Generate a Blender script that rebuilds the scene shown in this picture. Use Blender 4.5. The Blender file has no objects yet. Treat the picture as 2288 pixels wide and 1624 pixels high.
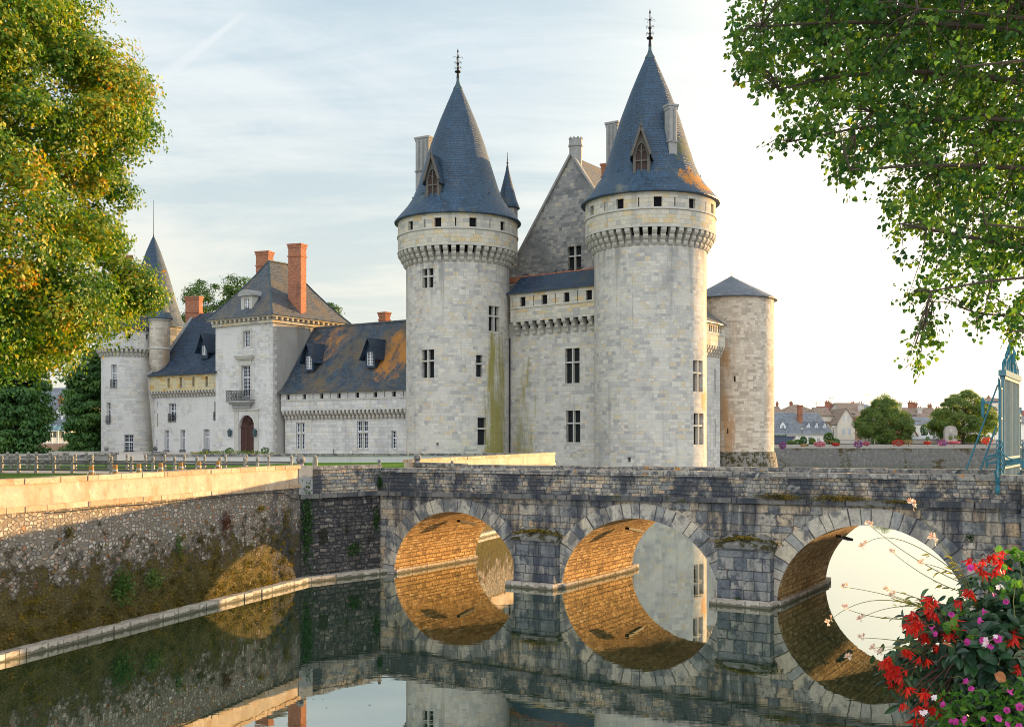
import bpy, math, random
import numpy as np
from mathutils import Vector, Matrix

random.seed(7)
RNG = np.random.default_rng(11)
SC = bpy.context.scene
COL = SC.collection
F, CX, HY, EYE = 2350.0, 1144.0, 975.0, 6.3      # focal length, image centre, horizon and eye height used to survey the place
rad = math.radians
SUN_AZ, SUN_EL = 51.0, 3.9


def P(x, y, Y):
    return Vector(((x - CX) / F * Y, Y, EYE - (y - HY) / F * Y))


def V2(x, y):
    return Vector((x, y))


# ------------------------------------------------------------------ objects
def tag(o, label=None, cat=None, group=None, kind=None):
    if label: o['label'] = label
    if cat: o['category'] = cat
    if group: o['group'] = group
    if kind: o['kind'] = kind
    return o


class Thing:
    def __init__(s, name, label, cat, loc, group=None):
        o = bpy.data.objects.new(name, None)
        COL.objects.link(o)
        o.location = loc
        o.empty_display_size = .3
        tag(o, label, cat, group)
        s.o, s.base = o, Vector(loc)


def copy_tree(o, loc=None, rotz=None, label=None, parent=None):
    c = o.copy()
    COL.objects.link(c)
    if parent: c.parent = parent
    if loc is not None: c.location = loc
    if rotz is not None: c.rotation_euler = (0, 0, rotz)
    if label: c['label'] = label
    for ch in list(o.children):
        copy_tree(ch, parent=c)
    return c


class MB:
    """collects faces (world coordinates) for ONE mesh object"""
    def __init__(s):
        s.v, s.f, s.uv = [], [], []

    def face(s, pts, uv=None):
        n = len(s.v)
        pts = [Vector(p) for p in pts]
        s.v.extend(pts)
        s.f.append(tuple(range(n, n + len(pts))))
        if uv is None:
            nn = Vector((0, 0, 0))
            for i in range(len(pts)):
                a, b = pts[i], pts[(i + 1) % len(pts)]
                nn += a.cross(b)
            if nn.length > 1e-12: nn.normalize()
            if abs(nn.z) > .95:
                uv = [(p.x, p.y) for p in pts]
            else:
                t = Vector((-nn.y, nn.x, 0)).normalized()
                w = nn.cross(t)
                if w.z < 0: w = -w
                uv = [(p.dot(t), p.dot(w)) for p in pts]
        s.uv.extend(uv)

    def hexa(s, b, t):
        """b: 4 bottom points ccw seen from above, t: 4 top points"""
        s.face([b[3], b[2], b[1], b[0]])
        s.face(t)
        for i in range(4):
            j = (i + 1) % 4
            s.face([b[i], b[j], t[j], t[i]])

    def box(s, c, size, rot=0.0):
        c = Vector(c)
        hx, hy, hz = size[0] / 2, size[1] / 2, size[2] / 2
        ca, sa = math.cos(rot), math.sin(rot)
        q = [(-hx, -hy), (hx, -hy), (hx, hy), (-hx, hy)]
        q = [(x * ca - y * sa, x * sa + y * ca) for x, y in q]
        s.hexa([c + Vector((x, y, -hz)) for x, y in q], [c + Vector((x, y, hz)) for x, y in q])

    def beam(s, a, b, w, h, up=Vector((0, 0, 1))):
        a, b = Vector(a), Vector(b)
        d = (b - a).normalized()
        if abs(d.dot(up)) > .98: up = Vector((1, 0, 0))
        r = d.cross(up).normalized() * (w / 2)
        u = r.cross(d).normalized() * (h / 2)
        A = [a - r - u, a + r - u, a + r + u, a - r + u]
        B = [p + (b - a) for p in A]
        s.face([A[0], A[3], A[2], A[1]][::-1][::-1])
        s.face(B)
        for i in range(4):
            j = (i + 1) % 4
            s.face([A[i], A[j], B[j], B[i]])

    def lathe(s, prof, c, n=32, a0=0, a1=None, uvr=None, cap=False):
        """prof: [(r,z)] around the vertical axis through c (z absolute offset)"""
        c = Vector(c)
        full = a1 is None
        if full: a1 = a0 + 2 * math.pi
        L = [0]
        for i in range(1, len(prof)):
            L.append(L[-1] + math.hypot(prof[i][0] - prof[i - 1][0], prof[i][1] - prof[i - 1][1]))
        rm = uvr or max(p[0] for p in prof)
        for k in range(n):
            t0, t1 = a0 + (a1 - a0) * k / n, a0 + (a1 - a0) * (k + 1) / n
            for i in range(len(prof) - 1):
                (r0, z0), (r1, z1) = prof[i], prof[i + 1]
                pts, uv = [], []
                for r, z, t, l in ((r0, z0, t0, L[i]), (r0, z0, t1, L[i]), (r1, z1, t1, L[i + 1]), (r1, z1, t0, L[i + 1])):
                    if r < 1e-5 and pts and (pts[-1] - (c + Vector((0, 0, z)))).length < 1e-6: continue
                    pts.append(c + Vector((r * math.cos(t), r * math.sin(t), z)))
                    uv.append((t * rm, l))
                if len(pts) >= 3 and (pts[0] - pts[-1]).length < 1e-6:
                    pts.pop(); uv.pop()
                if len(pts) >= 3: s.face(pts, uv)

    def tube(s, pts, radii, n=8):
        pts = [Vector(p) for p in pts]
        if not hasattr(radii, '__len__'): radii = [radii] * len(pts)
        rings = []
        up = Vector((.3, .2, 1)).normalized()
        for i, p in enumerate(pts):
            d = (pts[min(i + 1, len(pts) - 1)] - pts[max(i - 1, 0)])
            if d.length < 1e-9: d = Vector((0, 0, 1))
            d.normalize()
            u = up if abs(d.dot(up)) < .97 else Vector((1, 0, 0))
            a = d.cross(u).normalized()
            b = d.cross(a)
            rings.append([p + (a * math.cos(2 * math.pi * k / n) + b * math.sin(2 * math.pi * k / n)) * radii[i] for k in range(n)])
        for i in range(len(rings) - 1):
            for k in range(n):
                j = (k + 1) % n
                s.face([rings[i][k], rings[i + 1][k], rings[i + 1][j], rings[i][j]])
        s.face(rings[0]); s.face(rings[-1][::-1])

    def ball(s, c, r, n=14, m=9, sz=1.0):
        c = Vector(c)
        s.lathe([(r * math.sin(math.pi * i / m), -r * sz * math.cos(math.pi * i / m)) for i in range(m + 1)], c, n)

    def build(s, name, mat, parent=None, smooth=False, merge=False):
        me = bpy.data.meshes.new(name)
        base = parent.base if isinstance(parent, Thing) else (parent['_b'] if parent is not None and '_b' in parent else (0, 0, 0))
        base = Vector(base)
        n = len(s.v)
        me.from_pydata([tuple(p - base) for p in s.v], [], s.f)
        uvl = me.uv_layers.new(name='UVMap')
        uvl.data.foreach_set('uv', np.array(s.uv, dtype=np.float32).ravel())
        if mat is not None:
            me.materials.append(mat)
        if smooth or merge:
            import bmesh
            bm = bmesh.new(); bm.from_mesh(me)
            bmesh.ops.remove_doubles(bm, verts=bm.verts, dist=1e-4)
            if smooth:
                for f in bm.faces: f.smooth = True
            bmesh.ops.recalc_face_normals(bm, faces=bm.faces)
            bm.to_mesh(me); bm.free()
            if smooth and smooth is not True:
                me.set_sharp_from_angle(angle=rad(smooth))
        o = bpy.data.objects.new(name, me)
        COL.objects.link(o)
        if parent is not None:
            o.parent = parent.o if isinstance(parent, Thing) else parent
        o['_b'] = tuple(base)
        return o


def mesh_np(name, co, faces_per, mat, parent=None, uv=None, normals=None):
    """co: (N, k, 3) polygons of k corners"""
    co = np.asarray(co, dtype=np.float32)
    N, k, _ = co.shape
    base = np.array(parent.base if isinstance(parent, Thing) else (parent['_b'] if parent is not None and '_b' in parent else (0, 0, 0)), dtype=np.float32)
    me = bpy.data.meshes.new(name)
    me.vertices.add(N * k)
    me.vertices.foreach_set('co', (co - base).ravel())
    me.loops.add(N * k)
    me.loops.foreach_set('vertex_index', np.arange(N * k, dtype=np.int32))
    me.polygons.add(N)
    me.polygons.foreach_set('loop_start', np.arange(0, N * k, k, dtype=np.int32))
    me.polygons.foreach_set('loop_total', np.full(N, k, dtype=np.int32))
    ul = me.uv_layers.new(name='UVMap')
    if uv is not None:
        ul.data.foreach_set('uv', np.asarray(uv, dtype=np.float32).ravel())
    me.update(calc_edges=True)
    me.validate()
    me.materials.append(mat)
    o = bpy.data.objects.new(name, me)
    COL.objects.link(o)
    if parent is not None:
        o.parent = parent.o if isinstance(parent, Thing) else parent
    o['_b'] = tuple(float(x) for x in base)
    return o


# ------------------------------------------------------------------ surveyed walls: mapf(u, v, depth) -> point
class Wall:
    """vertical plane through O along d (2-D unit, running to the right as seen from the photo side)"""
    def __init__(s, O, d, off=0.0):
        s.d = Vector(d).normalized()
        s.n = Vector((s.d.y, -s.d.x))
        s.O = Vector(O) + s.n * off

    def __call__(s, u, v, dep=0.0):
        p = s.O + s.d * u - s.n * dep
        return Vector((p.x, p.y, v))

    def u(s, x):
        r = (x - CX) / F
        return (r * s.O.y - s.O.x) / (s.d.x - r * s.d.y)

    def Y(s, u):
        return s.O.y + s.d.y * u

    def z(s, x, y):
        return EYE - (y - HY) / F * s.Y(s.u(x))

    def normal(s, u):
        return s.n


class Cyl:
    def __init__(s, C, R):
        s.C, s.R = Vector(C), R
        s.e0 = (-s.C).normalized()
        s.e1 = Vector((-s.e0.y, s.e0.x))
        if s.e1.x < 0: s.e1 = -s.e1

    def __call__(s, u, v, dep=0.0):
        t = u / s.R
        p = s.C + (s.e1 * math.sin(t) + s.e0 * math.cos(t)) * (s.R - dep)
        return Vector((p.x, p.y, v))

    def hit(s, x):
        d = Vector(((x - CX) / F, 1.0)); L = d.length; d /= L
        b = -s.C.dot(d); c = s.C.dot(s.C) - s.R ** 2
        disc = b * b - c
        t = -b - math.sqrt(max(disc, 0))
        return d * t

    def u(s, x):
        p = s.hit(x) - s.C
        return math.atan2(p.dot(s.e1), p.dot(s.e0)) * s.R

    def z(s, x, y):
        return EYE - (y - HY) / F * s.hit(x).y

    def normal(s, u):
        t = u / s.R
        return s.e1 * math.sin(t) + s.e0 * math.cos(t)


def px_hole(m, x0, x1, y0, y1, depth=.35):
    ua, ub = m.u(x0), m.u(x1)
    xm = (x0 + x1) / 2
    return dict(u0=ua, u1=ub, v0=m.z(xm, y1), v1=m.z(xm, y0), d=depth)


def holed(mb, m, u0, u1, v0, v1, holes=(), du=None, vtop=None, flip=False):
    us = {u0, u1}; vs = {v0, v1}
    holes = [h for h in holes if h['v1'] > v0 and h['v0'] < v1]
    for h in holes:
        us |= {h['u0'], h['u1']}; vs |= {max(h['v0'], v0), min(h['v1'], v1)}
    if du:
        k = max(1, int(round((u1 - u0) / du)))
        for i in range(k + 1):
            q = u0 + (u1 - u0) * i / k
            if min(abs(q - x) for x in us) > du * .12: us.add(q)
    us = sorted(x for x in us if u0 - 1e-6 <= x <= u1 + 1e-6); vs = sorted(vs)
    for i in range(len(us) - 1):
        for j in range(len(vs) - 1):
            a, b, c, d = us[i], us[i + 1], vs[j], vs[j + 1]
            um, vm = (a + b) / 2, (c + d) / 2
            if any(h['u0'] < um < h['u1'] and h['v0'] < vm < h['v1'] for h in holes): continue
            mb.face([m(a, c), m(b, c), m(b, d), m(a, d)], [(a, c), (b, c), (b, d), (a, d)])
    for h in holes:
        a, b, c, d, e = h['u0'], h['u1'], h['v0'], h['v1'], h['d']
        mb.face([m(a, c), m(a, d), m(a, d, e), m(a, c, e)], [(a, c), (a, d), (a + e, d), (a + e, c)])
        mb.face([m(b, d), m(b, c), m(b, c, e), m(b, d, e)], [(b, d), (b, c), (b + e, c), (b + e, d)])
        mb.face([m(a, d), m(b, d), m(b, d, e), m(a, d, e)], [(a, d), (b, d), (b, d + e), (a, d + e)])
        mb.face([m(b, c), m(a, c), m(a, c, e), m(b, c, e)], [(b, c), (a, c), (a, c - e), (b, c - e)])


def ubox(mb, m, u0, u1, v0, v1, d0, d1):
    """box in wall space, from depth d0 (outer) to d1"""
    b = [m(u0, v0, d0), m(u1, v0, d0), m(u1, v0, d1), m(u0, v0, d1)]
    t = [m(u0, v1, d0), m(u1, v1, d0), m(u1, v1, d1), m(u0, v1, d1)]
    mb.hexa(b, t)


def window(m, h, style, parent, M, name='window', label=None, bars=4, panes=True):
    """style: cross (stone mullion and transom), transom, sash (white joinery), open, slit, shut"""
    u0, u1, v0, v1, e = h['u0'], h['u1'], h['v0'], h['v1'], h['d']
    w, hh = u1 - u0, v1 - v0
    um = (u0 + u1) / 2
    f = MB(); mat = M['trim']
    if style in ('cross', 'transom', 'crosssash'):
        t = .15
        vt = v0 + hh * .60
        if style != 'transom':
            ubox(f, m, um - t / 2, um + t / 2, v0, v1, .06, e - .02)
            ubox(f, m, u0, um - t / 2, vt - t / 2, vt + t / 2, .065, e - .02)
            ubox(f, m, um + t / 2, u1, vt - t / 2, vt + t / 2, .065, e - .02)
        else:
            ubox(f, m, u0, u1, vt - t / 2, vt + t / 2, .06, e - .02)
        sill = (u0 - .08, u1 + .08, v0 - .14, v0 - .002, -.05, .1)
    elif style == 'sash':
        mat = M['white']
        b = .07; d0, d1 = e - .10, e - .03
        ubox(f, m, u0, u0 + b, v0, v1, d0, d1); ubox(f, m, u1 - b, u1, v0, v1, d0, d1)
        ubox(f, m, u0 + b, u1 - b, v0, v0 + b * 1.3, d0, d1); ubox(f, m, u0 + b, u1 - b, v1 - b, v1, d0, d1)
        if w > .75:
            ubox(f, m, um - .05, um + .05, v0 + b * 1.3, v1 - b, d0 - .01, d1)
            xs = [(u0 + b + um - .05) / 2, (um + .05 + u1 - b) / 2]
        else:
            xs = [um]
        for k in range(1, bars):
            vv = v0 + hh * k / bars
            th = .06 if (bars >= 5 and k == round(bars * .64)) else .017
            ubox(f, m, u0 + b, u1 - b, vv - th, vv + th, d0 + .004, d1 - .006)
        for x in xs:
            ubox(f, m, x - .016, x + .016, v0 + b * 1.3, v1 - b, d0 + .006, d1 - .004)
    elif style == 'open':
        t = .05
        ubox(f, m, u0 - .06, u1 + .06, v0 - .07, v0 - .002, -.05, .12)
    elif style == 'slit':
        ubox(f, m, u0 - .04, u1 + .04, v0 - .05, v0 - .002, -.02, .06)
    o = f.build(name, mat, parent)
    if style in ('cross', 'transom', 'crosssash'):
        f = MB(); ubox(f, m, *sill); f.build('sill', M['trim'], o)
    if label: o['label'] = label
    g = MB()
    dd = e - .015
    if style == 'crosssash':
        q = MB()
        for (a, b) in ((u0, um - .075), (um + .075, u1)):
            for (c, d) in ((v0, v0 + hh * .60 - .075), (v0 + hh * .60 + .075, v1)):
                bb = .06
                ubox(q, m, a, a + bb, c, d, e - .13, e - .05); ubox(q, m, b - bb, b, c, d, e - .13, e - .05)
                ubox(q, m, a + bb, b - bb, c, c + bb, e - .13, e - .05); ubox(q, m, a + bb, b - bb, d - bb, d, e - .13, e - .05)
                n = 4 if d - c > w * .9 else 2
                ubox(q, m, (a + b) / 2 - .025, (a + b) / 2 + .025, c + bb, d - bb, e - .12, e - .06)
                for k in range(1, n):
                    vv = c + (d - c) * k / n
                    ubox(q, m, a + bb, b - bb, vv - .02, vv + .02, e - .118, e - .058)
        q.build('sash', M['white'], o)
    g.face([m(u0, v0, dd), m(u1, v0, dd), m(u1, v1, dd), m(u0, v1, dd)], [(u0, v0), (u1, v0), (u1, v1), (u0, v1)])
    g.build('pane', M['glass' if style in ('sash', 'crosssash') else ('dark' if style in ('open', 'slit') else 'leaded')], o)  # open and slit styles: dark backing painted as the unlit interior
    return o
# ------------------------------------------------------------------ materials
class NT:
    def __init__(s, tree):
        s.t = tree; s.n = tree.nodes; s.l = tree.links

    def new(s, typ, **kw):
        n = s.n.new(typ)
        for k, v in kw.items():
            setattr(n, k, v)
        return n

    def put(s, sock, val):
        if hasattr(val, 'is_linked') or isinstance(val, bpy.types.NodeSocket):
            s.l.new(val, sock)
        elif val is not None:
            if hasattr(sock.default_value, '__len__') and not hasattr(val, '__len__'):
                val = [val] * len(sock.default_value)
            if hasattr(val, '__len__') and len(sock.default_value) == 4 and len(val) == 3:
                val = tuple(val) + (1,)
            sock.default_value = val

    def math(s, op, a, b=None, c=None, clamp=False):
        n = s.new('ShaderNodeMath', operation=op, use_clamp=clamp)
        s.put(n.inputs[0], a)
        if b is not None: s.put(n.inputs[1], b)
        if c is not None: s.put(n.inputs[2], c)
        return n.outputs[0]

    def vmath(s, op, a, b=None):
        n = s.new('ShaderNodeVectorMath', operation=op)
        s.put(n.inputs[0], a)
        if b is not None: s.put(n.inputs[1], b)
        return n.outputs['Value'] if op in ('DOT_PRODUCT', 'LENGTH') else n.outputs[0]

    def ss(s, x, lo, hi, a=0.0, b=1.0):
        n = s.new('ShaderNodeMapRange', interpolation_type='SMOOTHSTEP')
        s.put(n.inputs[0], x); s.put(n.inputs[1], lo); s.put(n.inputs[2], hi); s.put(n.inputs[3], a); s.put(n.inputs[4], b)
        return n.outputs[0]

    def mix(s, f, a, b, mode='MIX'):
        n = s.new('ShaderNodeMix', data_type='RGBA', blend_type=mode)
        s.put(n.inputs[0], f); s.put(n.inputs[6], a); s.put(n.inputs[7], b)
        return n.outputs[2]

    def noise(s, vec, scale=1.0, detail=3.0, rough=.55, dist=0.0):
        n = s.new('ShaderNodeTexNoise')
        s.put(n.inputs['Vector'], vec); s.put(n.inputs['Scale'], scale)
        n.inputs['Detail'].default_value = detail
        n.inputs['Roughness'].default_value = rough
        n.inputs['Distortion'].default_value = dist
        return n

    def ramp(s, f, stops, interp='LINEAR'):
        n = s.new('ShaderNodeValToRGB')
        cr = n.color_ramp; cr.interpolation = interp
        while len(cr.elements) < len(stops): cr.elements.new(.5)
        for e, (p, c) in zip(cr.elements, stops):
            e.position = p; e.color = tuple(c) + (1,)
        s.put(n.inputs[0], f)
        return n.outputs[0]

    def sep(s, v):
        n = s.new('ShaderNodeSeparateXYZ'); s.put(n.inputs[0], v); return n.outputs

    def comb(s, x, y, z):
        n = s.new('ShaderNodeCombineXYZ')
        s.put(n.inputs[0], x); s.put(n.inputs[1], y); s.put(n.inputs[2], z)
        return n.outputs[0]

    def pos(s):
        return s.new('ShaderNodeNewGeometry').outputs['Position']

    def uvm(s):
        return s.new('ShaderNodeUVMap', uv_map='UVMap').outputs[0]

    def bump(s, h, strength, dist):
        n = s.new('ShaderNodeBump')
        s.put(n.inputs['Height'], h); n.inputs['Strength'].default_value = strength; n.inputs['Distance'].default_value = dist
        return n.outputs[0]


def new_mat(name):
    m = bpy.data.materials.new(name); m.use_nodes = True
    nt = NT(m.node_tree)
    p = m.node_tree.nodes['Principled BSDF']
    return m, nt, p


def blocks(nt, bw, bh, mort, warp=0.0, warp_scale=3.0, uv=None):
    uv = uv or nt.uvm()
    if warp:
        nz = nt.noise(nt.pos(), warp_scale, 2.0)
        off = nt.vmath('SCALE', nt.vmath('SUBTRACT', nz.outputs['Color'], (.5, .5, .5)))
        off.node.inputs['Scale'].default_value = warp
        uv = nt.vmath('ADD', uv, off)
    s = nt.sep(uv)
    vr = nt.math('DIVIDE', s[1], bh)
    vr = nt.math('ADD', vr, nt.math('ADD', nt.math('MULTIPLY', nt.math('SINE', nt.math('MULTIPLY', vr, .83)), .30), nt.math('MULTIPLY', nt.math('SINE', nt.math('MULTIPLY', vr, 2.1)), .12)))
    row = nt.math('FLOOR', vr)
    wr = nt.new('ShaderNodeTexWhiteNoise', noise_dimensions='1D'); nt.put(wr.inputs['W'], row)
    wl = nt.new('ShaderNodeTexWhiteNoise', noise_dimensions='1D'); nt.put(wl.inputs['W'], nt.math('ADD', row, 71.3))
    us = nt.math('ADD', nt.math('MULTIPLY', nt.math('DIVIDE', s[0], bw), nt.math('ADD', .78, nt.math('MULTIPLY', wl.outputs['Value'], .5))), nt.math('MULTIPLY', wr.outputs['Value'], 13.7))
    # uneven block lengths: warp the coordinate inside the row
    us = nt.math('ADD', us, nt.math('MULTIPLY', nt.math('SINE', nt.math('MULTIPLY', us, 2.3)), .22))
    col = nt.math('FLOOR', us)
    w = nt.new('ShaderNodeTexWhiteNoise', noise_dimensions='3D'); nt.put(w.inputs['Vector'], nt.comb(col, row, 3.3))
    fu, fv = nt.math('FRACT', us), nt.math('FRACT', vr)
    du = nt.math('MULTIPLY', nt.math('MINIMUM', fu, nt.math('SUBTRACT', 1, fu)), bw)
    dv = nt.math('MULTIPLY', nt.math('MINIMUM', fv, nt.math('SUBTRACT', 1, fv)), bh)
    d = nt.math('MINIMUM', du, dv)
    face = nt.ss(d, mort * .3, mort)
    return w.outputs['Value'], w.outputs['Color'], face


def stain(nt, col, pos, s):
    sc = s.get('scale', (1, 1, 1))
    v = nt.vmath('MULTIPLY', pos, sc)
    if 'seed' in s: v = nt.vmath('ADD', v, (s['seed'], s['seed'] * 1.7, s['seed'] * .6))
    n = nt.noise(v, 1.0, s.get('detail', 4.0), s.get('rough', .6), s.get('dist', 0.0)).outputs['Fac']
    if 'zbias' in s:      # (z_low, bias at z_low, z_high, bias at z_high): shifts how much is covered with height
        z0, b0, z1, b1 = s['zbias']
        z = nt.sep(pos)[2]
        mr = nt.new('ShaderNodeMapRange'); nt.put(mr.inputs[0], z)
        for i, q in zip((1, 2, 3, 4), (z0, z1, b0, b1)): mr.inputs[i].default_value = q
        n = nt.math('ADD', n, mr.outputs[0])
    if 'at' in s:         # a patch round a point of the wall: (x, y, z, rx, rz, strength)
        ax, ay, az, rx, rz, st = s['at']
        q = nt.sep(nt.vmath('SUBTRACT', pos, (ax, ay, az)))
        hx = nt.math('SQRT', nt.math('ADD', nt.math('MULTIPLY', q[0], q[0]), nt.math('MULTIPLY', q[1], q[1])))
        e = nt.math('ADD', nt.math('POWER', nt.math('DIVIDE', hx, rx), 2), nt.math('POWER', nt.math('ABSOLUTE', nt.math('DIVIDE', q[2], rz)), 2))
        n = nt.math('ADD', n, nt.math('MULTIPLY', nt.math('SUBTRACT', 1, e), st, clamp=False))
        n = nt.math('MINIMUM', n, 1.2)
        n = nt.math('MULTIPLY', n, nt.ss(e, 1.15, .8))
    m = nt.math('MULTIPLY', nt.ss(n, s['lo'], s['hi']), s.get('amt', 1.0))
    return nt.mix(m, col, s['col']), m


def stone(name, bw, bh, ramp, mort=(.3, .28, .25), mw=.02, stains=(), bump=.42, bd=.03, warp=0.0, rough=.9, grain=.25, constant=False, wscale=3.0):
    m, nt, p = new_mat(name)
    pos = nt.pos()
    r, rc, face = blocks(nt, bw, bh, mw, warp, wscale)
    col = nt.ramp(r, ramp, 'CONSTANT' if constant else 'LINEAR')
    g = nt.noise(pos, 9.0, 4.0, .7).outputs['Fac']
    col = nt.mix(1.0, col, nt.ramp(g, [(.25, (1 - grain,) * 3), (.75, (1 + grain * .6,) * 3)]), 'MULTIPLY')
    col = nt.mix(face, mort, col)
    for s in stains:
        col, _ = stain(nt, col, pos, s)
    nt.put(p.inputs['Base Color'], col)
    p.inputs['Roughness'].default_value = rough
    p.inputs['Specular IOR Level'].default_value = .2
    h = nt.math('ADD', nt.math('MULTIPLY', face, .7), nt.math('ADD', nt.math('MULTIPLY', g, .5), nt.math('MULTIPLY', r, .25)))
    nt.put(p.inputs['Normal'], nt.bump(h, bump, bd))
    return m


def slate(name, base=(.017, .046, .084), stains=(), rw=.34, rh=.27):
    m, nt, p = new_mat(name)
    pos = nt.pos()
    r, rc, face = blocks(nt, rw, rh, .018)
    v = nt.math('ADD', .6, nt.math('MULTIPLY', r, .8))
    col = nt.mix(1.0, base, nt.comb(v, v, v), 'MULTIPLY')
    n = nt.noise(nt.vmath('MULTIPLY', pos, (.5, .5, .22)), 1.0, 5.0, .65).outputs['Fac']
    col = nt.mix(nt.math('MULTIPLY', nt.ss(n, .45, .75), .55), col, tuple(c * 1.6 + .012 for c in base))
    col = nt.mix(nt.math('MULTIPLY', nt.math('SUBTRACT', 1, face), .5), col, tuple(c * .4 for c in base))
    rb = None
    for s in stains:
        col, mk = stain(nt, col, pos, s)
        rb = mk if rb is None else nt.math('MAXIMUM', rb, mk)
    nt.put(p.inputs['Base Color'], col)
    rr = nt.math('ADD', .42, nt.math('MULTIPLY', r, .2))
    if rb is not None: rr = nt.math('ADD', rr, nt.math('MULTIPLY', rb, .35))
    nt.put(p.inputs['Roughness'], rr)
    p.inputs['Specular IOR Level'].default_value = .45
    nt.put(p.inputs['Normal'], nt.bump(nt.math('ADD', nt.math('MULTIPLY', face, .6), nt.math('MULTIPLY', r, .5)), .8, .05))
    return m


def plain(name, col, rough=.7, var=.2, scale=3.0, metal=0.0, spec=.3, bump=0.0, stains=(), emit=None):
    m, nt, p = new_mat(name)
    pos = nt.pos()
    n = nt.noise(pos, scale, 4.0, .6).outputs['Fac']
    c = nt.mix(n, tuple(x * (1 - var) for x in col), tuple(min(1, x * (1 + var)) for x in col))
    for s in stains: c, _ = stain(nt, c, pos, s)
    nt.put(p.inputs['Base Color'], c)
    p.inputs['Roughness'].default_value = rough
    p.inputs['Metallic'].default_value = metal
    p.inputs['Specular IOR Level'].default_value = spec
    if bump: nt.put(p.inputs['Normal'], nt.bump(n, bump, .05))
    return m


def leafy(name, stops, trans=.35, rough=.5, clump=.5, cscale=.35, spec=.3, tcol=None):
    """leaf colour from the leaf's own random number (UV.x) and a slow drift through the crown"""
    m, nt, p = new_mat(name)
    u = nt.sep(nt.uvm())
    drift = nt.noise(nt.pos(), cscale, 3.0, .6).outputs['Fac']
    f = nt.math('ADD', nt.math('MULTIPLY', u[0], 1 - clump), nt.math('MULTIPLY', nt.ss(drift, .3, .7), clump))
    c = nt.ramp(f, stops)
    nt.put(p.inputs['Base Color'], c)
    p.inputs['Roughness'].default_value = rough
    p.inputs['Specular IOR Level'].default_value = spec
    tr = nt.new('ShaderNodeBsdfTranslucent')
    nt.put(tr.inputs[0], nt.mix(1.0, c, tcol or (1.6, 1.7, .7), 'MULTIPLY'))
    mx = nt.new('ShaderNodeMixShader'); mx.inputs[0].default_value = trans
    out = nt.n['Material Output']
    nt.l.new(p.outputs[0], mx.inputs[1]); nt.l.new(tr.outputs[0], mx.inputs[2]); nt.l.new(mx.outputs[0], out.inputs[0])
    return m


GREY = [(0, (.33, .325, .315)), (.16, (.40, .392, .37)), (.4, (.455, .44, .405)), (.62, (.50, .478, .43)), (.8, (.56, .53, .47)), (.93, (.47, .42, .33)), (1, (.55, .46, .32))]
CREAM = [(0, (.33, .33, .31)), (.2, (.44, .42, .36)), (.45, (.50, .47, .39)), (.7, (.53, .50, .43)), (.86, (.55, .46, .30)), (1, (.50, .38, .22))]
PALE = [(0, (.41, .41, .40)), (.2, (.47, .468, .455)), (.6, (.53, .525, .505)), (.85, (.58, .565, .53)), (1, (.50, .46, .38))]
GREYGABLE = [(0, (.16, .165, .165)), (.3, (.24, .24, .235)), (.6, (.30, .30, .285)), (.85, (.36, .35, .32)), (1, (.42, .38, .30))]
BRIDGE = [(0, (.21, .215, .215)), (.22, (.31, .30, .275)), (.45, (.40, .36, .30)), (.7, (.47, .39, .29)), (.88, (.52, .38, .24)), (1, (.60, .54, .46))]
big_dirt = dict(scale=(.22, .22, .12), lo=.48, hi=.72, col=(.22, .225, .225), amt=.55, detail=5)
streak = dict(scale=(1.1, 1.1, .07), lo=.55, hi=.78, col=(.2, .2, .19), amt=.5, seed=4.2)
runoff = dict(scale=(1.5, 1.5, .07), lo=.54, hi=.72, col=(.19, .19, .18), amt=.6, zbias=(13, -.12, 23.6, .07), seed=41)
damp = dict(scale=(.9, .9, .5), lo=.52, hi=.70, col=(.20, .20, .15), amt=.6, zbias=(.5, .12, 5.5, -.25), seed=44)
patch = dict(scale=(.28, .28, .4), lo=.56, hi=.60, col=(.52, .50, .45), amt=.5, seed=47, detail=2)
rust = dict(scale=(.35, .35, .5), lo=.62, hi=.78, col=(.42, .27, .15), amt=.45, seed=9.1)
DARKB = (.030, .037, .052)

M = {}
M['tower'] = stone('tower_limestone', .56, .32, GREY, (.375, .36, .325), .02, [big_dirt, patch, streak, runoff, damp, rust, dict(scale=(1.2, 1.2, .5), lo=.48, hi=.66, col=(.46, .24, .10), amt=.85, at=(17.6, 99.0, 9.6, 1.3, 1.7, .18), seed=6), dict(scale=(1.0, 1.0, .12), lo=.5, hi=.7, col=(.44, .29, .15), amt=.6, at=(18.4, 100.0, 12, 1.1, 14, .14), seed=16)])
# green-yellow moss run on the flank of the first tower and the curtain beside it (a stain of its own)
MOSS = (.21, .19, .025)
M['tower_moss'] = stone('mossy_tower_limestone', .56, .32, GREY, (.375, .36, .325), .02, [big_dirt, patch, streak, runoff, damp, rust,
    dict(scale=(1.5, 1.5, .13), lo=.5, hi=.74, col=MOSS, amt=.85, at=(-1.6, 106.4, 8.0, 1.9, 12.0, .26), seed=2.0, detail=7, rough=.7),
    dict(scale=(1.0, 1.0, .25), lo=.5, hi=.8, col=(.35, .21, .13), amt=.6, at=(-8.7, 105.6, 20.2, 1.4, 3.2, .1), seed=6.0)])
M['curtain_moss'] = stone('mossy_curtain_limestone', .56, .32, GREY, (.375, .36, .325), .02, [big_dirt, patch, streak, damp, rust,
    dict(scale=(1.3, 1.3, .2), lo=.5, hi=.78, col=MOSS, amt=.75, at=(1.3, 108.1, 7.0, 1.7, 8.5, .15), seed=5.0, detail=6, rough=.7)])
M['cream'] = stone('cream_parapet_limestone', .85, .42, CREAM, (.3, .28, .22), .02, [dict(big_dirt, amt=.4), streak])
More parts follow.
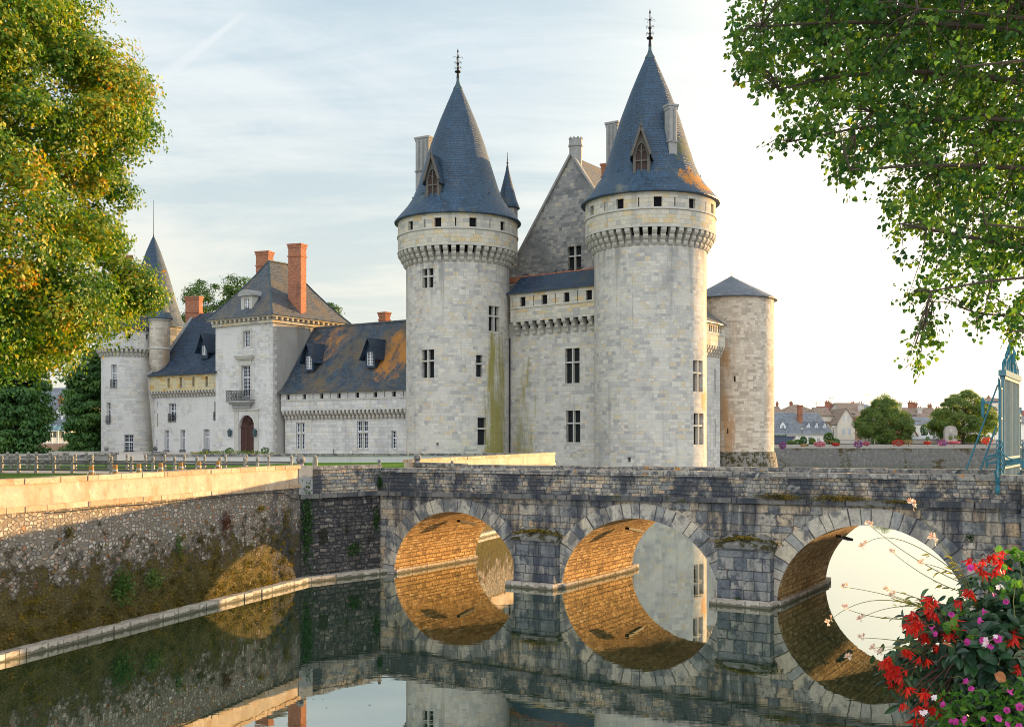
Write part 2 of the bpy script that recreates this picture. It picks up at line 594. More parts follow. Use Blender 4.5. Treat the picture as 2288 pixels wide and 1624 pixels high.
M['yellow'] = stone('yellow_parapet_limestone', .8, .45, [(0, (.42, .38, .27)), (.4, (.52, .45, .28)), (.8, (.55, .46, .26)), (.93, (.5, .31, .1)), (1, (.5, .3, .1))], (.3, .26, .18), .02, [dict(streak, amt=.4)])
M['pale'] = stone('pale_wing_limestone', .75, .36, PALE, (.33, .32, .30), .018, [dict(big_dirt, amt=.5, col=(.27, .275, .275)), dict(streak, amt=.45), rust])
M['render'] = stone('worn_lime_render', .7, .34, PALE, (.35, .34, .31), .016, [dict(scale=(.25, .25, .2), lo=.46, hi=.52, col=(.55, .545, .53), amt=.7, seed=3.0), dict(streak, amt=.4), dict(rust, amt=.3)], bump=.25)
M['gable'] = stone('dark_weathered_gable_stone', .6, .33, GREYGABLE, (.2, .2, .19), .02, [dict(scale=(.3, .3, .25), lo=.47, hi=.64, col=(.13, .135, .14), amt=.6), rust])
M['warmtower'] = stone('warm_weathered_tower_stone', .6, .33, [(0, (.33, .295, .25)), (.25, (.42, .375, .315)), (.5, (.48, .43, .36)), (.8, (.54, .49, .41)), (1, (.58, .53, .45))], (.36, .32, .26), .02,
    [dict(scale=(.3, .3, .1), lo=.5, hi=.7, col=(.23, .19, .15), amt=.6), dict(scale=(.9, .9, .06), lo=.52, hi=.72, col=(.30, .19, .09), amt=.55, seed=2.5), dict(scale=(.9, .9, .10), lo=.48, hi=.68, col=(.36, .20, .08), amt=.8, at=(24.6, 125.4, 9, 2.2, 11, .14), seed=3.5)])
M['trim'] = plain('dressed_limestone', (.42, .41, .37), .85, .22, 2.5, bump=.15)
M['trim_dark'] = plain('weathered_grey_limestone', (.27, .27, .26), .9, .35, 2.0, bump=.2)
M['dormer_stone'] = plain('dark_dormer_stone', (.11, .10, .088), .9, .35, 3.0, bump=.2)
M['corbel'] = plain('corbel_limestone', (.40, .385, .34), .9, .3, 3.0, bump=.25, stains=[dict(scale=(1, 1, .6), lo=.5, hi=.75, col=(.2, .2, .19), amt=.6)])
LICH = (.42, .17, .022)
M['slate'] = slate('blue_slate', stains=[dict(scale=(.5, .5, .3), lo=.56, hi=.72, col=(.15, .15, .10), amt=.55, zbias=(28.5, .05, 34, -.12)), dict(scale=(2.5, 2.5, 1.2), lo=.62, hi=.72, col=(.2, .11, .03), amt=.6, zbias=(28.5, .02, 33, -.2), seed=4)])
M['slate_patch'] = slate('blue_slate_with_lichen', stains=[dict(scale=(.5, .5, .3), lo=.55, hi=.72, col=(.17, .17, .12), amt=.6, zbias=(28.5, .06, 34, -.12)),
    dict(scale=(1.6, 1.6, 1.6), lo=.5, hi=.64, col=LICH, amt=.9, at=(17.0, 97.2, 29.9, 2.3, 1.7, .15), seed=1, detail=8, rough=.75),
    dict(scale=(1.2, 1.2, .8), lo=.5, hi=.75, col=(.10, .11, .02), amt=.7, at=(15.6, 98.3, 33.0, 1.6, 1.8, .15), seed=1)])
M['slate_lichen'] = slate('lichen_covered_slate', base=(.026, .046, .070), stains=[dict(scale=(.3, .3, .25), lo=.42, hi=.62, col=(.13, .095, .05), amt=.8, seed=7, detail=7, rough=.7),
    dict(scale=(.8, .8, .5), lo=.49, hi=.76, col=(.36, .16, .035), amt=.85, seed=12.6, detail=9, rough=.66, at=(-19.9, 123.4, 16.0, 4.0, 4.2, .14)), dict(scale=(.8, .8, .5), lo=.49, hi=.72, col=LICH, amt=.85, seed=2.6, detail=9, rough=.66, at=(-12.6, 114.4, 15.0, 3.2, 5.0, .17)), dict(scale=(1.2, 1.2, .7), lo=.60, hi=.70, col=LICH, amt=.7, seed=22.6, detail=9, rough=.8), dict(scale=(.9, .9, .2), lo=.56, hi=.7, col=(.03, .038, .05), amt=.7, seed=3)])
M['slate_brown'] = slate('brown_weathered_slate', base=(.052, .062, .075), stains=[dict(scale=(.5, .5, .3), lo=.45, hi=.68, col=(.14, .11, .07), amt=.6, seed=5),
    dict(scale=(1.3, 1.3, .7), lo=.62, hi=.7, col=(.33, .15, .03), amt=.6, seed=8, detail=6)])
M['slate_dark'] = slate('dark_blue_slate', base=(.014, .031, .058), stains=[dict(scale=(.6, .6, .25), lo=.56, hi=.75, col=(.085, .08, .055), amt=.6, seed=3), dict(scale=(1.6, 1.6, .8), lo=.66, hi=.73, col=(.3, .13, .02), amt=.5, seed=8)])
M['lead'] = plain('weathered_lead', (.05, .085, .10), .45, .3, 3.0, metal=.3)
M['iron'] = plain('black_wrought_iron', (.018, .02, .024), .5, .3, 5.0, metal=.4)
M['leaded'] = plain('dark_leaded_glass', (.016, .018, .020), .45, .4, 6.0, spec=.08)
M['glass'] = plain('dark_window_glass', (.016, .024, .042), .3, .3, 2.0, spec=.12)
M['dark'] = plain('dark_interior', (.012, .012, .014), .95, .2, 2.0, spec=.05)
M['white'] = plain('white_painted_wood', (.70, .72, .74), .5, .08, 5.0)
M['oldwood'] = plain('weathered_oak', (.06, .04, .035), .85, .35, 4.0, bump=.3)
M['door'] = plain('dark_red_door_wood', (.060, .026, .020), .6, .35, 3.0, bump=.1)
BRK = [(0, (.22, .065, .035)), (.5, (.32, .10, .05)), (1, (.42, .16, .08))]
M['brick'] = stone('red_brick', .22, .075, BRK, (.30, .22, .16), .012, [dict(scale=(.9, .9, .4), lo=.55, hi=.75, col=(.12, .06, .045), amt=.6)], bump=.3, bd=.01)
# bridge and moat walls
bstreak = dict(scale=(.75, .75, .13), lo=.50, hi=.60, col=DARKB, amt=.88, seed=3.1, detail=6, rough=.68)
bfine = dict(scale=(2.2, 2.2, 2.0), lo=.505, hi=.60, col=(.05, .06, .078), amt=.76, seed=8.1, detail=7, rough=.75)
M['bridge'] = stone('bridge_ashlar', .56, .31, BRIDGE, (.25, .22, .18), .02, [dict(bstreak, amt=.85, lo=.47, hi=.62), bfine, dict(scale=(1.5, 1.5, 1.5), lo=.66, hi=.74, col=(.52, .50, .46), amt=.7, seed=5, detail=7)], bump=1.0, bd=.06, warp=.12, grain=.5)
M['bridge_parapet'] = stone('bridge_parapet_stone', .36, .19, BRIDGE, (.22, .2, .17), .02, [dict(bstreak, lo=.44, hi=.56, scale=(.5, .5, .3)), bfine, dict(bfine, scale=(7, 7, 7), seed=2.2, amt=.6), dict(scale=(1.5, 1.5, 1.5), lo=.66, hi=.74, col=(.45, .44, .4), amt=.5, seed=5)], bump=1.0, bd=.05, warp=.08, grain=.5)
M['voussoir'] = stone('arch_voussoir_stone', .42, 3.0, [(0, (.30, .30, .285)), (.35, (.42, .39, .34)), (.7, (.50, .45, .37)), (1, (.56, .48, .36))], (.09, .08, .07), .022, [dict(bstreak, amt=.6), dict(scale=(1.5, 1.5, 1.2), lo=.50, hi=.62, col=(.07, .08, .1), amt=.75, seed=3.1, detail=5), dict(scale=(2.6, 2.6, 2.2), lo=.62, hi=.7, col=(.5, .48, .44), amt=.4, seed=8.1, detail=5)], bump=.8, bd=.04, grain=.35)
M['barrel'] = stone('arch_vault_rubble', .30, .19, [(0, (.26, .15, .06)), (.3, (.48, .28, .10)), (.75, (.62, .39, .15)), (1, (.68, .48, .25))], (.20, .115, .05), .035, [dict(scale=(.7, .7, .9), lo=.52, hi=.64, col=(.11, .065, .03), amt=.8, detail=7, rough=.75, seed=31), dict(scale=(3, 3, 3), lo=.58, hi=.7, col=(.12, .08, .05), amt=.6, detail=4, seed=3)], bump=1.0, bd=.09, warp=.22, grain=.5, wscale=2.2)
M['pier'] = stone('pier_ashlar', .62, .33, [(0, (.13, .145, .165)), (.5, (.22, .225, .23)), (1, (.36, .34, .30))], (.09, .085, .08), .02, [dict(bstreak, lo=.46, hi=.62, amt=.85, seed=13), bfine, dict(scale=(2.2, 2.2, 2.2), lo=.70, hi=.75, col=(.4, .16, .03), amt=.7, seed=15)], bump=.7, bd=.04, warp=.04, grain=.35)
M['mosscap'] = plain('mossy_stone', (.16, .155, .14), .95, .4, 4.0, bump=.6, stains=[dict(scale=(2.2, 2.2, 2.2), lo=.45, hi=.56, col=(.035, .03, .008), amt=.95), dict(scale=(4, 4, 4), lo=.56, hi=.66, col=(.34, .33, .3), amt=.7, seed=4)])
M['coping'] = stone('lichened_coping', 1.3, .6, [(0, (.22, .21, .2)), (.5, (.30, .28, .25)), (1, (.37, .34, .29))], (.09, .08, .07), .02, [dict(bfine, lo=.48, hi=.58), dict(scale=(.9, .9, 1.2), lo=.52, hi=.64, col=DARKB, amt=.8, seed=3.1, detail=7, rough=.75), dict(scale=(4, 4, 4), lo=.56, hi=.64, col=(.50, .48, .43), amt=.6, seed=11, detail=5), dict(scale=(2.5, 2.5, 2.5), lo=.62, hi=.68, col=(.42, .2, .04), amt=.8, seed=6, detail=5)], bump=.7, bd=.03, grain=.4)
M['stringc'] = stone('dark_string_course', 1.2, .8, [(0, (.1, .1, .1)), (.6, (.16, .155, .15)), (1, (.22, .2, .18))], (.05, .05, .05), .02, [dict(bstreak, lo=.45, hi=.6), dict(scale=(1.3, 1.3, 3), lo=.6, hi=.68, col=(.045, .05, .01), amt=.8, seed=6)], bump=.9, bd=.04, grain=.4)
M['plaster'] = plain('lime_plaster', (.42, .345, .26), .9, .35, 1.6, bump=.9, stains=[dict(scale=(.9, .9, .35), lo=.50, hi=.66, col=(.34, .22, .13), amt=.7, detail=7, rough=.7), dict(scale=(5, 5, 5), lo=.58, hi=.66, col=(.28, .19, .12), amt=.5, detail=5, seed=9), dict(scale=(3, 3, 2), lo=.62, hi=.72, col=(.58, .54, .46), amt=.6, seed=4), dict(scale=(.25, .25, 2.5), lo=.55, hi=.75, col=(.30, .29, .28), amt=.35, seed=14)])
M['wallcoping'] = stone('garden_wall_coping', 1.35, .5, [(0, (.40, .28, .18)), (.5, (.46, .34, .23)), (1, (.52, .42, .31))], (.2, .14, .1), .025, [dict(scale=(1.4, 1.4, 2), lo=.52, hi=.7, col=(.30, .17, .09), amt=.7, seed=2)], bump=.5, grain=.35)
M['ledge'] = stone('pale_footing_stone', .62, .7, [(0, (.38, .33, .28)), (.5, (.45, .40, .34)), (1, (.52, .47, .40))], (.2, .17, .14), .03, [dict(scale=(1.5, 1.5, 3), lo=.55, hi=.72, col=(.25, .2, .16), amt=.6), dict(scale=(2.5, 2.5, 2.5), lo=.48, hi=.6, col=(.10, .095, .065), amt=.85, zbias=(.02, .28, .17, -.22), seed=3)], bump=.6, grain=.4)


def rubble(name='flint_rubble_wall', sx=6.2, sy=8.4, ramp=None, mo=None, vault=False):
    m, nt, p = new_mat(name)
    pos = nt.pos()
    uv = nt.uvm()
    nz = nt.noise(pos, 2.5, 2.0)
    off = nt.vmath('SCALE', nt.vmath('SUBTRACT', nz.outputs['Color'], (.5, .5, .5))); off.node.inputs['Scale'].default_value = .12
    v = nt.vmath('MULTIPLY', nt.vmath('ADD', uv, off), (sx, sy, 1))
    vo = nt.new('ShaderNodeTexVoronoi', feature='F1', voronoi_dimensions='2D'); nt.put(vo.inputs['Vector'], v); vo.inputs['Scale'].default_value = 1
    ve = nt.new('ShaderNodeTexVoronoi', feature='DISTANCE_TO_EDGE', voronoi_dimensions='2D'); nt.put(ve.inputs['Vector'], v); ve.inputs['Scale'].default_value = 1
    rnd = nt.sep(vo.outputs['Color'])[0]
    c = nt.ramp(rnd, ramp or [(0, (.20, .19, .19)), (.3, (.30, .27, .24)), (.55, (.40, .35, .29)), (.8, (.52, .47, .41)), (.9, (.38, .17, .08)), (1, (.62, .6, .55))])
    stone_m = nt.math('MULTIPLY', nt.ss(ve.outputs['Distance'], .05, .16), (1.0 if vault else nt.ss(nt.math('FRACT', nt.math('MULTIPLY', rnd, 7.7)), .22, .3)))
    mort = nt.mix(nt.noise(pos, 3.0, 4).outputs['Fac'], *(mo or ((.15, .125, .10), (.30, .25, .195))))
    c = nt.mix(stone_m, mort, c)
    g = nt.noise(pos, 14.0, 3.0, .7).outputs['Fac']
    c = nt.mix(1.0, c, nt.ramp(g, [(.25, (.7,) * 3), (.75, (1.15,) * 3)]), 'MULTIPLY')
    mossy = dict(scale=(1.6, 1.6, 1.9), lo=.50, hi=.60, col=(.085, .066, .014), amt=.9, zbias=(0.3, .24, 3.6, -.11), detail=8, rough=.78, seed=3)
    if vault: mossy = dict(scale=(.7, .7, .9), lo=.54, hi=.64, col=(.10, .06, .028), amt=.8, detail=7, rough=.75, seed=31)
    c, mk = stain(nt, c, pos, mossy)
    if vault: c, _ = stain(nt, c, pos, dict(scale=(3, 3, 3), lo=.57, hi=.68, col=(.16, .10, .05), amt=.7, detail=5, seed=9))
    else: c, _ = stain(nt, c, pos, dict(scale=(3, 3, 3), lo=.55, hi=.7, col=(.10, .085, .02), amt=.6, zbias=(0.3, .1, 2.2, -.2), seed=9))
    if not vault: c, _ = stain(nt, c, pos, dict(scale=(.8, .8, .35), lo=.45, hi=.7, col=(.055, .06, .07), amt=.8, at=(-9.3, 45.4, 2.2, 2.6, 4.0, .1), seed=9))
    nt.put(p.inputs['Base Color'], c)
    p.inputs['Roughness'].default_value = .95
    p.inputs['Specular IOR Level'].default_value = .15
    h = nt.math('ADD', nt.math('MULTIPLY', stone_m, .8), nt.math('ADD', nt.math('MULTIPLY', mk, .8), nt.math('MULTIPLY', g, .5)))
    nt.put(p.inputs['Normal'], nt.bump(h, 1.0, .09))
    return m


M['rubble'] = rubble()
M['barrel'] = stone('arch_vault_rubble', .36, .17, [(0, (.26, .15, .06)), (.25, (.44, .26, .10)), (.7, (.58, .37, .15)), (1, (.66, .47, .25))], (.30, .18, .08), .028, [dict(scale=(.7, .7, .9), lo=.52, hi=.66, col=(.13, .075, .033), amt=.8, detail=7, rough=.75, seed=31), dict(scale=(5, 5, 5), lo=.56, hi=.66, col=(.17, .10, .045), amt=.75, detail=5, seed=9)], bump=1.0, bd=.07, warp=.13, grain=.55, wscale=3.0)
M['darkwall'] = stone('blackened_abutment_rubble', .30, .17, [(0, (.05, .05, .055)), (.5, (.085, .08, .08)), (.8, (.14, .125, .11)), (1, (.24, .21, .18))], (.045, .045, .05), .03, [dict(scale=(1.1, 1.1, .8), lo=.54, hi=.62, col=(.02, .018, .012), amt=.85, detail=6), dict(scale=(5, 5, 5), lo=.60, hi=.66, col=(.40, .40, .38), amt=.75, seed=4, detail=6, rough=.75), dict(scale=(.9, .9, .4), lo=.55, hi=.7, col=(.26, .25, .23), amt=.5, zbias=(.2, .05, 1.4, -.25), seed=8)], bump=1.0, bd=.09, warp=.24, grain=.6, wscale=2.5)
M['farwall'] = plain('far_moat_wall_stone', (.135, .13, .12), .95, .45, 1.6, bump=.5, stains=[dict(scale=(.35, .35, .5), lo=.52, hi=.58, col=(.055, .042, .015), amt=.9, zbias=(2, -.04, 4.2, .06), detail=8, rough=.72), dict(scale=(1.6, 1.6, 1.6), lo=.54, hi=.64, col=(.27, .25, .22), amt=.6, seed=4, detail=6, rough=.75)])
M['farcoping'] = plain('far_wall_coping_stone', (.34, .31, .27), .9, .25, 2.0)


def grass():
    m, nt, p = new_mat('mown_grass')
    pos = nt.pos()
    n = nt.noise(pos, .35, 5.0, .6).outputs['Fac']; f = nt.noise(pos, 22.0, 3.0, .7).outputs['Fac']
    c = nt.ramp(n, [(.3, (.07, .15, .012)), (.55, (.10, .20, .018)), (.75, (.14, .23, .03))])
    c = nt.mix(1.0, c, nt.ramp(f, [(.3, (.6,) * 3), (.7, (1.25,) * 3)]), 'MULTIPLY')
    nt.put(p.inputs['Base Color'], c); p.inputs['Roughness'].default_value = .9; p.inputs['Specular IOR Level'].default_value = .1
    nt.put(p.inputs['Normal'], nt.bump(f, .8, .04))
    return m


M['grass'] = grass()
M['gravel'] = plain('pale_gravel', (.46, .40, .34), .95, .15, 6.0, bump=.2)
M['earth'] = plain('dusty_town_ground', (.28, .25, .20), .95, .2, .5)
M['mud'] = plain('moat_bed_mud', (.02, .025, .012), .95, .3, .5)


def water():
    m, nt, p = new_mat('still_moat_water')
    pos = nt.pos()
    a = nt.noise(nt.vmath('MULTIPLY', pos, (.5, 1.6, 1)), 1.0, 2.0, .5).outputs['Fac']
    b = nt.noise(nt.vmath('MULTIPLY', pos, (2.2, 7.0, 1)), 1.0, 2.0, .5).outputs['Fac']
    zone = nt.ss(nt.noise(nt.vmath('MULTIPLY', pos, (.06, .12, 1)), 1.0, 2.0).outputs['Fac'], .42, .66, .25, 1.0)
    h = nt.math('ADD', nt.math('MULTIPLY', a, 1.0), nt.math('MULTIPLY', b, .22))
    h = nt.math('MULTIPLY', h, zone)
    nrm = nt.bump(h, .4, .008)
    d = nt.new('ShaderNodeBsdfDiffuse'); nt.put(d.inputs[0], (.009, .032, .014)); 
    g = nt.new('ShaderNodeBsdfGlossy'); g.inputs['Roughness'].default_value = .0
    nt.put(g.inputs[0], (.93, .95, .90)); nt.put(g.inputs['Normal'], nrm)
    fr = nt.new('ShaderNodeFresnel'); fr.inputs[0].default_value = 1.5
    nt.put(fr.inputs['Normal'], nrm)
    k = nt.math('ADD', .42, nt.math('MULTIPLY', fr.outputs[0], .58), clamp=True)
    mx = nt.new('ShaderNodeMixShader'); nt.put(mx.inputs[0], k)
    nt.l.new(d.outputs[0], mx.inputs[1]); nt.l.new(g.outputs[0], mx.inputs[2])
    nt.l.new(mx.outputs[0], nt.n['Material Output'].inputs[0])
    return m


M['water'] = water()
M['bark'] = plain('grey_brown_bark', (.085, .065, .05), .95, .4, 6.0, bump=.6)
M['twig'] = plain('dark_twig_bark', (.04, .032, .026), .95, .3, 6.0)
M['leaf_gold'] = leafy('turning_linden_leaves', [(0, (.016, .065, .010)), (.30, (.04, .125, .012)), (.52, (.11, .20, .012)), (.68, (.26, .28, .012)), (.79, (.42, .32, .015)), (.88, (.47, .20, .012)), (.95, (.42, .13, .015)), (1, (.5, .38, .03))], trans=.27, clump=.3, cscale=.5)
M['leaf_green'] = leafy('green_linden_leaves', [(0, (.014, .055, .018)), (.32, (.032, .10, .020)), (.62, (.09, .18, .020)), (.85, (.18, .25, .022)), (.95, (.26, .12, .025)), (1, (.34, .22, .03))], trans=.42, clump=.25, cscale=.6)
M['leaf_park'] = leafy('park_tree_leaves', [(0, (.07, .12, .04)), (.5, (.13, .19, .05)), (1, (.24, .28, .05))], trans=.45, clump=.4, cscale=.4)
M['leaf_dark'] = leafy('dark_conifer_needles', [(0, (.022, .07, .018)), (.5, (.05, .13, .028)), (1, (.12, .21, .03))], trans=.22, clump=.5, cscale=.35)
M['leaf_mid'] = leafy('bright_tree_leaves', [(0, (.03, .07, .012)), (.5, (.06, .12, .02)), (1, (.11, .17, .03))], trans=.3, clump=.5, cscale=.4)
M['ivy'] = leafy('ivy_leaves', [(0, (.008, .03, .008)), (.6, (.02, .065, .012)), (1, (.05, .11, .015))], trans=.2, clump=.2)
M['drygrass'] = leafy('dry_wall_grass', [(0, (.045, .038, .012)), (.35, (.10, .08, .022)), (.6, (.15, .12, .03)), (.8, (.24, .18, .09)), (1, (.20, .10, .06))], trans=.25, clump=.5, cscale=1.2)
M['mosstuft'] = leafy('moss_tufts', [(0, (.025, .026, .006)), (.4, (.085, .07, .012)), (.75, (.26, .18, .022)), (1, (.30, .15, .04))], trans=.25, clump=.5, cscale=1.5)
# ------------------------------------------------------------------ castle
def corbel(m, u, z0, z1, w, out, parent, steps=3, mat='corbel'):
    mb = MB()
    h = (z1 - z0) / steps
    for k in range(steps):
        o0 = out * (k + 1) / steps
        lo, hi = z0 + h * k, z0 + h * (k + 1) - (.0 if k == steps - 1 else 0.0)
        # rounded nose: chamfered bottom edge
        o1 = o0 - out / steps * .55
        a, b = u - w / 2 + .004 * k, u + w / 2 - .004 * k
        A = [m(a, lo, -o1), m(b, lo, -o1), m(b, lo, .05), m(a, lo, .05)]
        B = [m(a, lo + h * .4, -o0), m(b, lo + h * .4, -o0), m(b, lo + h * .4, .05), m(a, lo + h * .4, .05)]
        C = [m(a, hi, -o0), m(b, hi, -o0), m(b, hi, .05), m(a, hi, .05)]
        mb.hexa(A, B); mb.hexa(B, C)
    return mb.build('corbel', M[mat], parent)


def chimney(parent, c, w, d, z0, z1, rot, mat, name='chimney', flutes=0, bands=(.0,), label=None):
    mb = MB()
    c = Vector(c)
    mb.box((c.x, c.y, (z0 + z1) / 2), (w, d, z1 - z0), rot)
    mb.box((c.x, c.y, z1 - .10), (w + .26, d + .26, .20), rot)
    mb.box((c.x, c.y, z1 - .34), (w + .12, d + .12, .28), rot)
    for b in bands:
        if b: mb.box((c.x, c.y, z0 + (z1 - z0) * b), (w + .16, d + .16, .16), rot)
    if flutes:
        zf0, zf1 = z0 + (z1 - z0) * (bands[0] if bands and bands[0] else .5), z1 - .3
        ca, sa = math.cos(rot), math.sin(rot)
        for side in (-1, 1):
            for k in range(flutes):
                x = (k + .5) / flutes * w - w / 2; y = side * (d / 2 - .05)
                mb.lathe([(w / flutes * .46, zf0), (w / flutes * .46, zf1)], (c.x + x * ca - y * sa, c.y + x * sa + y * ca, 0), 8)
    o = mb.build(name, mat, parent)
    if label: o['label'] = label
    pots = MB()
    return o


def finial(parent, c, z0, z1, r0=.16, name='finial', big=True):
    c = Vector((c[0], c[1], 0)); H = z1 - z0
    mb = MB()
    pr = [(r0, 0), (r0 * .7, .18), (r0 * 1.9, .2), (r0 * 2.2, .23), (r0 * .8, .26), (r0 * .6, .45), (r0 * 1.1, .47), (r0 * .5, .5), (r0 * .42, .68), (r0 * .9, .70), (r0 * .35, .72), (r0 * .28, .84), (r0 * .62, .88), (r0 * .3, .93), (0, 1)]
    mb.lathe([(r, z0 + H * z) for r, z in pr], c, 10)
    if big:
        for zz, L, n in ((.33, .42, 6), (.5, .44, 6), (.68, .55, 4)):
            for k in range(n):
                a = 2 * math.pi * k / n + .3
                d = Vector((math.cos(a), math.sin(a), 0)); q = c + Vector((0, 0, z0 + H * zz))
                mb.tube([q, q + d * L * .4 + Vector((0, 0, .02)), q + d * L * .8 + Vector((0, 0, .13)), q + d * L + Vector((0, 0, .04)), q + d * L * .86 + Vector((0, 0, -.05))], .022, 5)
    return mb.build(name, M['iron'], parent, smooth=40)


def dormer(parent, front, n, w, zb, ze, za, depth, style, wallmat, roofmat, over=.25, ww=None, wz=None):
    """front: 2-D centre of the front face, n: 2-D outward normal"""
    n = Vector(n).normalized(); t = Vector((-n.y, n.x))
    front = Vector(front)
    q = lambda a, b, z: Vector(((front + t * a - n * b).x, (front + t * a - n * b).y, z))
    h = w / 2
    ww = ww or w * .66; wz = wz or (zb + .12, ze + (za - ze) * .12)
    b = MB()
    # cheeks, back and the front round its opening
    oh = ww / 2
    zt = wz[1]
    b.face([q(-h, 0, zb), q(-h, depth, zb), q(-h, depth, ze), q(-h, 0, ze)])
    b.face([q(h, depth, zb), q(h, 0, zb), q(h, 0, ze), q(h, depth, ze)])
    pointed = style == 'gothic'
    arch = []
    N = 7
    for i in range(N + 1):
        s = i / N
        if pointed:
            rise = (ze - zb) * .42
            arch.append((-oh + oh * (1 - math.cos(s * math.pi / 2)) if False else -oh + oh * s, zt + rise * math.sin(math.pi / 2 * s) ** .9))
        else:
            arch.append((-oh + oh * s, zt))
    arch = arch + [(-a, z) for a, z in arch[-2::-1]]
    roofz = lambda a: ze + (za - ze) * (1 - abs(a) / h)
    b.face([q(-h, 0, zb), q(-oh, 0, zb), q(-oh, 0, zt), q(-h, 0, ze)])
    b.face([q(oh, 0, zb), q(h, 0, zb), q(h, 0, ze), q(oh, 0, zt)])
    b.face([q(-oh, 0, zb), q(oh, 0, zb), q(oh, 0, wz[0]), q(-oh, 0, wz[0])])
    prev = (-oh, zt)
    for (a0, z0), (a1, z1) in zip(arch[:-1], arch[1:]):
        b.face([q(a0, 0, z0), q(a1, 0, z1), q(a1, 0, max(z1 + .02, roofz(a1) - .02)), q(a0, 0, max(z0 + .02, roofz(a0) - .02))])
        b.face([q(a0, 0, z0), q(a0, .22, z0), q(a1, .22, z1), q(a1, 0, z1)])
    b.face([q(-h, 0, ze), q(-oh, 0, zt), q(-oh, 0, roofz(oh))]); b.face([q(h, 0, ze), q(oh, 0, roofz(oh)), q(oh, 0, zt)])
    for sgn in (-1, 1):
        b.face([q(sgn * oh, 0, wz[0]), q(sgn * oh, .22, wz[0]), q(sgn * oh, .22, zt), q(sgn * oh, 0, zt)])
    o = b.build('dormer', wallmat, parent)
    # window
    g = MB()
    g.face([q(-oh, .2, wz[0]), q(oh, .2, wz[0])] + [q(a, .2, z) for a, z in arch[::-1]])
    win = g.build('window', M['oldwood'] if pointed else M['glass'], o)
    f = MB()
    if pointed:
        f.box(q(0, .12, (wz[0] + zt) / 2 + .3), (.13, .13, zt - wz[0] + .9), math.atan2(t.y, t.x))
        f.box(q(0, .11, wz[0] + (zt - wz[0]) * .62), (ww, .12, .13), math.atan2(t.y, t.x))
        for s in (-1, 1):
            f.tube([q(s * oh, .1, zt - .1), q(s * oh * .75, .1, zt + .25), q(s * oh * .35, .1, zt + .2), q(0, .1, zt - .05)], .05, 5)
        mat = M['dormer_stone']
    else:
        a = math.atan2(t.y, t.x)
        zc, hh = (wz[0] + wz[1]) / 2, wz[1] - wz[0]
        f.box(q(0, .14, zc), (.13, .08, hh), a)
        for s in (-1, 1):
            f.box(q(s * (oh - .04), .14, zc), (.08, .078, hh), a)
            f.box(q(s * oh * .5, .15, zc), (.03, .05, hh), a)
        for k in range(5):
            f.box(q(0, .15, wz[0] + hh * (k / 4) * .94 + .03), (ww - .05, .052, .035 if k % 4 else .08), a)
        mat = M['white']
    f.build('frame', mat, win)
    # roof: two pitched planes with thickness, overhanging the front
    r = MB()
    th = .09
    sl = (za - ze) / h
    for s in (-1, 1):
        e = h + over
        ze2 = za - sl * e + .12
        A = [q(s * e, -over, ze2), q(0, -over, za + .02), q(0, depth + 1.2, za + .02), q(s * e, depth + .3, ze2)]
        r.hexa(A, [p + Vector((0, 0, th)) for p in A])
    r.build('dormer_roof', roofmat, o)
    if pointed:
        k = MB()
        for s in (-1, 1):
            k.beam(q(s * (h + .12), -over - .02, za - sl * (h + .12) + .1), q(0, -over - .02, za + .1), .14, .22)
        k.lathe([(.05, za), (.09, za + .25), (.03, za + .4), (.05, za + .6), (0, za + .95)], q(0, -over, 0) - Vector((0, 0, 0)), 6)
        k.build('bargeboard', M['dormer_stone'], o)
    return o


def ring_corbels(T, m, n, z0, z1, w, out, steps=3, arc=(-1.0, 1.0)):
    for k in range(n):
        t = -math.pi + 2 * math.pi * (k + .5) / n
        if arc[0] * math.pi <= t <= arc[1] * math.pi:
            corbel(m, t * m.R, z0, z1, w, out, T, steps)


def band(mb, m, u0, u1, z, h, out, du):
    k = max(1, int((u1 - u0) / du))
    for i in range(k):
        a, b = u0 + (u1 - u0) * i / k, u0 + (u1 - u0) * (i + 1) / k
        ubox(mb, m, a, b, z - h / 2, z + h / 2, -out, .03)


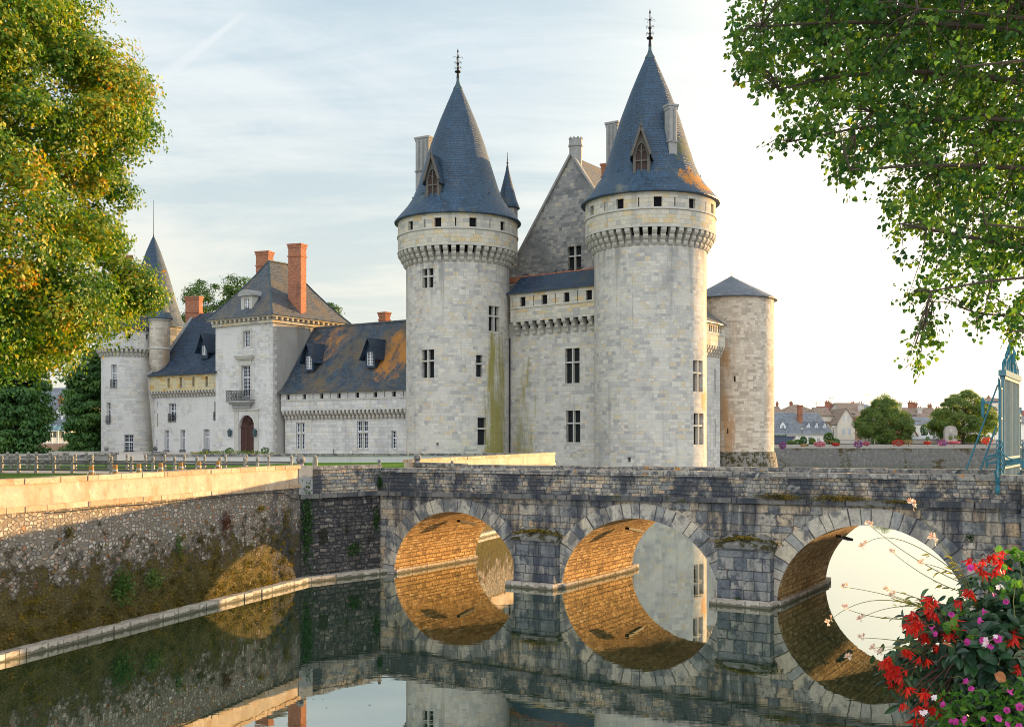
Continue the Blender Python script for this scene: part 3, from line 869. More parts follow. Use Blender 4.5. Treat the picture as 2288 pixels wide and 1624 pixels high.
def donjon(label, C, R, Rp, Re, wins, opens, slits, wallmat, roofmat, cone, zfin, hole=None):
    T = Thing('donjon_tower', label, 'tower', (C[0], C[1], 0))
    m, mp = Cyl(C, R), Cyl(C, Rp)
    zc0, zc1, zs, ze = 23.75, 25.25, 26.92, 28.5
    mb = MB(); hs = []
    for (x0, x1, y0, y1, st) in wins:
        h = px_hole(m, x0, x1, y0, y1, .42); h['st'] = st; hs.append(h)
    if hole: h = px_hole(m, *hole, .6); h['st'] = 'slit'; hs.append(h)
    half = math.pi * R
    holed(mb, m, -half, half, -.6, 25.3, hs, R * rad(6))
    mb.build('wall', wallmat, T, smooth=30)
    for h in hs: window(m, h, h['st'], T, M)
    # parapet gallery
    mb = MB(); ps = []
    halfp = math.pi * Rp
    for x in opens:
        u = mp.u(x); ps.append(dict(u0=u - .37, u1=u + .37, v0=27.02, v1=27.93, d=.32, st='open'))
    sp = (mp.u(opens[2]) - mp.u(opens[1]))
    for k in (-5, -4, -3, 3, 4, 5):   # the same rhythm round the back
        u = mp.u(opens[1]) + sp * k
        if abs(u) < halfp - .6 and all(abs(u - (q['u0'] + .37)) > 1.2 for q in ps):
            ps.append(dict(u0=u - .37, u1=u + .37, v0=27.02, v1=27.93, d=.32, st='open'))
    for x in slits:
        u = mp.u(x); ps.append(dict(u0=u - .06, u1=u + .06, v0=27.05, v1=27.9, d=.4, st='slit'))
    holed(mb, mp, -halfp, halfp, zc1, ze, ps, Rp * rad(6))
    n = 60
    for k in range(n):
        a, b = 2 * math.pi * k / n * R, 2 * math.pi * (k + 1) / n * R
        sc = (Rp - R)
        mb.face([m(a, zc1 - .02, -.0), m(b, zc1 - .02, 0), m(b, zc1 - .02, -sc), m(a, zc1 - .02, -sc)])
    mb.build('parapet', M['cream'], T, smooth=30)
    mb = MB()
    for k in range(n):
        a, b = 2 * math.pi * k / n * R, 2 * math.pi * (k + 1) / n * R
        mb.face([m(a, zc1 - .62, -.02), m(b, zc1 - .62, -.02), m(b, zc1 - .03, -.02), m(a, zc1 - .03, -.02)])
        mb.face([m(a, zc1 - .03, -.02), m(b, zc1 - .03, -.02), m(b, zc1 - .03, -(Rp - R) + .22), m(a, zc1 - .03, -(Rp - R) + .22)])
    mb.build('machicolation_gap_and_shade', M['dark'], T)  # dark sheets: open holes overhead, painted shade on the wall between corbels
    for h in ps: window(mp, h, h['st'], T, M, name='opening' if h['st'] == 'open' else 'arrow_slit')
    mb = MB()
    band(mb, mp, -halfp, halfp, zs, .16, .09, Rp * rad(6))
    band(mb, mp, -halfp, halfp, zs - 1.62, .14, .05, Rp * rad(6))
    mb.build('string_course', M['trim'], T)
    ring_corbels(T, m, 46, zc0, zc1 - .02, .42, Rp - R + .0, 3)
    # slate cone
    mb = MB()
    mb.lathe([(Re - .6, ze - .12), (Re, ze - .1), (Re + .02, ze)] + cone, (C[0], C[1], 0), 72)
    mb.build('cone_roof', roofmat, T, smooth=30)
    mb = MB()
    r1, z1 = cone[-1]
    mb.lathe([(r1 + .05, z1 - .1), (r1 + .04, z1 + .05), (r1 * .62, z1 + .4), (r1 * .34, z1 + .8), (.13, z1 + 1.2)], (C[0], C[1], 0), 20)
    mb.build('lead_cap', M['lead'], T, smooth=40)
    finial(T, C, z1 + 1.1, zfin)
    # small snow hooks
    mb = MB()
    for k in range(12):
        a = 2 * math.pi * k / 12 + .25
        rr, zz = cone[2]
        mb.box((C[0] + (rr + .03) * math.cos(a), C[1] + (rr + .03) * math.sin(a), zz + .05), (.1, .1, .14), a)
    mb.build('roof_hook', M['lead'], T)
    return T, m


C1, C2 = (-5.66, 110.0), (13.25, 101.0)
cone1 = [(6.05, 29.25), (5.3, 30.15), (4.72, 31.1), (4.15, 32.5), (3.62, 34.0), (2.95, 36.2), (1.95, 39.0), (1.2, 41.0), (.46, 42.2)]
cone1 = [(6.05, 29.2), (5.35, 30.0), (4.75, 30.9), (4.25, 32.1), (3.6, 34.2), (2.8, 36.8), (1.9, 39.2), (1.15, 41.0), (.45, 42.6)]
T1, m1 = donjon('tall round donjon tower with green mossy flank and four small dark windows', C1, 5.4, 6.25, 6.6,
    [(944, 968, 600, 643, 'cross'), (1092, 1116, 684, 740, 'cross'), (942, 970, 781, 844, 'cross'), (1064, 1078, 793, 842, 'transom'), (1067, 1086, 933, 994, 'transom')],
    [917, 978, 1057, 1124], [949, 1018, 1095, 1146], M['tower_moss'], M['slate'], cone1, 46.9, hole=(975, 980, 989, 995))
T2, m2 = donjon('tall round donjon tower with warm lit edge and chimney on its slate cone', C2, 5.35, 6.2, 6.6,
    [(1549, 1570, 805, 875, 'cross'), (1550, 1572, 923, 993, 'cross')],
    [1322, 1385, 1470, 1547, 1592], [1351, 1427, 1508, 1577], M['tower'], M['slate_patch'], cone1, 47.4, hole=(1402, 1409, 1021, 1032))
# dormers and chimneys of the two towers
for T, C, x in ((T1, C1, 966), (T2, C2, 1433)):
    c = Cyl(C, 5.05); u = c.u(x); p = c(u, 0)
    dormer(T, (p.x, p.y), c.normal(u), 1.55, 30.2, 32.2, 34.5, 1.7, 'gothic', M['dormer_stone'], M['slate_dark'], ww=1.05, wz=(30.35, 32.25))
chimney(T1, (-9.35, 113.2), 1.65, 1.2, 28.5, 38.4, -.5, M['trim_dark'], flutes=3, bands=(.63,))
c = Cyl(C2, 3.75); p = c(c.u(1499), 0); tn = c.normal(c.u(1499))
chimney(T2, (p.x, p.y), .85, .8, 29.8, 37.0, math.atan2(tn.x, -tn.y), M['trim_dark'], flutes=2, bands=(.52,))
# little stair turret behind the first tower
TT = Thing('stair_turret', 'small round stair turret with pointed slate cap behind the tall mossy tower', 'turret', (-.5, 115.0, 0))
mb = MB(); mb.lathe([(1.12, 10), (1.12, 31.2)], (-.5, 115, 0), 24); mb.build('wall', M['gable'], TT, smooth=30)
mb = MB(); mb.lathe([(.9, 31.1), (1.35, 31.15), (1.36, 31.25), (1.02, 32.1), (.6, 33.7), (.22, 35.2), (.1, 35.9)], (-.5, 115, 0), 24, uvr=1.35); mb.build('cone_roof', M['slate'], TT, smooth=30)
finial(TT, (-.5, 115), 35.8, 37.4, .07, big=False)


def planar_parapet(T, W, u0, u1, off, zc0, zc1, zs, ze, opens, slits, mat, cw, nstep, spacing, ow=.37, oz=None, string=True):
    """machicolated parapet in front of a straight wall"""
    Wp = Wall(W.O, W.d, off)
    mb = MB(); hs = []
    oz = oz or (zs + .08, ze - .35)
    for x in opens:
        u = Wp.u(x); hs.append(dict(u0=u - ow, u1=u + ow, v0=oz[0], v1=oz[1], d=.3, st='open'))
    for x in slits:
        u = Wp.u(x); hs.append(dict(u0=u - .06, u1=u + .06, v0=oz[0] - .05, v1=oz[1] + .05, d=.4, st='slit'))
    holed(mb, Wp, u0, u1, zc1, ze, hs)
    mb.face([W(u0, zc1, .02), W(u1, zc1, .02), Wp(u1, zc1), Wp(u0, zc1)])
    for u in (u0, u1):
        mb.face([W(u, zc1), Wp(u, zc1), Wp(u, ze), W(u, ze)])
    mb.build('parapet', mat, T)
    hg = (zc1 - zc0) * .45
    mb = MB(); mb.face([W(u0, zc1 - hg, -.02), W(u1, zc1 - hg, -.02), W(u1, zc1 - .03, -.02), W(u0, zc1 - .03, -.02)]); mb.face([W(u0, zc1 - .03, -.02), W(u1, zc1 - .03, -.02), W(u1, zc1 - .03, -off + .2), W(u0, zc1 - .03, -off + .2)]); mb.build('machicolation_gap_and_shade', M['dark'], T)  # dark ceiling for the open holes, dark strip painting shade on the wall
    for h in hs: window(Wp, h, h['st'], T, M, name='opening' if h['st'] == 'open' else 'arrow_slit')
    if string:
        mb = MB(); ubox(mb, Wp, u0, u1, zs - .08, zs + .06, -.08, .02); mb.build('string_course', M['trim'], T)
    n = int((u1 - u0) / spacing)
    for k in range(n):
        corbel(W, u0 + (k + .5) * (u1 - u0) / n, zc0, zc1 - .004, cw, off, T, nstep)
    return Wp


def roof_strip(T, W, u0, u1, prof, mat, name='roof', th=.12, ends=True, inset0=0.0, inset1=0.0):
    """prof: [(offset in front of the wall, z)] from eave to eave"""
    mb = MB()
    L = 0
    pt = lambda u, o, z: W(u, z, -o)
    for (o0, z0), (o1, z1) in zip(prof[:-1], prof[1:]):
        l = math.hypot(o1 - o0, z1 - z0)
        mb.face([pt(u0, o0, z0), pt(u1, o0, z0), pt(u1, o1, z1), pt(u0, o1, z1)], [(u0, L), (u1, L), (u1, L + l), (u0, L + l)])
        mb.face([pt(u0, o1, z1 - th), pt(u1, o1, z1 - th), pt(u1, o0, z0 - th), pt(u0, o0, z0 - th)])
        for u in (u0, u1):
            mb.face([pt(u, o0, z0 - th), pt(u, o0, z0), pt(u, o1, z1), pt(u, o1, z1 - th)])
        L += l
    for (o, z) in (prof[0], prof[-1]):
        mb.face([pt(u0, o, z - th), pt(u1, o, z - th), pt(u1, o, z), pt(u0, o, z)])
    return mb.build(name, mat, T)


# ---- gabled keep between the donjon towers
WK = Wall((-0.26, 109.3), (8.26, -6.5))
K = Thing('castle_keep', 'gabled stone keep joining the two tall round towers', 'castle keep', (6, 112, 0))
uk0, uk1 = -1.2, 12.0
hs = []
for q in ((1262.5, 1295, 778, 856), (1265, 1296.6, 917, 987.7)):
    h = px_hole(WK, *q, .4); hs.append(h)
mb = MB(); holed(mb, WK, uk0, uk1, -.6, 18.05, hs); mb.face([WK(uk0, 18.05), WK(uk1, 18.05), WK(uk1, 18.05, 3), WK(uk0, 18.05, 3)]); mb.build('wall', M['curtain_moss'], K)
for h in hs: window(WK, h, 'cross', K, M)
up0 = Wall(WK.O, WK.d, .85).u(1140.5)
WKp = planar_parapet(K, WK, up0, uk1, .85, 16.65, 18.0, 19.45, 21.0, [1167.6, 1216, 1265.6, 1315.7], [1144, 1192, 1240.6, 1290.5], M['cream'], .42, 3, .98, ow=.36, oz=(19.55, 20.5))
roof_strip(K, WK, up0 - .35, uk1, [(1.15, 20.97), (.4, 21.35), (-1.3, 22.9)], M['slate_dark'], name='walkway_roof')
mb = MB(); ubox(mb, WK, uk0 - .6, uk1, 22.45, 23.03, 1.3, 1.75); mb.build('ridge_tiles', M['brick'], K)
mb = MB(); mb.tube([WK(.12, 16.5, -.1), WK(.12, -.2, -.1)], .07, 6); mb.build('drain_pipe', M['iron'], K)
WG = Wall((-0.18, 106.5), (8.17, -5.5), -8.2)
ua = WG.u(1278); za = WG.z(1278, 346); zf = 26.5; hw = 6.6
h = px_hole(WG, 1269.6, 1298.5, 550, 605, .4)
mb = MB()
holed(mb, WG, ua - hw - 2.2, ua + hw, 15, zf, [h])
mb.face([WG(ua - hw, zf), WG(ua + hw, zf), WG(ua, za)])
mb.build('gable_wall', M['gable'], K)
window(WG, h, 'cross', K, M)
mb = MB()
for s in (-1, 1):
    a, b = WG(ua + s * (hw + .1), zf - .1, -.06), WG(ua, za + .12, -.06)
    mb.beam(a, b, .5, .22)
mb.build('gable_coping', M['trim_dark'], K)
mb = MB()
ridge0, ridge1 = WG(ua, za - .12, .3), WG(ua, za - .12, 17)
for s in (-1, 1):
    e0, e1 = WG(ua + s * hw, zf - .15, .3), WG(ua + s * hw, zf - .15, 17)
    mb.face([e0, e1, ridge1, ridge0] if s < 0 else [e1, e0, ridge0, ridge1])
mb.face([WG(ua - hw, zf - .15, 17), WG(ua, za - .12, 17), WG(ua + hw, zf - .15, 17)])
mb.build('roof', M['slate_brown'], K)
mb = MB()
for s in (-1, 1):
    mb.face([WG(ua + s * hw, 10, .3), WG(ua + s * hw, 10, 17), WG(ua + s * hw, zf - .1, 17), WG(ua + s * hw, zf - .1, .3)])
mb.build('side_wall', M['gable'], K)
mb = MB()
pc = WG(ua + .1, 0, .6)
mb.lathe([(.68, za - 1.6), (.68, za + .9), (.78, za + .95), (.78, za + 1.15), (.70, za + 1.2), (.70, za + 1.7), (.74, za + 1.75)], pc, 10)
for k in range(10):
    a = 2 * math.pi * k / 10
    mb.box(pc + Vector((.68 * math.cos(a), .68 * math.sin(a), za + 1.82)), (.13, .13, .18), a)
mb.build('chimney', M['trim_dark'], K)
chimney(K, (10.35, 106.8), 1.25, 1.0, 26, 38.1, -.55, M['trim_dark'], flutes=3, bands=(.55,))
chimney(K, (9.95, 110.5), .9, .7, 28, 34.9, -.55, M['brick'], bands=(.8,))

# ---- curtain towards the back tower, and the back tower
CB, RB = (27.1, 130.0), 5.15
B = Thing('round_tower', 'plain round tower with low conical slate roof and orange streaked stone', 'tower', (CB[0], CB[1], 0))
mB = Cyl(CB, RB)
hs = [px_hole(mB, 1640.2, 1643.8, 840, 853, .5), px_hole(mB, 1624.6, 1627.4, 957, 969, .5)]
mb = MB(); holed(mb, mB, -math.pi * RB, math.pi * RB, 4.4, 23.1, hs, RB * rad(6)); mb.build('wall', M['warmtower'], B, smooth=30)
for h in hs: window(mB, h, 'slit', B, M, name='arrow_slit')
mb = MB(); mb.lathe([(RB + .85, -.5), (RB + .55, 2.2), (RB + .2, 4.2), (RB - .01, 4.5)], (CB[0], CB[1], 0), 60); mb.build('sloping_base', M['mosscap'], B, smooth=30)
mb = MB(); mb.lathe([(RB - .3, 22.9), (RB + .42, 22.95), (RB + .45, 23.05), (RB - .5, 23.62), (2.0, 25.0), (.02, 26.1)], (CB[0], CB[1], 0), 60, uvr=RB); mb.build('cone_roof', slate('grey_blue_slate', (.10, .115, .14)), B, smooth=25)
mb = MB(); mb.lathe([(.06, 25.9), (.03, 26.4), (0, 26.9)], (CB[0], CB[1], 0), 6); mb.build('spike', M['iron'], B)
dv = Vector((.56, .828))
OS = Vector((24.6, 122.0)) - dv * 20
WS = Wall(OS, dv, -.72)     # runs away from the viewer
S = Thing('curtain_wall', 'machicolated curtain wall in low sun between the lit tower and the plain round tower', 'castle wall', (20, 115, 0))
hs = [px_hole(WS, 1594.5, 1599.5, 823, 880, .3), px_hole(WS, 1595, 1600.5, 936, 1000, .3)]
hs2 = [h for h in hs]
mb = MB(); holed(mb, WS, 2, 20.5, -.6, 16.9, hs2); mb.build('wall', M['pale'], S)
for h in hs: window(WS, h, 'sash', S, M, bars=6)
planar_parapet(S, WS, 2, 20.3, .7, 15.4, 16.6, 18.0, 19.3, [1585.5, 1590, 1595, 1600, 1605.5, 1611], [], M['cream'], .36, 3, .72, ow=.2, oz=(18.15, 18.9))
roof_strip(S, WS, 2, 20.2, [(1.0, 19.2), (-1.5, 21.0), (-5, 21.2)], M['slate_brown'])

# ---- low machicolated wing to the left of the donjon
WR = Wall((-26.4, 121.2), (15.2, -10.4))
R_ = Thing('castle_wing', 'low castle wing with orange lichen on its slate roof and two dormers', 'castle wing', (-19, 119, 4.35))
ur0, ur1 = WR.u(637), WR.u(905) + 2.5
hs = []
Z2 = lambda x0, x1, y0, y1: ((300 + x0 * .64665) / 1.7902, (300 + x1 * .64665) / 1.7902, (900 + y0 * .64665) / 1.7902, (900 + y1 * .64665) / 1.7902)
for q, st in (((1367, 1422, 1222, 1385), 'crosssash'), ((1743, 1812, 1212, 1382), 'crosssash'), ((1957, 1988, 1272, 1382), 'sash'), ((1595, 1602, 1386, 1415), 'slit')):
    h = px_hole(WR, *Z2(*q), .35); h['st'] = st; hs.append(h)
mb = MB(); holed(mb, WR, ur0, ur1, 3.5, 9.3, hs)
mb.face([WR(ur0, 3.5), WR(ur0, 9.3), WR(ur0, 9.3, 10), WR(ur0, 3.5, 10)]); mb.build('wall', M['pale'], R_)
for h in hs: window(WR, h, h['st'], R_, M, bars=5, name='arrow_slit' if h['st'] == 'slit' else 'window')
zx = lambda x: (300 + x * .64665) / 1.7902
planar_parapet(R_, WR, ur0, ur1, .62, 8.2, 9.2, 10.42, 11.3, [zx(x) for x in (1317, 1418, 1525, 1632, 1745, 1857, 1972)], [zx(x) for x in (1367, 1472, 1579, 1687, 1800, 1915, 2032)], M['pale'], .3, 2, .58, ow=.27, oz=(10.5, 11.05))
pr = [(1.0, 11.28), (.35, 11.7), (-.5, 12.75), (-1.6, 14.35), (-2.9, 16.3), (-4.8, 19.15)]
rp = pr + [(-9.6 - a, z) for a, z in pr[-2::-1]]
roof_strip(R_, WR, ur0 - .25, ur1, rp, M['slate_lichen'])
mb = MB(); mb.face([WR(ur0, 9.3, -.3)] + [WR(ur0, z - .1, -o) for o, z in rp[1:-1]] + [WR(ur0, 9.3, 9.8)]); mb.build('gable_wall', M['pale'], R_)
mb = MB(); mb.tube([WR(ur0, 19.17, 4.8), WR(ur1, 19.17, 4.8)], .13, 6); mb.build('ridge_tiles', M['slate_brown'], R_)
for (x0, x1, y0, y1, ya, yb) in ((682.4, 698.7, 795.4, 824.3, 768, 793), (818, 836, 786, 816.5, 757, 784)):
    Wd = Wall(WR.O, WR.d, -.8)
    uc = Wd.u((x0 + x1) / 2); p = Wd(uc, 0); D = p.y
    zz = lambda y: EYE - (y - HY) / F * D
    dormer(R_, (p.x, p.y), WR.n, 1.35, zz(y1) - .25, zz(yb) - .1, zz(ya), 1.6, 'sash', M['slate_dark'], M['slate_dark'], over=.5, ww=.98, wz=(zz(y1), zz(y0)))
p = WR(WR.u(775), 0, 6.2); chimney(R_, (p.x, p.y), 1.0, .8, 17, EYE - (698 - HY) / F * p.y, -.6, M['brick'], bands=(.75,))
p = WR(WR.u(906), 0, 5.4); chimney(R_, (p.x, p.y), 1.3, .8, 16.5, EYE - (681 - HY) / F * p.y, -.6, M['brick'], bands=(.72,))

# ---- entrance pavilion
PR = Vector((-27.3, 120.0)); pd = Vector((8.1, -5.6)).normalized(); pv = Vector((-pd.y, pd.x))
PLEN, PDEP = 9.85, 11.0
WP = Wall(PR - pd * PLEN, pd)
WPS = Wall(PR, pv)
A = Thing('entrance_pavilion', 'tall square pavilion with hipped slate roof, balcony and dark red door', 'castle pavilion', (-28, 126, 4.35))
hs = []
for q, st, b in (((1042, 1085, 655, 755), 'sash', 4), ((1030, 1085, 870, 1060), 'sash', 8)):
    h = px_hole(WP, *Z2(*q), .4); h['st'] = st; h['b'] = b; hs.append(h)
hd = px_hole(WP, *Z2(1013, 1108, 1175, 1410), .45)
mb = MB(); holed(mb, WP, 0, PLEN, 3.6, 19.3, hs + [hd])
du0, du1 = hd['u0'], hd['u1']; dw = (du1 - du0) / 2; dm = (du0 + du1) / 2
zspr = WP.z(550, 954); ztop = hd['v1']
N = 16
arc = [(dm - dw * math.cos(math.pi * i / N), zspr + (ztop - .02 - zspr) * math.sin(math.pi * i / N)) for i in range(N + 1)]
for (a0, z0), (a1, z1) in zip(arc[:-1], arc[1:]):
    mb.face([WP(a0, z0, .003), WP(a1, z1, .003), WP(a1, ztop, .003), WP(a0, ztop, .003)])
    mb.face([WP(a0, z0, .0), WP(a0, z0, .4), WP(a1, z1, .4), WP(a1, z1, .0)])
mb.build('wall', M['render'], A)
mb = MB(); holed(mb, WPS, 0, PDEP, 3.6, 19.3, []); 
Wb = Wall(PR - pd * PLEN + pv * PDEP, pd)
mb.face([WP(0, 3.6), WP(0, 19.3), WP(0, 19.3, PDEP), WP(0, 3.6, PDEP)]); mb.face([WP(0, 3.6, PDEP), WP(PLEN, 3.6, PDEP), WP(PLEN, 19.3, PDEP), WP(0, 19.3, PDEP)])
mb.build('side_wall', plain('grey_roughcast', (.33, .32, .30), .95, .2, .6, bump=.2, stains=[dict(scale=(.5, .5, .15), lo=.5, hi=.7, col=(.22, .215, .20), amt=.7), dict(scale=(.8, .8, .1), lo=.58, hi=.72, col=(.25, .21, .09), amt=.6, seed=3)]), A)
for h in hs: window(WP, h, h['st'], A, M, bars=h['b'])
# quoins
mb = MB()
for k in range(30):
    z = 4.0 + k * .51
    w = .62 if k % 2 else .38
    ubox(mb, WP, PLEN - w, PLEN + .02, z, z + .49, -.022, .05)
    w2 = .38 if k % 2 else .62
    ubox(mb, WPS, .0, w2, z, z + .49, -.022, .05)
    if k == 29: mb.build('quoin', M['pale'], A)
# surrounds, pediment
mb = MB()
for h in hs:
    ubox(mb, WP, h['u0'] - .28, h['u0'] - .003, h['v0'] - .1, h['v1'] + .28, -.06, .05); ubox(mb, WP, h['u1'] + .003, h['u1'] + .28, h['v0'] - .1, h['v1'] + .28, -.06, .05)
    ubox(mb, WP, h['u0'] - .002, h['u1'] + .002, h['v1'] + .003, h['v1'] + .28, -.062, .05)
ub0, ub1 = WP.u(530.6), WP.u(566); zp = WP.z(548, 804)
for k, (dz, hh, out, ex) in enumerate(((0, .18, .28, 0), (.18, .2, .42, .1), (.38, .12, .5, .16), (-.62, .6, .12, -.25))):
    ubox(mb, WP, ub0 - ex, ub1 + ex, zp + dz + .003, zp + dz + hh, -out, .02)
ubox(mb, WP, dm - dw - .75, dm - dw - .02, 4.2, ztop + .55, -.07, .02); ubox(mb, WP, dm + dw + .02, dm + dw + .75, 4.2, ztop + .55, -.07, .02)
ubox(mb, WP, dm - dw - .95, dm + dw + .95, ztop + .553, ztop + .75, -.2, .02)
mb.build('stone_surround', M['trim'], A)
# door
mb = MB()
ubox(mb, WP, du0, du1, hd['v0'], zspr - .08, .34, .42)
ubox(mb, WP, dm - .07, dm + .07, hd['v0'], zspr - .08, .28, .335)
for s in (-1, 1):
    for k in range(4):
        z = hd['v0'] + .2 + k * (zspr - hd['v0'] - .3) / 4
        for j in (.28, .7):
            uc = dm + s * dw * (j + .02)
            ubox(mb, WP, uc - .17, uc + .17, z, z + (zspr - hd['v0']) / 4 - .18, .30, .337)
ubox(mb, WP, du0, du1, zspr - .077, zspr + .1, .25, .42)
o = mb.build('door', M['door'], A)
mb = MB(); mb.face([WP(a, z, .38) for a, z in arc]); mb.build('tympanum', M['door'], o)
mb = MB()
zc = (zspr + ztop) / 2 + .05
ring = [WP(dm + .42 * math.cos(t), zc + .5 * math.sin(t), .32) for t in [2 * math.pi * i / 16 for i in range(17)]]
mb.tube(ring, .07, 5); ring = [WP(dm + .22 * math.cos(t), zc + .3 * math.sin(t), .33) for t in [2 * math.pi * i / 12 for i in range(13)]]
mb.tube(ring, .06, 5)
for s in (-1, 1): mb.tube([WP(dm + s * .3, zc + .45, .33), WP(dm + s * .7, zc + .35, .33), WP(dm + s * .95, zc - .1, .33), WP(dm + s * .6, zc - .3, .33)], .06, 5)
mb.build('carved_crest', M['door'], o)
for x in (zx(968), zx(1123)):
    u = WP.u(x); z = WP.z(x, 502.8 + 1283 * .3612)
    mb = MB(); p = WP(u, z, -.3)
    mb.lathe([(.05, z - .5), (.2, z - .42), (.27, z + .15), (.3, z + .2), (.1, z + .42), (.03, z + .5)], (p.x, p.y, 0), 6); mb.box(WP(u, z + .1, -.1), (.06, .3, .06), math.atan2(pd.y, pd.x))
    mb.build('wall_lantern', M['lead'], A)
# balcony
bu0, bu1 = WP.u(zx(966)), WP.u(zx(1114)); bz = WP.z(548, 502.8 + 1086 * .3612)
mb = MB(); ubox(mb, WP, bu0, bu1, bz - .22, bz, -.85, .02); ubox(mb, WP, bu0 + .25, bu1 - .25, bz - .45, bz - .223, -.6, .02); ubox(mb, WP, bu0 + .6, bu1 - .6, bz - .9, bz - .453, -.35, .02)
bo = mb.build('balcony', M['trim_dark'], A)


def railing(W, u0, u1, z0, z1, out, parent, step=.11, sides=True, scroll=True):
    mb = MB()
    for z in (z0 + .04, z1):
        ubox(mb, W, u0, u1, z - .025, z + .025, -out - .02, -out + .02)
        if sides:
            for u in (u0, u1): ubox(mb, W, u - .02, u + .02, z - .025, z + .025, -out + .02, 0)
    n = max(2, int((u1 - u0) / step))
    for k in range(n + 1):
        u = u0 + (u1 - u0) * k / n
        w = .024 if k % 4 else .04
        ubox(mb, W, u - w / 2, u + w / 2, z0, z1, -out - w / 2, -out + w / 2)
    if scroll:
        m_ = max(1, int((u1 - u0) / .55))
        for k in range(m_):
            uc = u0 + (u1 - u0) * (k + .5) / m_
            pts = [W(uc + .2 * math.cos(t), (z0 + z1) / 2 + (z1 - z0) * .3 * math.sin(t), -out) for t in [2 * math.pi * i / 10 for i in range(11)]]
            mb.tube(pts, .02, 4)
    return mb.build('railing', M['iron'], parent)


railing(WP, bu0 + .06, bu1 - .06, bz, bz + 1.15, .78, bo)
# cornice with brackets
mb = MB()
e = .0
for W, L in ((WP, PLEN), (WPS, PDEP)):
    ubox(mb, W, -.3 if W is WP else .0, L + .0, 19.3, 19.62, -.3, .1)
    ubox(mb, W, -.72 if W is WP else .0, L + .0, 19.95, 20.1, -.72, .1)
mb.box((PR + pd * .36 - pv * .36).to_3d() + Vector((0, 0, 20.025)), (.72, .72, .149), math.atan2(pd.y, pd.x))
mb.box((PR + pd * .15 - pv * .15).to_3d() + Vector((0, 0, 19.46)), (.3, .3, .319), math.atan2(pd.y, pd.x))
co = mb.build('cornice', M['cream'], A)
for W, L in ((WP, PLEN), (WPS, PDEP)):
    n = int(L / .82)
    for k in range(n + 1):
        u = .1 + (L - .3) * k / n
        mb = MB(); ubox(mb, W, u - .15, u + .15, 19.623, 19.948, -.62, .05); mb.build('bracket', M['cream'], co)
# hipped roof
mb = MB()
ctr = lambda f: PR - pd * (PLEN / 2) + pv * f
r0, r1 = ctr(3.9), ctr(7.1)
zr = 27.3
def ringpts(t):
    ov = .95 * (1 - t)
    z = 20.1 + (zr - 20.1) * (t * .80 + .20 * t * t)
    bl, br = PR - pd * (PLEN + .95) - pv * .95, PR + pd * .95 - pv * .95
    tr, tl = PR + pd * .95 + pv * (PDEP + .95), PR - pd * (PLEN + .95) + pv * (PDEP + .95)
    q = [(bl, r0), (br, r0), (tr, r1), (tl, r1)]
    return [(a.lerp(b, t)).to_3d() + Vector((0, 0, z)) for a, b in q]
ts = [0, .06, .14, .25, .4, .6, .8, 1.0]
for a, b in zip(ts[:-1], ts[1:]):
    Ra, Rb = ringpts(a), ringpts(b)
    for i in range(4):
        j = (i + 1) % 4
        if b == 1.0 and (Rb[i] - Rb[j]).length < 1e-5: mb.face([Ra[i], Ra[j], Rb[i]])
        else: mb.face([Ra[i], Ra[j], Rb[j], Rb[i]])
R0 = ringpts(0); mb.face(R0[::-1])
mb.build('hipped_roof', M['slate_brown'], A)
mb = MB()
for i in range(4):
    prevp = None
    for t in ts:
        q = ringpts(t)[i] + Vector((0, 0, .04))
        if prevp is not None: mb.beam(prevp, q, .16, .06)
        prevp = q
mb.beam(r0.to_3d() + Vector((0, 0, zr + .05)), r1.to_3d() + Vector((0, 0, zr + .05)), .3, .14)
mb.build('hip_flashing', M['lead'], A)
chimney(A, (-25.3, 123.9), 1.72, 1.2, 19.8, 28.9, math.atan2(pd.y, pd.x) + .25, M['brick'], bands=(.84,))
chimney(A, (-30.1, 128.0), 1.7, 1.2, 22.5, 28.75, math.atan2(pd.y, pd.x) + .3, M['brick'], bands=(.72,))
# stone dormer with a rounded top on the front hip
uc = WP.u(zx(1061)); Wd = Wall(WP.O, WP.d, .15); p = Wd(Wd.u(zx(1061)), 0); zz = lambda y: EYE - (y - HY) / F * p.y
dd = MB()
wz0, wz1 = zz(502.8 + 530 * .3612), zz(502.8 + 455 * .3612)
h = dict(u0=Wd.u(zx(1045)), u1=Wd.u(zx(1077)), v0=wz0, v1=wz1, d=.25)
z0, z1 = wz0 - .35, wz1 + .3
holed(dd, Wd, h['u0'] - .5, h['u1'] + .5, z0, z1, [h])
for u in (h['u0'] - .5, h['u1'] + .5): dd.face([Wd(u, z0), Wd(u, z0, 2.6), Wd(u, z1, 2.6), Wd(u, z1)])
do = dd.build('dormer', M['trim'], A)
w_ = window(Wd, h, 'sash', A, M, bars=4); w_.parent = do
dd = MB(); ww = h['u1'] - h['u0'] + 1.5; um = (h['u0'] + h['u1']) / 2
N = 10
ap = [(um - ww / 2 * math.cos(math.pi * i / N), z1 + .003 + .75 * math.sin(math.pi * i / N)) for i in range(N + 1)]
for (a0, q0), (a1, q1) in zip(ap[:-1], ap[1:]):
    dd.face([Wd(a0, q0, -.3), Wd(a1, q1, -.3), Wd(a1, q1, 3.2), Wd(a0, q0, 3.2)])
dd.face([Wd(a, q, -.3) for a, q in ap]); dd.face([Wd(ap[0][0], z1 + .003, -.3), Wd(ap[0][0], z1 + .003, 3), Wd(ap[-1][0], z1 + .003, 3), Wd(ap[-1][0], z1 + .003, -.3)])
dd.build('dormer_roof', M['trim_dark'], do)

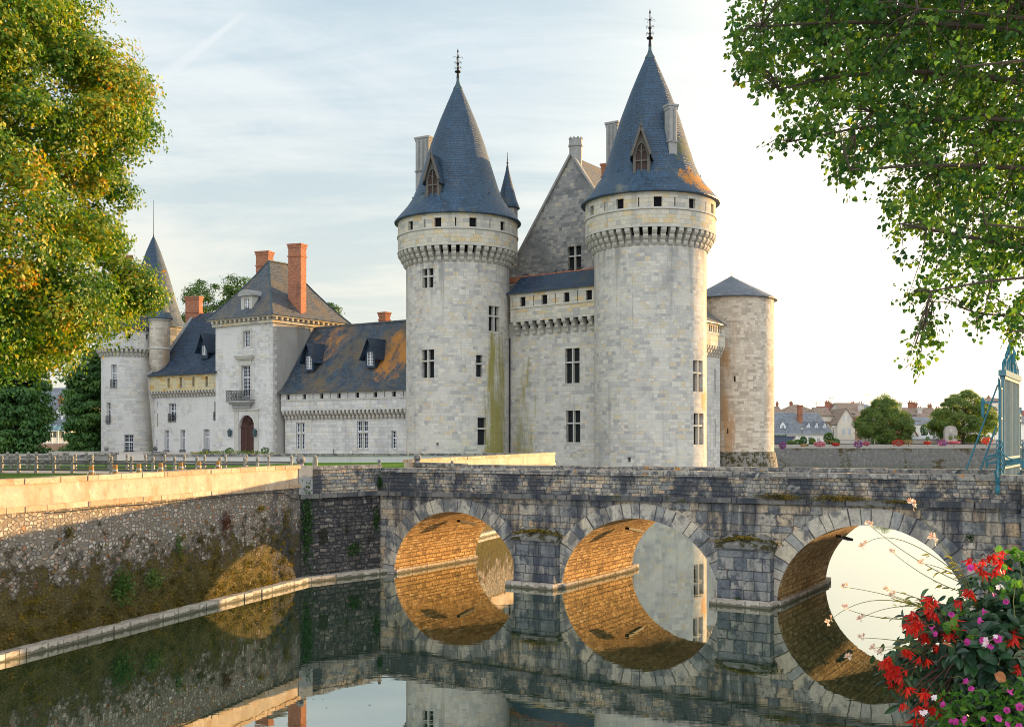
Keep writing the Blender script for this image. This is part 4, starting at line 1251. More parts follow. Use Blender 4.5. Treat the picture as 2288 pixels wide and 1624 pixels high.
# ---- left wing with the yellow parapet
WL = Wall((-35.06, 126.1), (10.24, -7.0))
L_ = Thing('castle_wing', 'narrow castle wing with yellow stone parapet under a steep dark slate roof', 'castle wing', (-40, 131, 4.35))
ul0, ul1 = WL.u(344), WL.u(489.5) + .15
hs = []
for q, st, b in (((580, 625, 1103, 1215), 'sash', 5), ((862, 886, 1093, 1205), 'sash', 5), ((553, 583, 1268, 1410), 'sash', 6), ((652, 683, 1266, 1408), 'sash', 6), ((795, 832, 1262, 1405), 'sash', 6), ((508, 513, 1092, 1122), 'slit', 1), ((507, 513, 1168, 1246), 'slit', 1), ((503, 509, 1328, 1388), 'slit', 1)):
    h = px_hole(WL, *Z2(*q), .45); h['st'] = st; h['b'] = b; hs.append(h)
mb = MB(); holed(mb, WL, ul0, ul1, 3.6, 12.0, hs); mb.build('wall', M['render'], L_)
for h in hs:
    o = window(WL, h, h['st'], L_, M, bars=h['b'], name='arrow_slit' if h['st'] == 'slit' else 'window')
    if h['st'] == 'sash': railing(WL, h['u0'] - .05, h['u1'] + .05, h['v0'] - .05, h['v0'] + (.95 if h['v0'] > 6 else .35), .08, o, step=.12, sides=False, scroll=h['v0'] > 6)
planar_parapet(L_, WL, ul0, ul1, .58, 11.15, 11.95, 12.0, 13.95, [zx(x) for x in (578, 653, 732, 813)], [], M['yellow'], .27, 2, .55, ow=.21, oz=(12.35, 13.55), string=False)
pr = [(.95, 13.95), (.3, 14.25), (-.7, 15.1), (-2.0, 16.6), (-4.0, 19.2), (-6.5, 22.4)]
rp = pr + [(-13 - a, z) for a, z in pr[-2::-1]]
roof_strip(L_, WL, ul0 - .1, ul1 + .2, rp, M['slate_dark'])
mb = MB()
for (o0, z0), (o1, z1) in zip(rp[:-1], rp[1:]): mb.beam(WL(ul0 - .2, z0 + .1, -o0), WL(ul0 - .2, z1 + .1, -o1), .4, .25)
mb.build('gable_coping', M['trim_dark'], L_)
mb = MB(); mb.face([WL(ul0, 3.6)] + [WL(ul0, z - .1, -o) for o, z in rp] + [WL(ul0, 3.6, 13)]); mb.build('gable_wall', M['pale'], L_)
Wd = Wall(WL.O, WL.d, -1.2); p = Wd(Wd.u(456), 0); zz = lambda y: EYE - (y - HY) / F * p.y
dormer(L_, (p.x, p.y), WL.n, 1.3, zz(796) - .3, zz(770) - .1, zz(746), 2.0, 'sash', M['slate_dark'], M['slate_dark'], over=.5, ww=.85, wz=(zz(793), zz(772)))
p = WL(ul0 + .2, 0, 6.6); chimney(L_, (P(433.5, 700, 138.5).x, 138.5), 2.0, .9, 19.5, EYE + (975 - 663) / F * 138.5, -.25, M['brick'], bands=(.6,))

# ---- low round corner tower, its turret, and the great cone behind
CF = (-49.55, 136.0)
Fq = Thing('round_tower', 'low round corner tower with white plastered side and three white windows', 'tower', (CF[0], CF[1], 4.35))
mF = Cyl(CF, 3.35); hs = []
for q, b in (((222, 258, 862, 1005), 8), ((195, 221, 1098, 1228), 6), ((305, 365, 1295, 1412), 5)):
    h = px_hole(mF, *Z2(*q), .4); h['b'] = b; hs.append(h)
mb = MB(); holed(mb, mF, -math.pi * mF.R, math.pi * mF.R, 3.6, 17.4, hs, mF.R * rad(7)); mb.build('wall', M['render'], Fq, smooth=30)
for h in hs:
    o = window(mF, h, 'sash', Fq, M, bars=h['b']); railing(mF, h['u0'] - .05, h['u1'] + .05, h['v0'] - .05, h['v0'] + (.95 if h['v0'] > 5 else .3), .06, o, step=.12, sides=False, scroll=False)
mG = Cyl(CF, 3.9); hs = []
for t in (-70, -35, 0, 35, 70):
    u = rad(t) * 3.9; hs.append(dict(u0=u - .22, u1=u + .22, v0=18.6, v1=19.3, d=.5, st='open'))
mb = MB(); holed(mb, mG, -math.pi * 3.9, math.pi * 3.9, 17.35, 19.8, hs, 3.9 * rad(7))
for k in range(40):
    a, b = 2 * math.pi * k / 40 * 3.35, 2 * math.pi * (k + 1) / 40 * 3.35
    mb.face([mF(a, 17.35), mF(b, 17.35), mF(b, 17.35, -.55), mF(a, 17.35, -.55)])
mb.build('parapet', M['pale'], Fq, smooth=30)
for h in hs: window(mG, h, 'open', Fq, M, name='opening')
ring_corbels(Fq, mF, 44, 16.4, 17.33, .26, .55, 2, arc=(-.75, .75))
mb = MB(); mb.lathe([(3.7, 19.7), (4.2, 19.75), (4.2, 19.85), (2.0, 22.0), (.02, 23.8)], (CF[0], CF[1], 0), 40, uvr=4); mb.build('cone_roof', M['slate_dark'], Fq, smooth=25)
TU = Thing('stair_turret', 'slim round turret with bell shaped slate cap beside the low corner tower', 'turret', (-44.75, 133.6, 14))
mb = MB(); mb.lathe([(.3, 13.2), (.9, 14.6), (1.25, 15.6), (1.25, 21.2)], (-44.75, 133.6, 0), 28); mb.build('wall', M['warmtower'], TU, smooth=30)
mb = MB(); mb.lathe([(1.3, 20.9), (1.42, 21.0), (1.42, 21.15), (1.25, 21.2)], (-44.75, 133.6, 0), 28)
mb.lathe([(1.27, 17.3), (1.36, 17.35), (1.36, 17.5), (1.27, 17.55)], (-44.75, 133.6, 0), 28); mb.build('string_course', M['trim'], TU)
mb = MB(); mb.lathe([(1.2, 21.15), (1.62, 21.17), (1.63, 21.25), (1.3, 21.9), (.9, 23.2), (.4, 24.7), (.05, 25.6)], (-44.75, 133.6, 0), 28, uvr=1.5); mb.build('cone_roof', M['slate'], TU, smooth=30)
CQ = (-48.4, 142.0)
Q = Thing('round_tower', 'round tower with tall blue slate cone rising behind the low corner tower', 'tower', (CQ[0], CQ[1], 4.35))
mb = MB(); mb.lathe([(3.95, 3.6), (3.95, 21)], (CQ[0], CQ[1], 0), 40); mb.build('wall', M['gable'], Q, smooth=30)
mb = MB(); mb.lathe([(3.8, 20.8), (4.3, 20.85), (4.32, 20.95), (3.7, 22.2), (2.95, 24.6), (1.95, 28.2), (.95, 31.2), (.35, 32.7), (.12, 33.2)], (CQ[0], CQ[1], 0), 48, uvr=4); mb.build('cone_roof', M['slate'], Q, smooth=30)
mb = MB(); mb.lathe([(.12, 33.1), (.04, 33.6), (.022, 38.2)], (CQ[0], CQ[1], 0), 6); mb.build('lightning_rod', M['iron'], Q)
chimney(Q, (P(286, 600, 146).x, 146), 1.1, .9, 20, EYE + (975 - 571) / F * 146, .3, M['brick'], bands=(.85,))
# ------------------------------------------------------------------ bridge, moat walls, ground, water
WBR = Wall((-5.40, 48.4), (.8526, -.5226))
BW = 6.7
bu = WBR.u
ARCH = []
for x0, x1, xc, yc in ((881.7, 1157, 1015, 1143), (1257, 1608, 1437, 1158), (1736, 2166, 1950, 1173)):
    a, b = bu(x0), bu(x1)
    ARCH.append((a, b, EYE - (yc - HY) / F * WBR.Y((a + b) / 2)))
ue0, ue1 = bu(850), bu(2283)
zS = lambda u: 3.60 + .0125 * u
zT = lambda u: 4.86 + .006 * u
BR = Thing('stone_bridge', 'old stone bridge of three arches with dark stained parapet across the moat', 'bridge', (3, 44, 0))


def zb(u):
    for a, b, zc in ARCH:
        if a <= u <= b:
            s = (u - (a + b) / 2) / ((b - a) / 2)
            return zc * math.sqrt(max(0, 1 - s * s))
    return -.6


for dep, nm in ((0, 'spandrel_wall'), (BW, 'spandrel_wall')):
    mb = MB()
    us = [ue0, ue1]
    for a, b, zc in ARCH:
        us += [(a + b) / 2 - (b - a) / 2 * math.cos(math.pi * i / 32) for i in range(33)]
    us = sorted(us)
    for u0, u1 in zip(us[:-1], us[1:]):
        um = (u0 + u1) / 2
        inside = any(a < um < b for a, b, _ in ARCH)
        z0, z1 = (zb(u0 + 1e-7), zb(u1 - 1e-7)) if inside else (-.6, -.6)
        if not inside:
            n = max(1, int((u1 - u0) / 1.0))
        else: n = 1
        for k in range(n):
            p, q = u0 + (u1 - u0) * k / n, u0 + (u1 - u0) * (k + 1) / n
            mb.face([WBR(p, z0, dep), WBR(q, z1, dep), WBR(q, zS(q), dep), WBR(p, zS(p), dep)], [(p, z0), (q, z1), (q, zS(q)), (p, zS(p))])
    mb.build(nm, M['bridge'], BR)
    sg = -1 if dep == 0 else 1
    # voussoir rings
    for a, b, zc in ARCH:
        mb = MB(); um, h = (a + b) / 2, (b - a) / 2
        L = 0; N = 32
        pts = []
        for i in range(N + 1):
            t = math.pi * i / N
            pts.append(((um - h * math.cos(t), zc * math.sin(t)), (um - (h + .66) * math.cos(t), (zc + .62) * math.sin(t))))
        o = dep + sg * .045
        for (p0, q0), (p1, q1) in zip(pts[:-1], pts[1:]):
            l = math.hypot(q1[0] - q0[0], q1[1] - q0[1])
            mb.face([WBR(p0[0], p0[1], o), WBR(p1[0], p1[1], o), WBR(q1[0], q1[1], o), WBR(q0[0], q0[1], o)], [(L, .1), (L + l, .1), (L + l, .7), (L, .7)])
            mb.face([WBR(q0[0], q0[1], o), WBR(q1[0], q1[1], o), WBR(q1[0], q1[1], dep), WBR(q0[0], q0[1], dep)])
            mb.face([WBR(p1[0], p1[1], o), WBR(p0[0], p0[1], o), WBR(p0[0], p0[1], dep), WBR(p1[0], p1[1], dep)])
            L += l
        mb.build('arch_ring', M['voussoir'], BR)
    # string course, parapet and coping
    step = 1.35
    n = int((ue1 - ue0) / step)
    sc, pa, cp = MB(), MB(), MB()
    rr = random.Random(3)
    for k in range(n):
        p, q = ue0 + (ue1 - ue0) * k / n, ue0 + (ue1 - ue0) * (k + 1) / n
        j = rr.uniform(-.03, .03)
        d0, d1 = (-.17 + j, .1) if dep == 0 else (BW - .1, BW + .17 + j)
        g = .012
        sc.hexa([WBR(p + g, zS(p) - .02, d0), WBR(q - g, zS(q) - .02, d0), WBR(q - g, zS(q) - .02, d1), WBR(p + g, zS(p) - .02, d1)],
                [WBR(p + g, zS(p) + .17 + j * .5, d0), WBR(q - g, zS(q) + .17 + j * .5, d0), WBR(q - g, zS(q) + .17, d1), WBR(p + g, zS(p) + .17, d1)])
        d0, d1 = (.02, .42) if dep == 0 else (BW - .42, BW - .02)
        pa.hexa([WBR(p, zS(p) + .14, d0), WBR(q, zS(q) + .14, d0), WBR(q, zS(q) + .14, d1), WBR(p, zS(p) + .14, d1)],
                [WBR(p, zT(p) - .2, d0), WBR(q, zT(q) - .2, d0), WBR(q, zT(q) - .2, d1), WBR(p, zT(p) - .2, d1)])
        d0, d1 = (-.05 + j, .47) if dep == 0 else (BW - .47, BW + .05 + j)
        cp.hexa([WBR(p + .006, zT(p) - .198, d0), WBR(q - .006, zT(q) - .198, d0), WBR(q - .006, zT(q) - .198, d1), WBR(p + .006, zT(p) - .198, d1)],
                [WBR(p + .006, zT(p) + j * .6, d0), WBR(q - .006, zT(q) + j * .6, d0), WBR(q - .006, zT(q) + j * .6, d1), WBR(p + .006, zT(p) + j * .6, d1)])
    sc.build('string_course', M['stringc'], BR); pa.build('parapet', M['bridge_parapet'], BR); cp.build('coping', M['coping'], BR)
mb = MB(); mb.face([WBR(ue0, zS(ue0) + .3, .42), WBR(ue1, zS(ue1) + .3, .42), WBR(ue1, zS(ue1) + .3, BW - .42), WBR(ue0, zS(ue0) + .3, BW - .42)]); mb.build('roadway', M['gravel'], BR)
for a, b, zc in ARCH:
    mb = MB(); um, h = (a + b) / 2, (b - a) / 2
    L = 0; N = 32; prev = None
    for i in range(N + 1):
        t = math.pi * i / N
        c = (um - h * math.cos(t), zc * math.sin(t))
        if prev:
            l = math.hypot(c[0] - prev[0], c[1] - prev[1])
            for k in range(4):
                d0, d1 = BW * k / 4, BW * (k + 1) / 4
                mb.face([WBR(*prev, d0), WBR(*prev, d1), WBR(*c, d1), WBR(*c, d0)], [(d0, L), (d1, L), (d1, L + l), (d0, L + l)])
            L += l
        prev = c
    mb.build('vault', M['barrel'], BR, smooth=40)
    for s in (0, 1):
        mb = MB(); u = a if s == 0 else b; o = .16 if s == 0 else -.16
        u0, u1 = sorted((u - o * 1.5, u + o))
        ubox(mb, WBR, u0, u1, -.5, .19, -.02, BW + .02); mb.build('footing', M['ledge'], BR)
    mb = MB(); t = math.pi * .3
    pc = (um - h * math.cos(t), zc * math.sin(t)); uu = WBR(pc[0] + .12, pc[1] - .12, BW * .45)
    mb.beam(uu, WBR(pc[0] + .30, pc[1] - .34, BW * .62), .22, .1); mb.build('iron_bracket', M['iron'], BR)


def rough_block(mb, m, u0, u1, z0, z1, d0, d1, n=(10, 5), amp=.06, seed=0, taper=0.0):
    r = random.Random(seed)
    nu, nd = n
    g = {}
    for i in range(nu + 1):
        for k in range(nd + 1):
            fu, fd = i / nu, k / nd
            e = min(fu, 1 - fu) * nu; e = min(1, e / 1.5)
            top = z0 + (z1 - z0) * (fd * .75 + .25) * (1 - taper * (1 - e)) + r.uniform(-amp, amp)
            g[i, k] = m(u0 + (u1 - u0) * fu, top, d0 + (d1 - d0) * fd)
    for i in range(nu):
        for k in range(nd):
            mb.face([g[i, k], g[i + 1, k], g[i + 1, k + 1], g[i, k + 1]])
    for i in range(nu):
        a, b = u0 + (u1 - u0) * i / nu, u0 + (u1 - u0) * (i + 1) / nu
        mb.face([m(a, z0, d0), m(b, z0, d0), g[i + 1, 0], g[i, 0]])
    for k in range(nd):
        a, b = d0 + (d1 - d0) * k / nd, d0 + (d1 - d0) * (k + 1) / nd
        mb.face([m(u0, z0, b), m(u0, z0, a), g[0, k], g[0, k + 1]]); mb.face([m(u1, z0, a), m(u1, z0, b), g[nu, k + 1], g[nu, k]])


for (a, b, zc), s in (((ARCH[0][1], ARCH[1][0], 1.95), 1), ((ARCH[1][1], ARCH[2][0], 2.12), 2)):
    for near in (True, False):
        mb = MB(); d0, d1 = (-.52, .02) if near else (BW - .02, BW + .5)
        ubox(mb, WBR, a + .1, b - .1, -.6, zc, d0, d1)
        po = mb.build('pier', M['pier'], BR)
        mb = MB()
        if near: rough_block(mb, WBR, a - .0, b - .0, zc + .002, zc + .52, -.62, .04, seed=s, taper=.55)
        else: ubox(mb, WBR, a, b, zc + .002, zc + .4, BW - .02, BW + .6)
        mb.build('pier_cap', M['mosscap'], po)
        mb = MB()
        ubox(mb, WBR, a - .1, b + .02, -.6, .22, d0 - (.35 if near else 0), d1 + (0 if near else .35)); mb.build('pier_footing', M['ledge'], po)

# ---- moat wall along the left bank, with its plastered parapet
C0, C1p = Vector((-9.19, 45.55)), WBR(ue0, 0, -.02).to_2d()
LW = Wall((-14.6, 29.9), (C0 - Vector((-14.6, 29.9))))
uC0 = (C0 - LW.O).length
uFar = (Vector((-5.3, 56.9)) - LW.O).dot(LW.d)
uE1 = 54.9
W1 = Thing('moat_wall', 'long flint rubble moat wall with sunlit plaster parapet and mossy foot', 'retaining wall', (-12, 38, 0))
W2 = Thing('moat_wall', 'sunlit moat wall continuing beyond the bridge towards the towers', 'retaining wall', (0, 70, 0))
for T, a, b in ((W1, -26.5, uC0), (W2, uC0 + .02, uE1)):
    mb = MB()
    n = max(1, int((b - a) / 2.0))
    for k in range(n):
        p, q = a + (b - a) * k / n, a + (b - a) * (k + 1) / n
        mb.face([LW(p, -.6, -.05), LW(q, -.6, -.05), LW(q, 4.09, 0), LW(p, 4.09, 0)], [(p, -.6), (q, -.6), (q, 4.09), (p, 4.09)])
    if T is W2: mb.face([LW(uE1, -.6), LW(uE1, 4.09), LW(uE1, 4.09, .6), LW(uE1, -.6, .6)])
    mb.build('rubble_wall', M['rubble'], T)
    a2 = a if T is W1 else uFar - .4
    sc, pa, cp = MB(), MB(), MB()
    rr = random.Random(5)
    n = int((b - a2) / 1.3)
    for k in range(n):
        p, q = a2 + (b - a2) * k / n, a2 + (b - a2) * (k + 1) / n
        j = rr.uniform(-.02, .02)
        ubox(sc, LW, p + .012, q - .012, 4.092, 4.262 + j * .4, -.10 + j, .45)
        ubox(cp, LW, p + .014, q - .014, 4.905, 5.07 + j * .4, -.07 + j, .52)
    ubox(pa, LW, a2, b, 4.25, 4.902, -.01, .45)
    sc.build('string_course', M['wallcoping'], T); pa.build('parapet', M['plaster'], T); cp.build('coping', M['wallcoping'], T)
mb = MB()
for k in range(70):
    p = -26.5 + (uC0 + 26.5) * k / 70; q = -26.5 + (uC0 + 26.5) * (k + 1) / 70
    j = rr.uniform(-.02, .02)
    ubox(mb, LW, p + .008, q - .008, -.5, .21 + j * .4, -.46 + j, -.02)
mb.build('footing', M['ledge'], W1)
mb = MB(); ubox(mb, LW, uFar - 1, uE1, -.5, .25, -.4, -.02); mb.build('footing', M['ledge'], W2)
# a sagging cable under the string course
mb = MB(); pts = [LW(u, 4.02 + .015 * math.sin(u * 1.7), -.14) for u in np.linspace(2, uC0 - 2.5, 24)] + [LW(uC0 - 1.6, 3.95, -.14), LW(uC0 - .9, 3.7, -.12), LW(uC0 - .3, 3.62, -.1)]
mb.tube(pts, .022, 5); mb.build('cable', M['iron'], W1)

# ---- abutment between the wall corner and the bridge
AW = Wall(C0, C1p - C0)
la = (C1p - C0).length
AB = Thing('bridge_abutment', 'blackened stone abutment in the corner beside the first arch', 'abutment', (C0.x, C0.y, 0))
mb = MB()
for k in range(4):
    p, q = la * k / 4, la * (k + 1) / 4
    mb.face([AW(p, -.6), AW(q, -.6), AW(q, zS(ue0)), AW(p, zS(ue0))], [(p, -.6), (q, -.6), (q, 3.6), (p, 3.6)])
mb.build('wall', M['darkwall'], AB)
mb = MB(); ubox(mb, AW, -.05, la + .05, zS(ue0) + .003, zS(ue0) + .2, -.15, .3); mb.build('string_course', M['stringc'], AB)
mb = MB(); ubox(mb, AW, .62, la + .05, zS(ue0) + .203, 4.83, -.02, .4); mb.build('parapet', M['bridge_parapet'], AB)
mb = MB(); ubox(mb, AW, .6, la + .05, 4.833, 5.0, -.08, .46); mb.build('coping', M['coping'], AB)
mb = MB(); ubox(mb, AW, -.12, .6, zS(ue0) + .203, 5.03, -.1, .6); mb.build('corner_post', M['trim_dark'], AB)
mb = MB(); ubox(mb, AW, .0, la + .1, -.5, .21, -.42, -.01); mb.build('footing', M['ledge'], AB)
# far abutment of the bridge (seen over the parapet and from the side)
FA0 = WBR(ue0, 0, BW + .02).to_2d(); FA1 = LW(uFar, 0).to_2d()
FW = Wall(FA1, FA0 - FA1)
lf = (FA0 - FA1).length
mb = MB(); mb.face([FW(0, -.6), FW(lf, -.6), FW(lf, 3.7), FW(0, 3.7)])
ubox(mb, FW, 0, lf, 3.7, 4.7, 0, .4); mb.build('far_wall', M['bridge'], AB)
mb = MB(); ubox(mb, FW, 0, lf, 4.703, 4.9, -.05, .46); mb.build('coping', M['coping'], AB)
# right end of the bridge: wider abutment pier
Wend = Wall(WBR.O, WBR.d, .25)
ur = ue1
EA = Thing('bridge_abutment', 'weathered stone abutment at the gate end of the bridge', 'abutment', tuple(WBR(ue1 + 1, 0, 1)))
mb = MB()
ubox(mb, Wend, ue1 + .01, ue1 + 5, -.6, zS(ue1), 0, BW + .5); mb.build('wall', M['pier'], EA)
mb = MB(); ubox(mb, Wend, ue1 + .012, ue1 + 5, zS(ue1) + .003, zT(ue1) - .2, .05, .6); ubox(mb, Wend, ue1 + .012, ue1 + 5, zS(ue1) + .003, zT(ue1) - .2, BW - .1, BW + .45); mb.build('parapet', M['bridge_parapet'], EA)
mb = MB(); ubox(mb, Wend, ue1 + .012, ue1 + 5, zT(ue1) - .197, zT(ue1) + .03, 0, .66); ubox(mb, Wend, ue1 + .012, ue1 + 5, zT(ue1) - .197, zT(ue1) + .03, BW - .16, BW + .5); mb.build('coping', M['coping'], EA)

# stone balls on the bridge ends and walls
def stone_ball(px, py, Y, r, zfoot, label, name='stone_ball', ped=False):
    p = P(px, py, Y)
    T = Thing(name, label, 'stone ball', (p.x, p.y, zfoot), 'stone balls on walls and bridge')
    mb = MB(); mb.ball((p.x, p.y, zfoot + r + .05), r, 18, 12); mb.build('ball', M['coping'], T, smooth=True)
    mb = MB(); mb.lathe([(r * .75, zfoot - .02), (r * .75, zfoot + .06), (r * .45, zfoot + .1)], (p.x, p.y, 0), 14); mb.build('base', M['trim_dark'], T)


p = AW(.25, 5.03, .2)
stone_ball(672, 1033, p.y, .2, 5.03, 'big stone ball on the corner post where the plastered wall meets the bridge')
p = FW(.2, 4.9, .2); stone_ball(933, 1022, p.y, .2, 4.9, 'big stone ball at the far end of the bridge before the sunlit wall')
p = AW(la - .1, 5.0, .2); stone_ball(848, 1034, p.y, .09, 5.0, 'small stone ball on the parapet above the dark abutment')
p = WBR(1.6, 4.87, BW - .22); stone_ball(1010, 1028, p.y, .08, zT(1.6), 'small stone ball on the far bridge parapet')

# ---- low wall closing the esplanade, with two gate piers
E1 = LW(uE1, 0).to_2d(); E0 = P(347, 1015, 76).to_2d(); E00 = P(-60, 1015, 75).to_2d()
EWl = Wall(E0, E1 - E0); le = (E1 - E0).length
LWALL = Thing('low_wall', 'long low pale stone wall across the lawn in front of the castle', 'wall', (E0.x, E0.y, 4.35))
mb = MB(); ubox(mb, EWl, 0, le, 3.0, 4.86, 0, .4); mb.build('wall', M['render'], LWALL)
mb = MB(); ubox(mb, EWl, 0, le, 4.863, 5.02, -.08, .48); mb.build('coping', M['coping'], LWALL)
LW3 = Wall(E00, P(238, 1015, 76.5).to_2d() - E00); l3 = (P(238, 1015, 76.5).to_2d() - E00).length
LWALL2 = Thing('low_wall', 'low stone wall behind the garden fences at the edge of the dark trees', 'wall', (E00.x, E00.y, 4.35))
mb = MB(); ubox(mb, LW3, 0, l3, 4.2, 4.84, 0, .4); mb.build('wall', M['trim_dark'], LWALL2)
mb = MB(); ubox(mb, LW3, 0, l3, 4.843, 4.98, -.06, .46); mb.build('coping', M['coping'], LWALL2)
for px, lab in ((238, 'stone ball on the gate pier under the low corner tower window'), (347, 'reddish stone ball on the gate pier before the castle wing')):
    p = P(px, 1016, 76.2)
    T = Thing('gate_pier', 'squat stone gate pier carrying ' + ('a grey ball' if px < 300 else 'a reddish ball') + ' by the low wall', 'pier', (p.x, p.y, 4.35), 'gate piers in the low wall')
    mb = MB(); mb.box((p.x, p.y, 4.65), (1.1, 1.1, .7)); mb.build('shaft', M['trim_dark'], T)
    mb = MB(); mb.box((p.x, p.y, 5.05), (1.3, 1.3, .12)); mb.hexa([p + Vector((a, b, 5.11 - p.z)) for a, b in ((-.55, -.55), (.55, -.55), (.55, .55), (-.55, .55))], [p + Vector((a, b, 5.22 - p.z)) for a, b in ((-.25, -.25), (.25, -.25), (.25, .25), (-.25, .25))]); mb.build('cap', M['coping'], T)
    stone_ball(px, 1008, 76.2, .17, 5.2, lab)

# ---- ground, paths, water
GZ = 4.35
M0 = Vector((-23.1, 5.2)); M1 = Vector((2.6, 5.2)); M2 = Vector((5.2, 9.5))
M3 = WBR(ue1 + 4.9, 0, -.2).to_2d(); M4 = WBR(ue1 + 1.2, 0, BW + .3).to_2d()
bd = Vector((math.sin(rad(35)), math.cos(rad(35))))  # bearing of the unseen bank, chosen to block sun from the third arch
M5 = M4 + bd * 235; M6 = Vector((27.5, 238.0))


def sheet(name, pts, z, mat, kind='structure'):
    mb = MB(); mb.face([(p[0], p[1], z) for p in pts])
    o = mb.build(name, mat); o['kind'] = kind
    import bmesh
    bm = bmesh.new(); bm.from_mesh(o.data); bmesh.ops.triangulate(bm, faces=bm.faces)
    for f in bm.faces:
        if f.normal.z < 0: f.normal_flip()
    bm.to_mesh(o.data); bm.free()
    return o


Li = lambda u: LW(u, 0, .3).to_2d()
sheet('esplanade_ground', [Li(-26.4), Li(uC0), Li(uC0) , Li(uFar), Li(uE1), (-4, 100), (2, 112), (20, 131), M6, (27.5, 1800), (-1800, 1800), (-1800, 5.2)][:2] + [Li(uFar), Li(uE1), (-4, 100), (2, 112), (20, 131), tuple(M6), (27.5, 1800), (-1800, 1800), (-1800, 5.2)], GZ, M['grass'])
sheet('bank_ground', [tuple(M6), tuple(M5), tuple(M4), tuple(M3), tuple(M2), tuple(M1), tuple(M0), (-1800, 5.2), (-1800, -300), (1800, -300), (1800, 1800), (27.5, 1800)], 3.1, M['earth'])
sheet('bridge_approach', [LW(uC0 + .1, 0, .6).to_2d(), AW(.3, 0, .45).to_2d(), AW(la, 0, .45).to_2d(), WBR(ue0 + .3, 0, .45).to_2d(), WBR(ue0 + .3, 0, BW - .45).to_2d(), FW(lf, 0, .45).to_2d(), FW(.3, 0, .45).to_2d()], 4.2, M['gravel'])
g2 = lambda x, Y: (P(x, 0, Y).x, Y)
sheet('gravel_path', [g2(-700, 57.0), g2(150, 55.5), g2(640, 52.2), g2(690, 50.5), g2(790, 53.5), g2(640, 58.0), g2(-700, 63.0)], GZ + .006, M['gravel'])
sheet('castle_forecourt', [g2(-500, 71.5), g2(330, 72.5), g2(600, 74.5), g2(700, 78.5), g2(1050, 83), (-5, 100), (-12, 112), (-28, 126), (-46, 134), (-54, 140), (-90, 140), g2(-500, 76)], GZ + .006, M['gravel'])
sheet('water', [(-60, -20), (260, -20), (260, 262), (-60, 262)], 0.0, M['water'])

Wn = []
def quay(name, label, a, b, z, mat, cop=None):
    W = Wall(a, Vector(b) - Vector(a)); l = (Vector(b) - Vector(a)).length
    T = Thing(name, label, 'retaining wall', (a[0], a[1], 0))
    mb = MB(); n = max(1, int(l / 6))
    for k in range(n):
        p, q = l * k / n, l * (k + 1) / n
        mb.face([W(p, -.6), W(q, -.6), W(q, z - .2), W(p, z - .2)])
    mb.build('wall', mat, T)
    if cop:
        mb = MB(); ubox(mb, W, 0, l, z - .198, z + .06, -.1, .5); mb.build('coping', cop, T)
    return W, T


WF, TF = quay('far_moat_wall', 'dark grey far moat wall with mossy top and pale coping below the town', M6, M5, 4.47, M['farwall'])
l = (M5 - M6).length
mb = MB(); ubox(mb, WF, 0, l, 4.25, 4.50, -.16, .6); mb.build('coping', M['farcoping'], TF)
mb = MB(); ubox(mb, WF, 0, l, 3.7, 4.247, -.06, .3); mb.build('pale_course', M['farcoping'], TF)
mb = MB(); ubox(mb, WF, 0, l, 4.503, 4.65, .05, .3); mb.build('kerb', M['iron'], TF)
quay('bank_wall', 'stone bank wall of the moat on the town side', tuple(M4), tuple(M5), 4.6, M['farwall'])
quay('bank_wall', 'stone bank wall of the moat below the viewpoint', tuple(M3), tuple(M2), 4.6, M['farwall'])
quay('bank_wall', 'short stone bank wall below the flower planter', tuple(M2), tuple(M1), 4.6, M['farwall'])
quay('bank_wall', 'stone bank wall closing the near end of the moat', tuple(M1), tuple(M0), 4.6, M['farwall'])

# ---- concrete post and rail fences with ball finials
def fence(label, posts, Y0, Y1, ztop, rails, size=.16, fin=True, x_ext=None):
    x0, x1 = posts[0], posts[-1]
    f = lambda x: 1 / ((1 / Y0) + (1 / Y1 - 1 / Y0) * (x - x0) / (x1 - x0))
    pts = [P(x, 0, f(x)) for x in posts]
    T = Thing('garden_fence', label, 'fence', (pts[0].x, pts[0].y, GZ), 'post and rail fences on the esplanade')
    a = math.atan2(pts[-1].y - pts[0].y, pts[-1].x - pts[0].x)
    for i, p in enumerate(pts):
        mb = MB(); s = size / 2
        mb.hexa([Vector((p.x, p.y, GZ - .05)) + Vector(q) for q in ((-s, -s, 0), (s, -s, 0), (s, s, 0), (-s, s, 0))],
                [Vector((p.x, p.y, ztop)) + Vector(q) for q in ((-s * .85, -s * .85, 0), (s * .85, -s * .85, 0), (s * .85, s * .85, 0), (-s * .85, s * .85, 0))])
        o = mb.build('post', M['concrete'], T)
        if fin and (not callable(fin) or fin(i)):
            mb = MB(); mb.lathe([(s * .5, ztop), (s * .45, ztop + .06), (s * .95, ztop + .1), (s * 1.1, ztop + .2), (s * .7, ztop + .29), (0, ztop + .33)], (p.x, p.y, 0), 10)
            mb.build('finial', M['concrete'], o, smooth=True)
    for z in rails:
        for p, q in zip(pts[:-1], pts[1:]):
            mb = MB(); d = (q - p).normalized() * (size / 2 + .004)
            rr_ = random.uniform(-.01, .01)
            mb.beam((p.x + d.x, p.y + d.y, z + rr_), (q.x - d.x, q.y - d.y, z + rr_), .09, .1); mb.build('rail', M['greywood'], T)
    return T


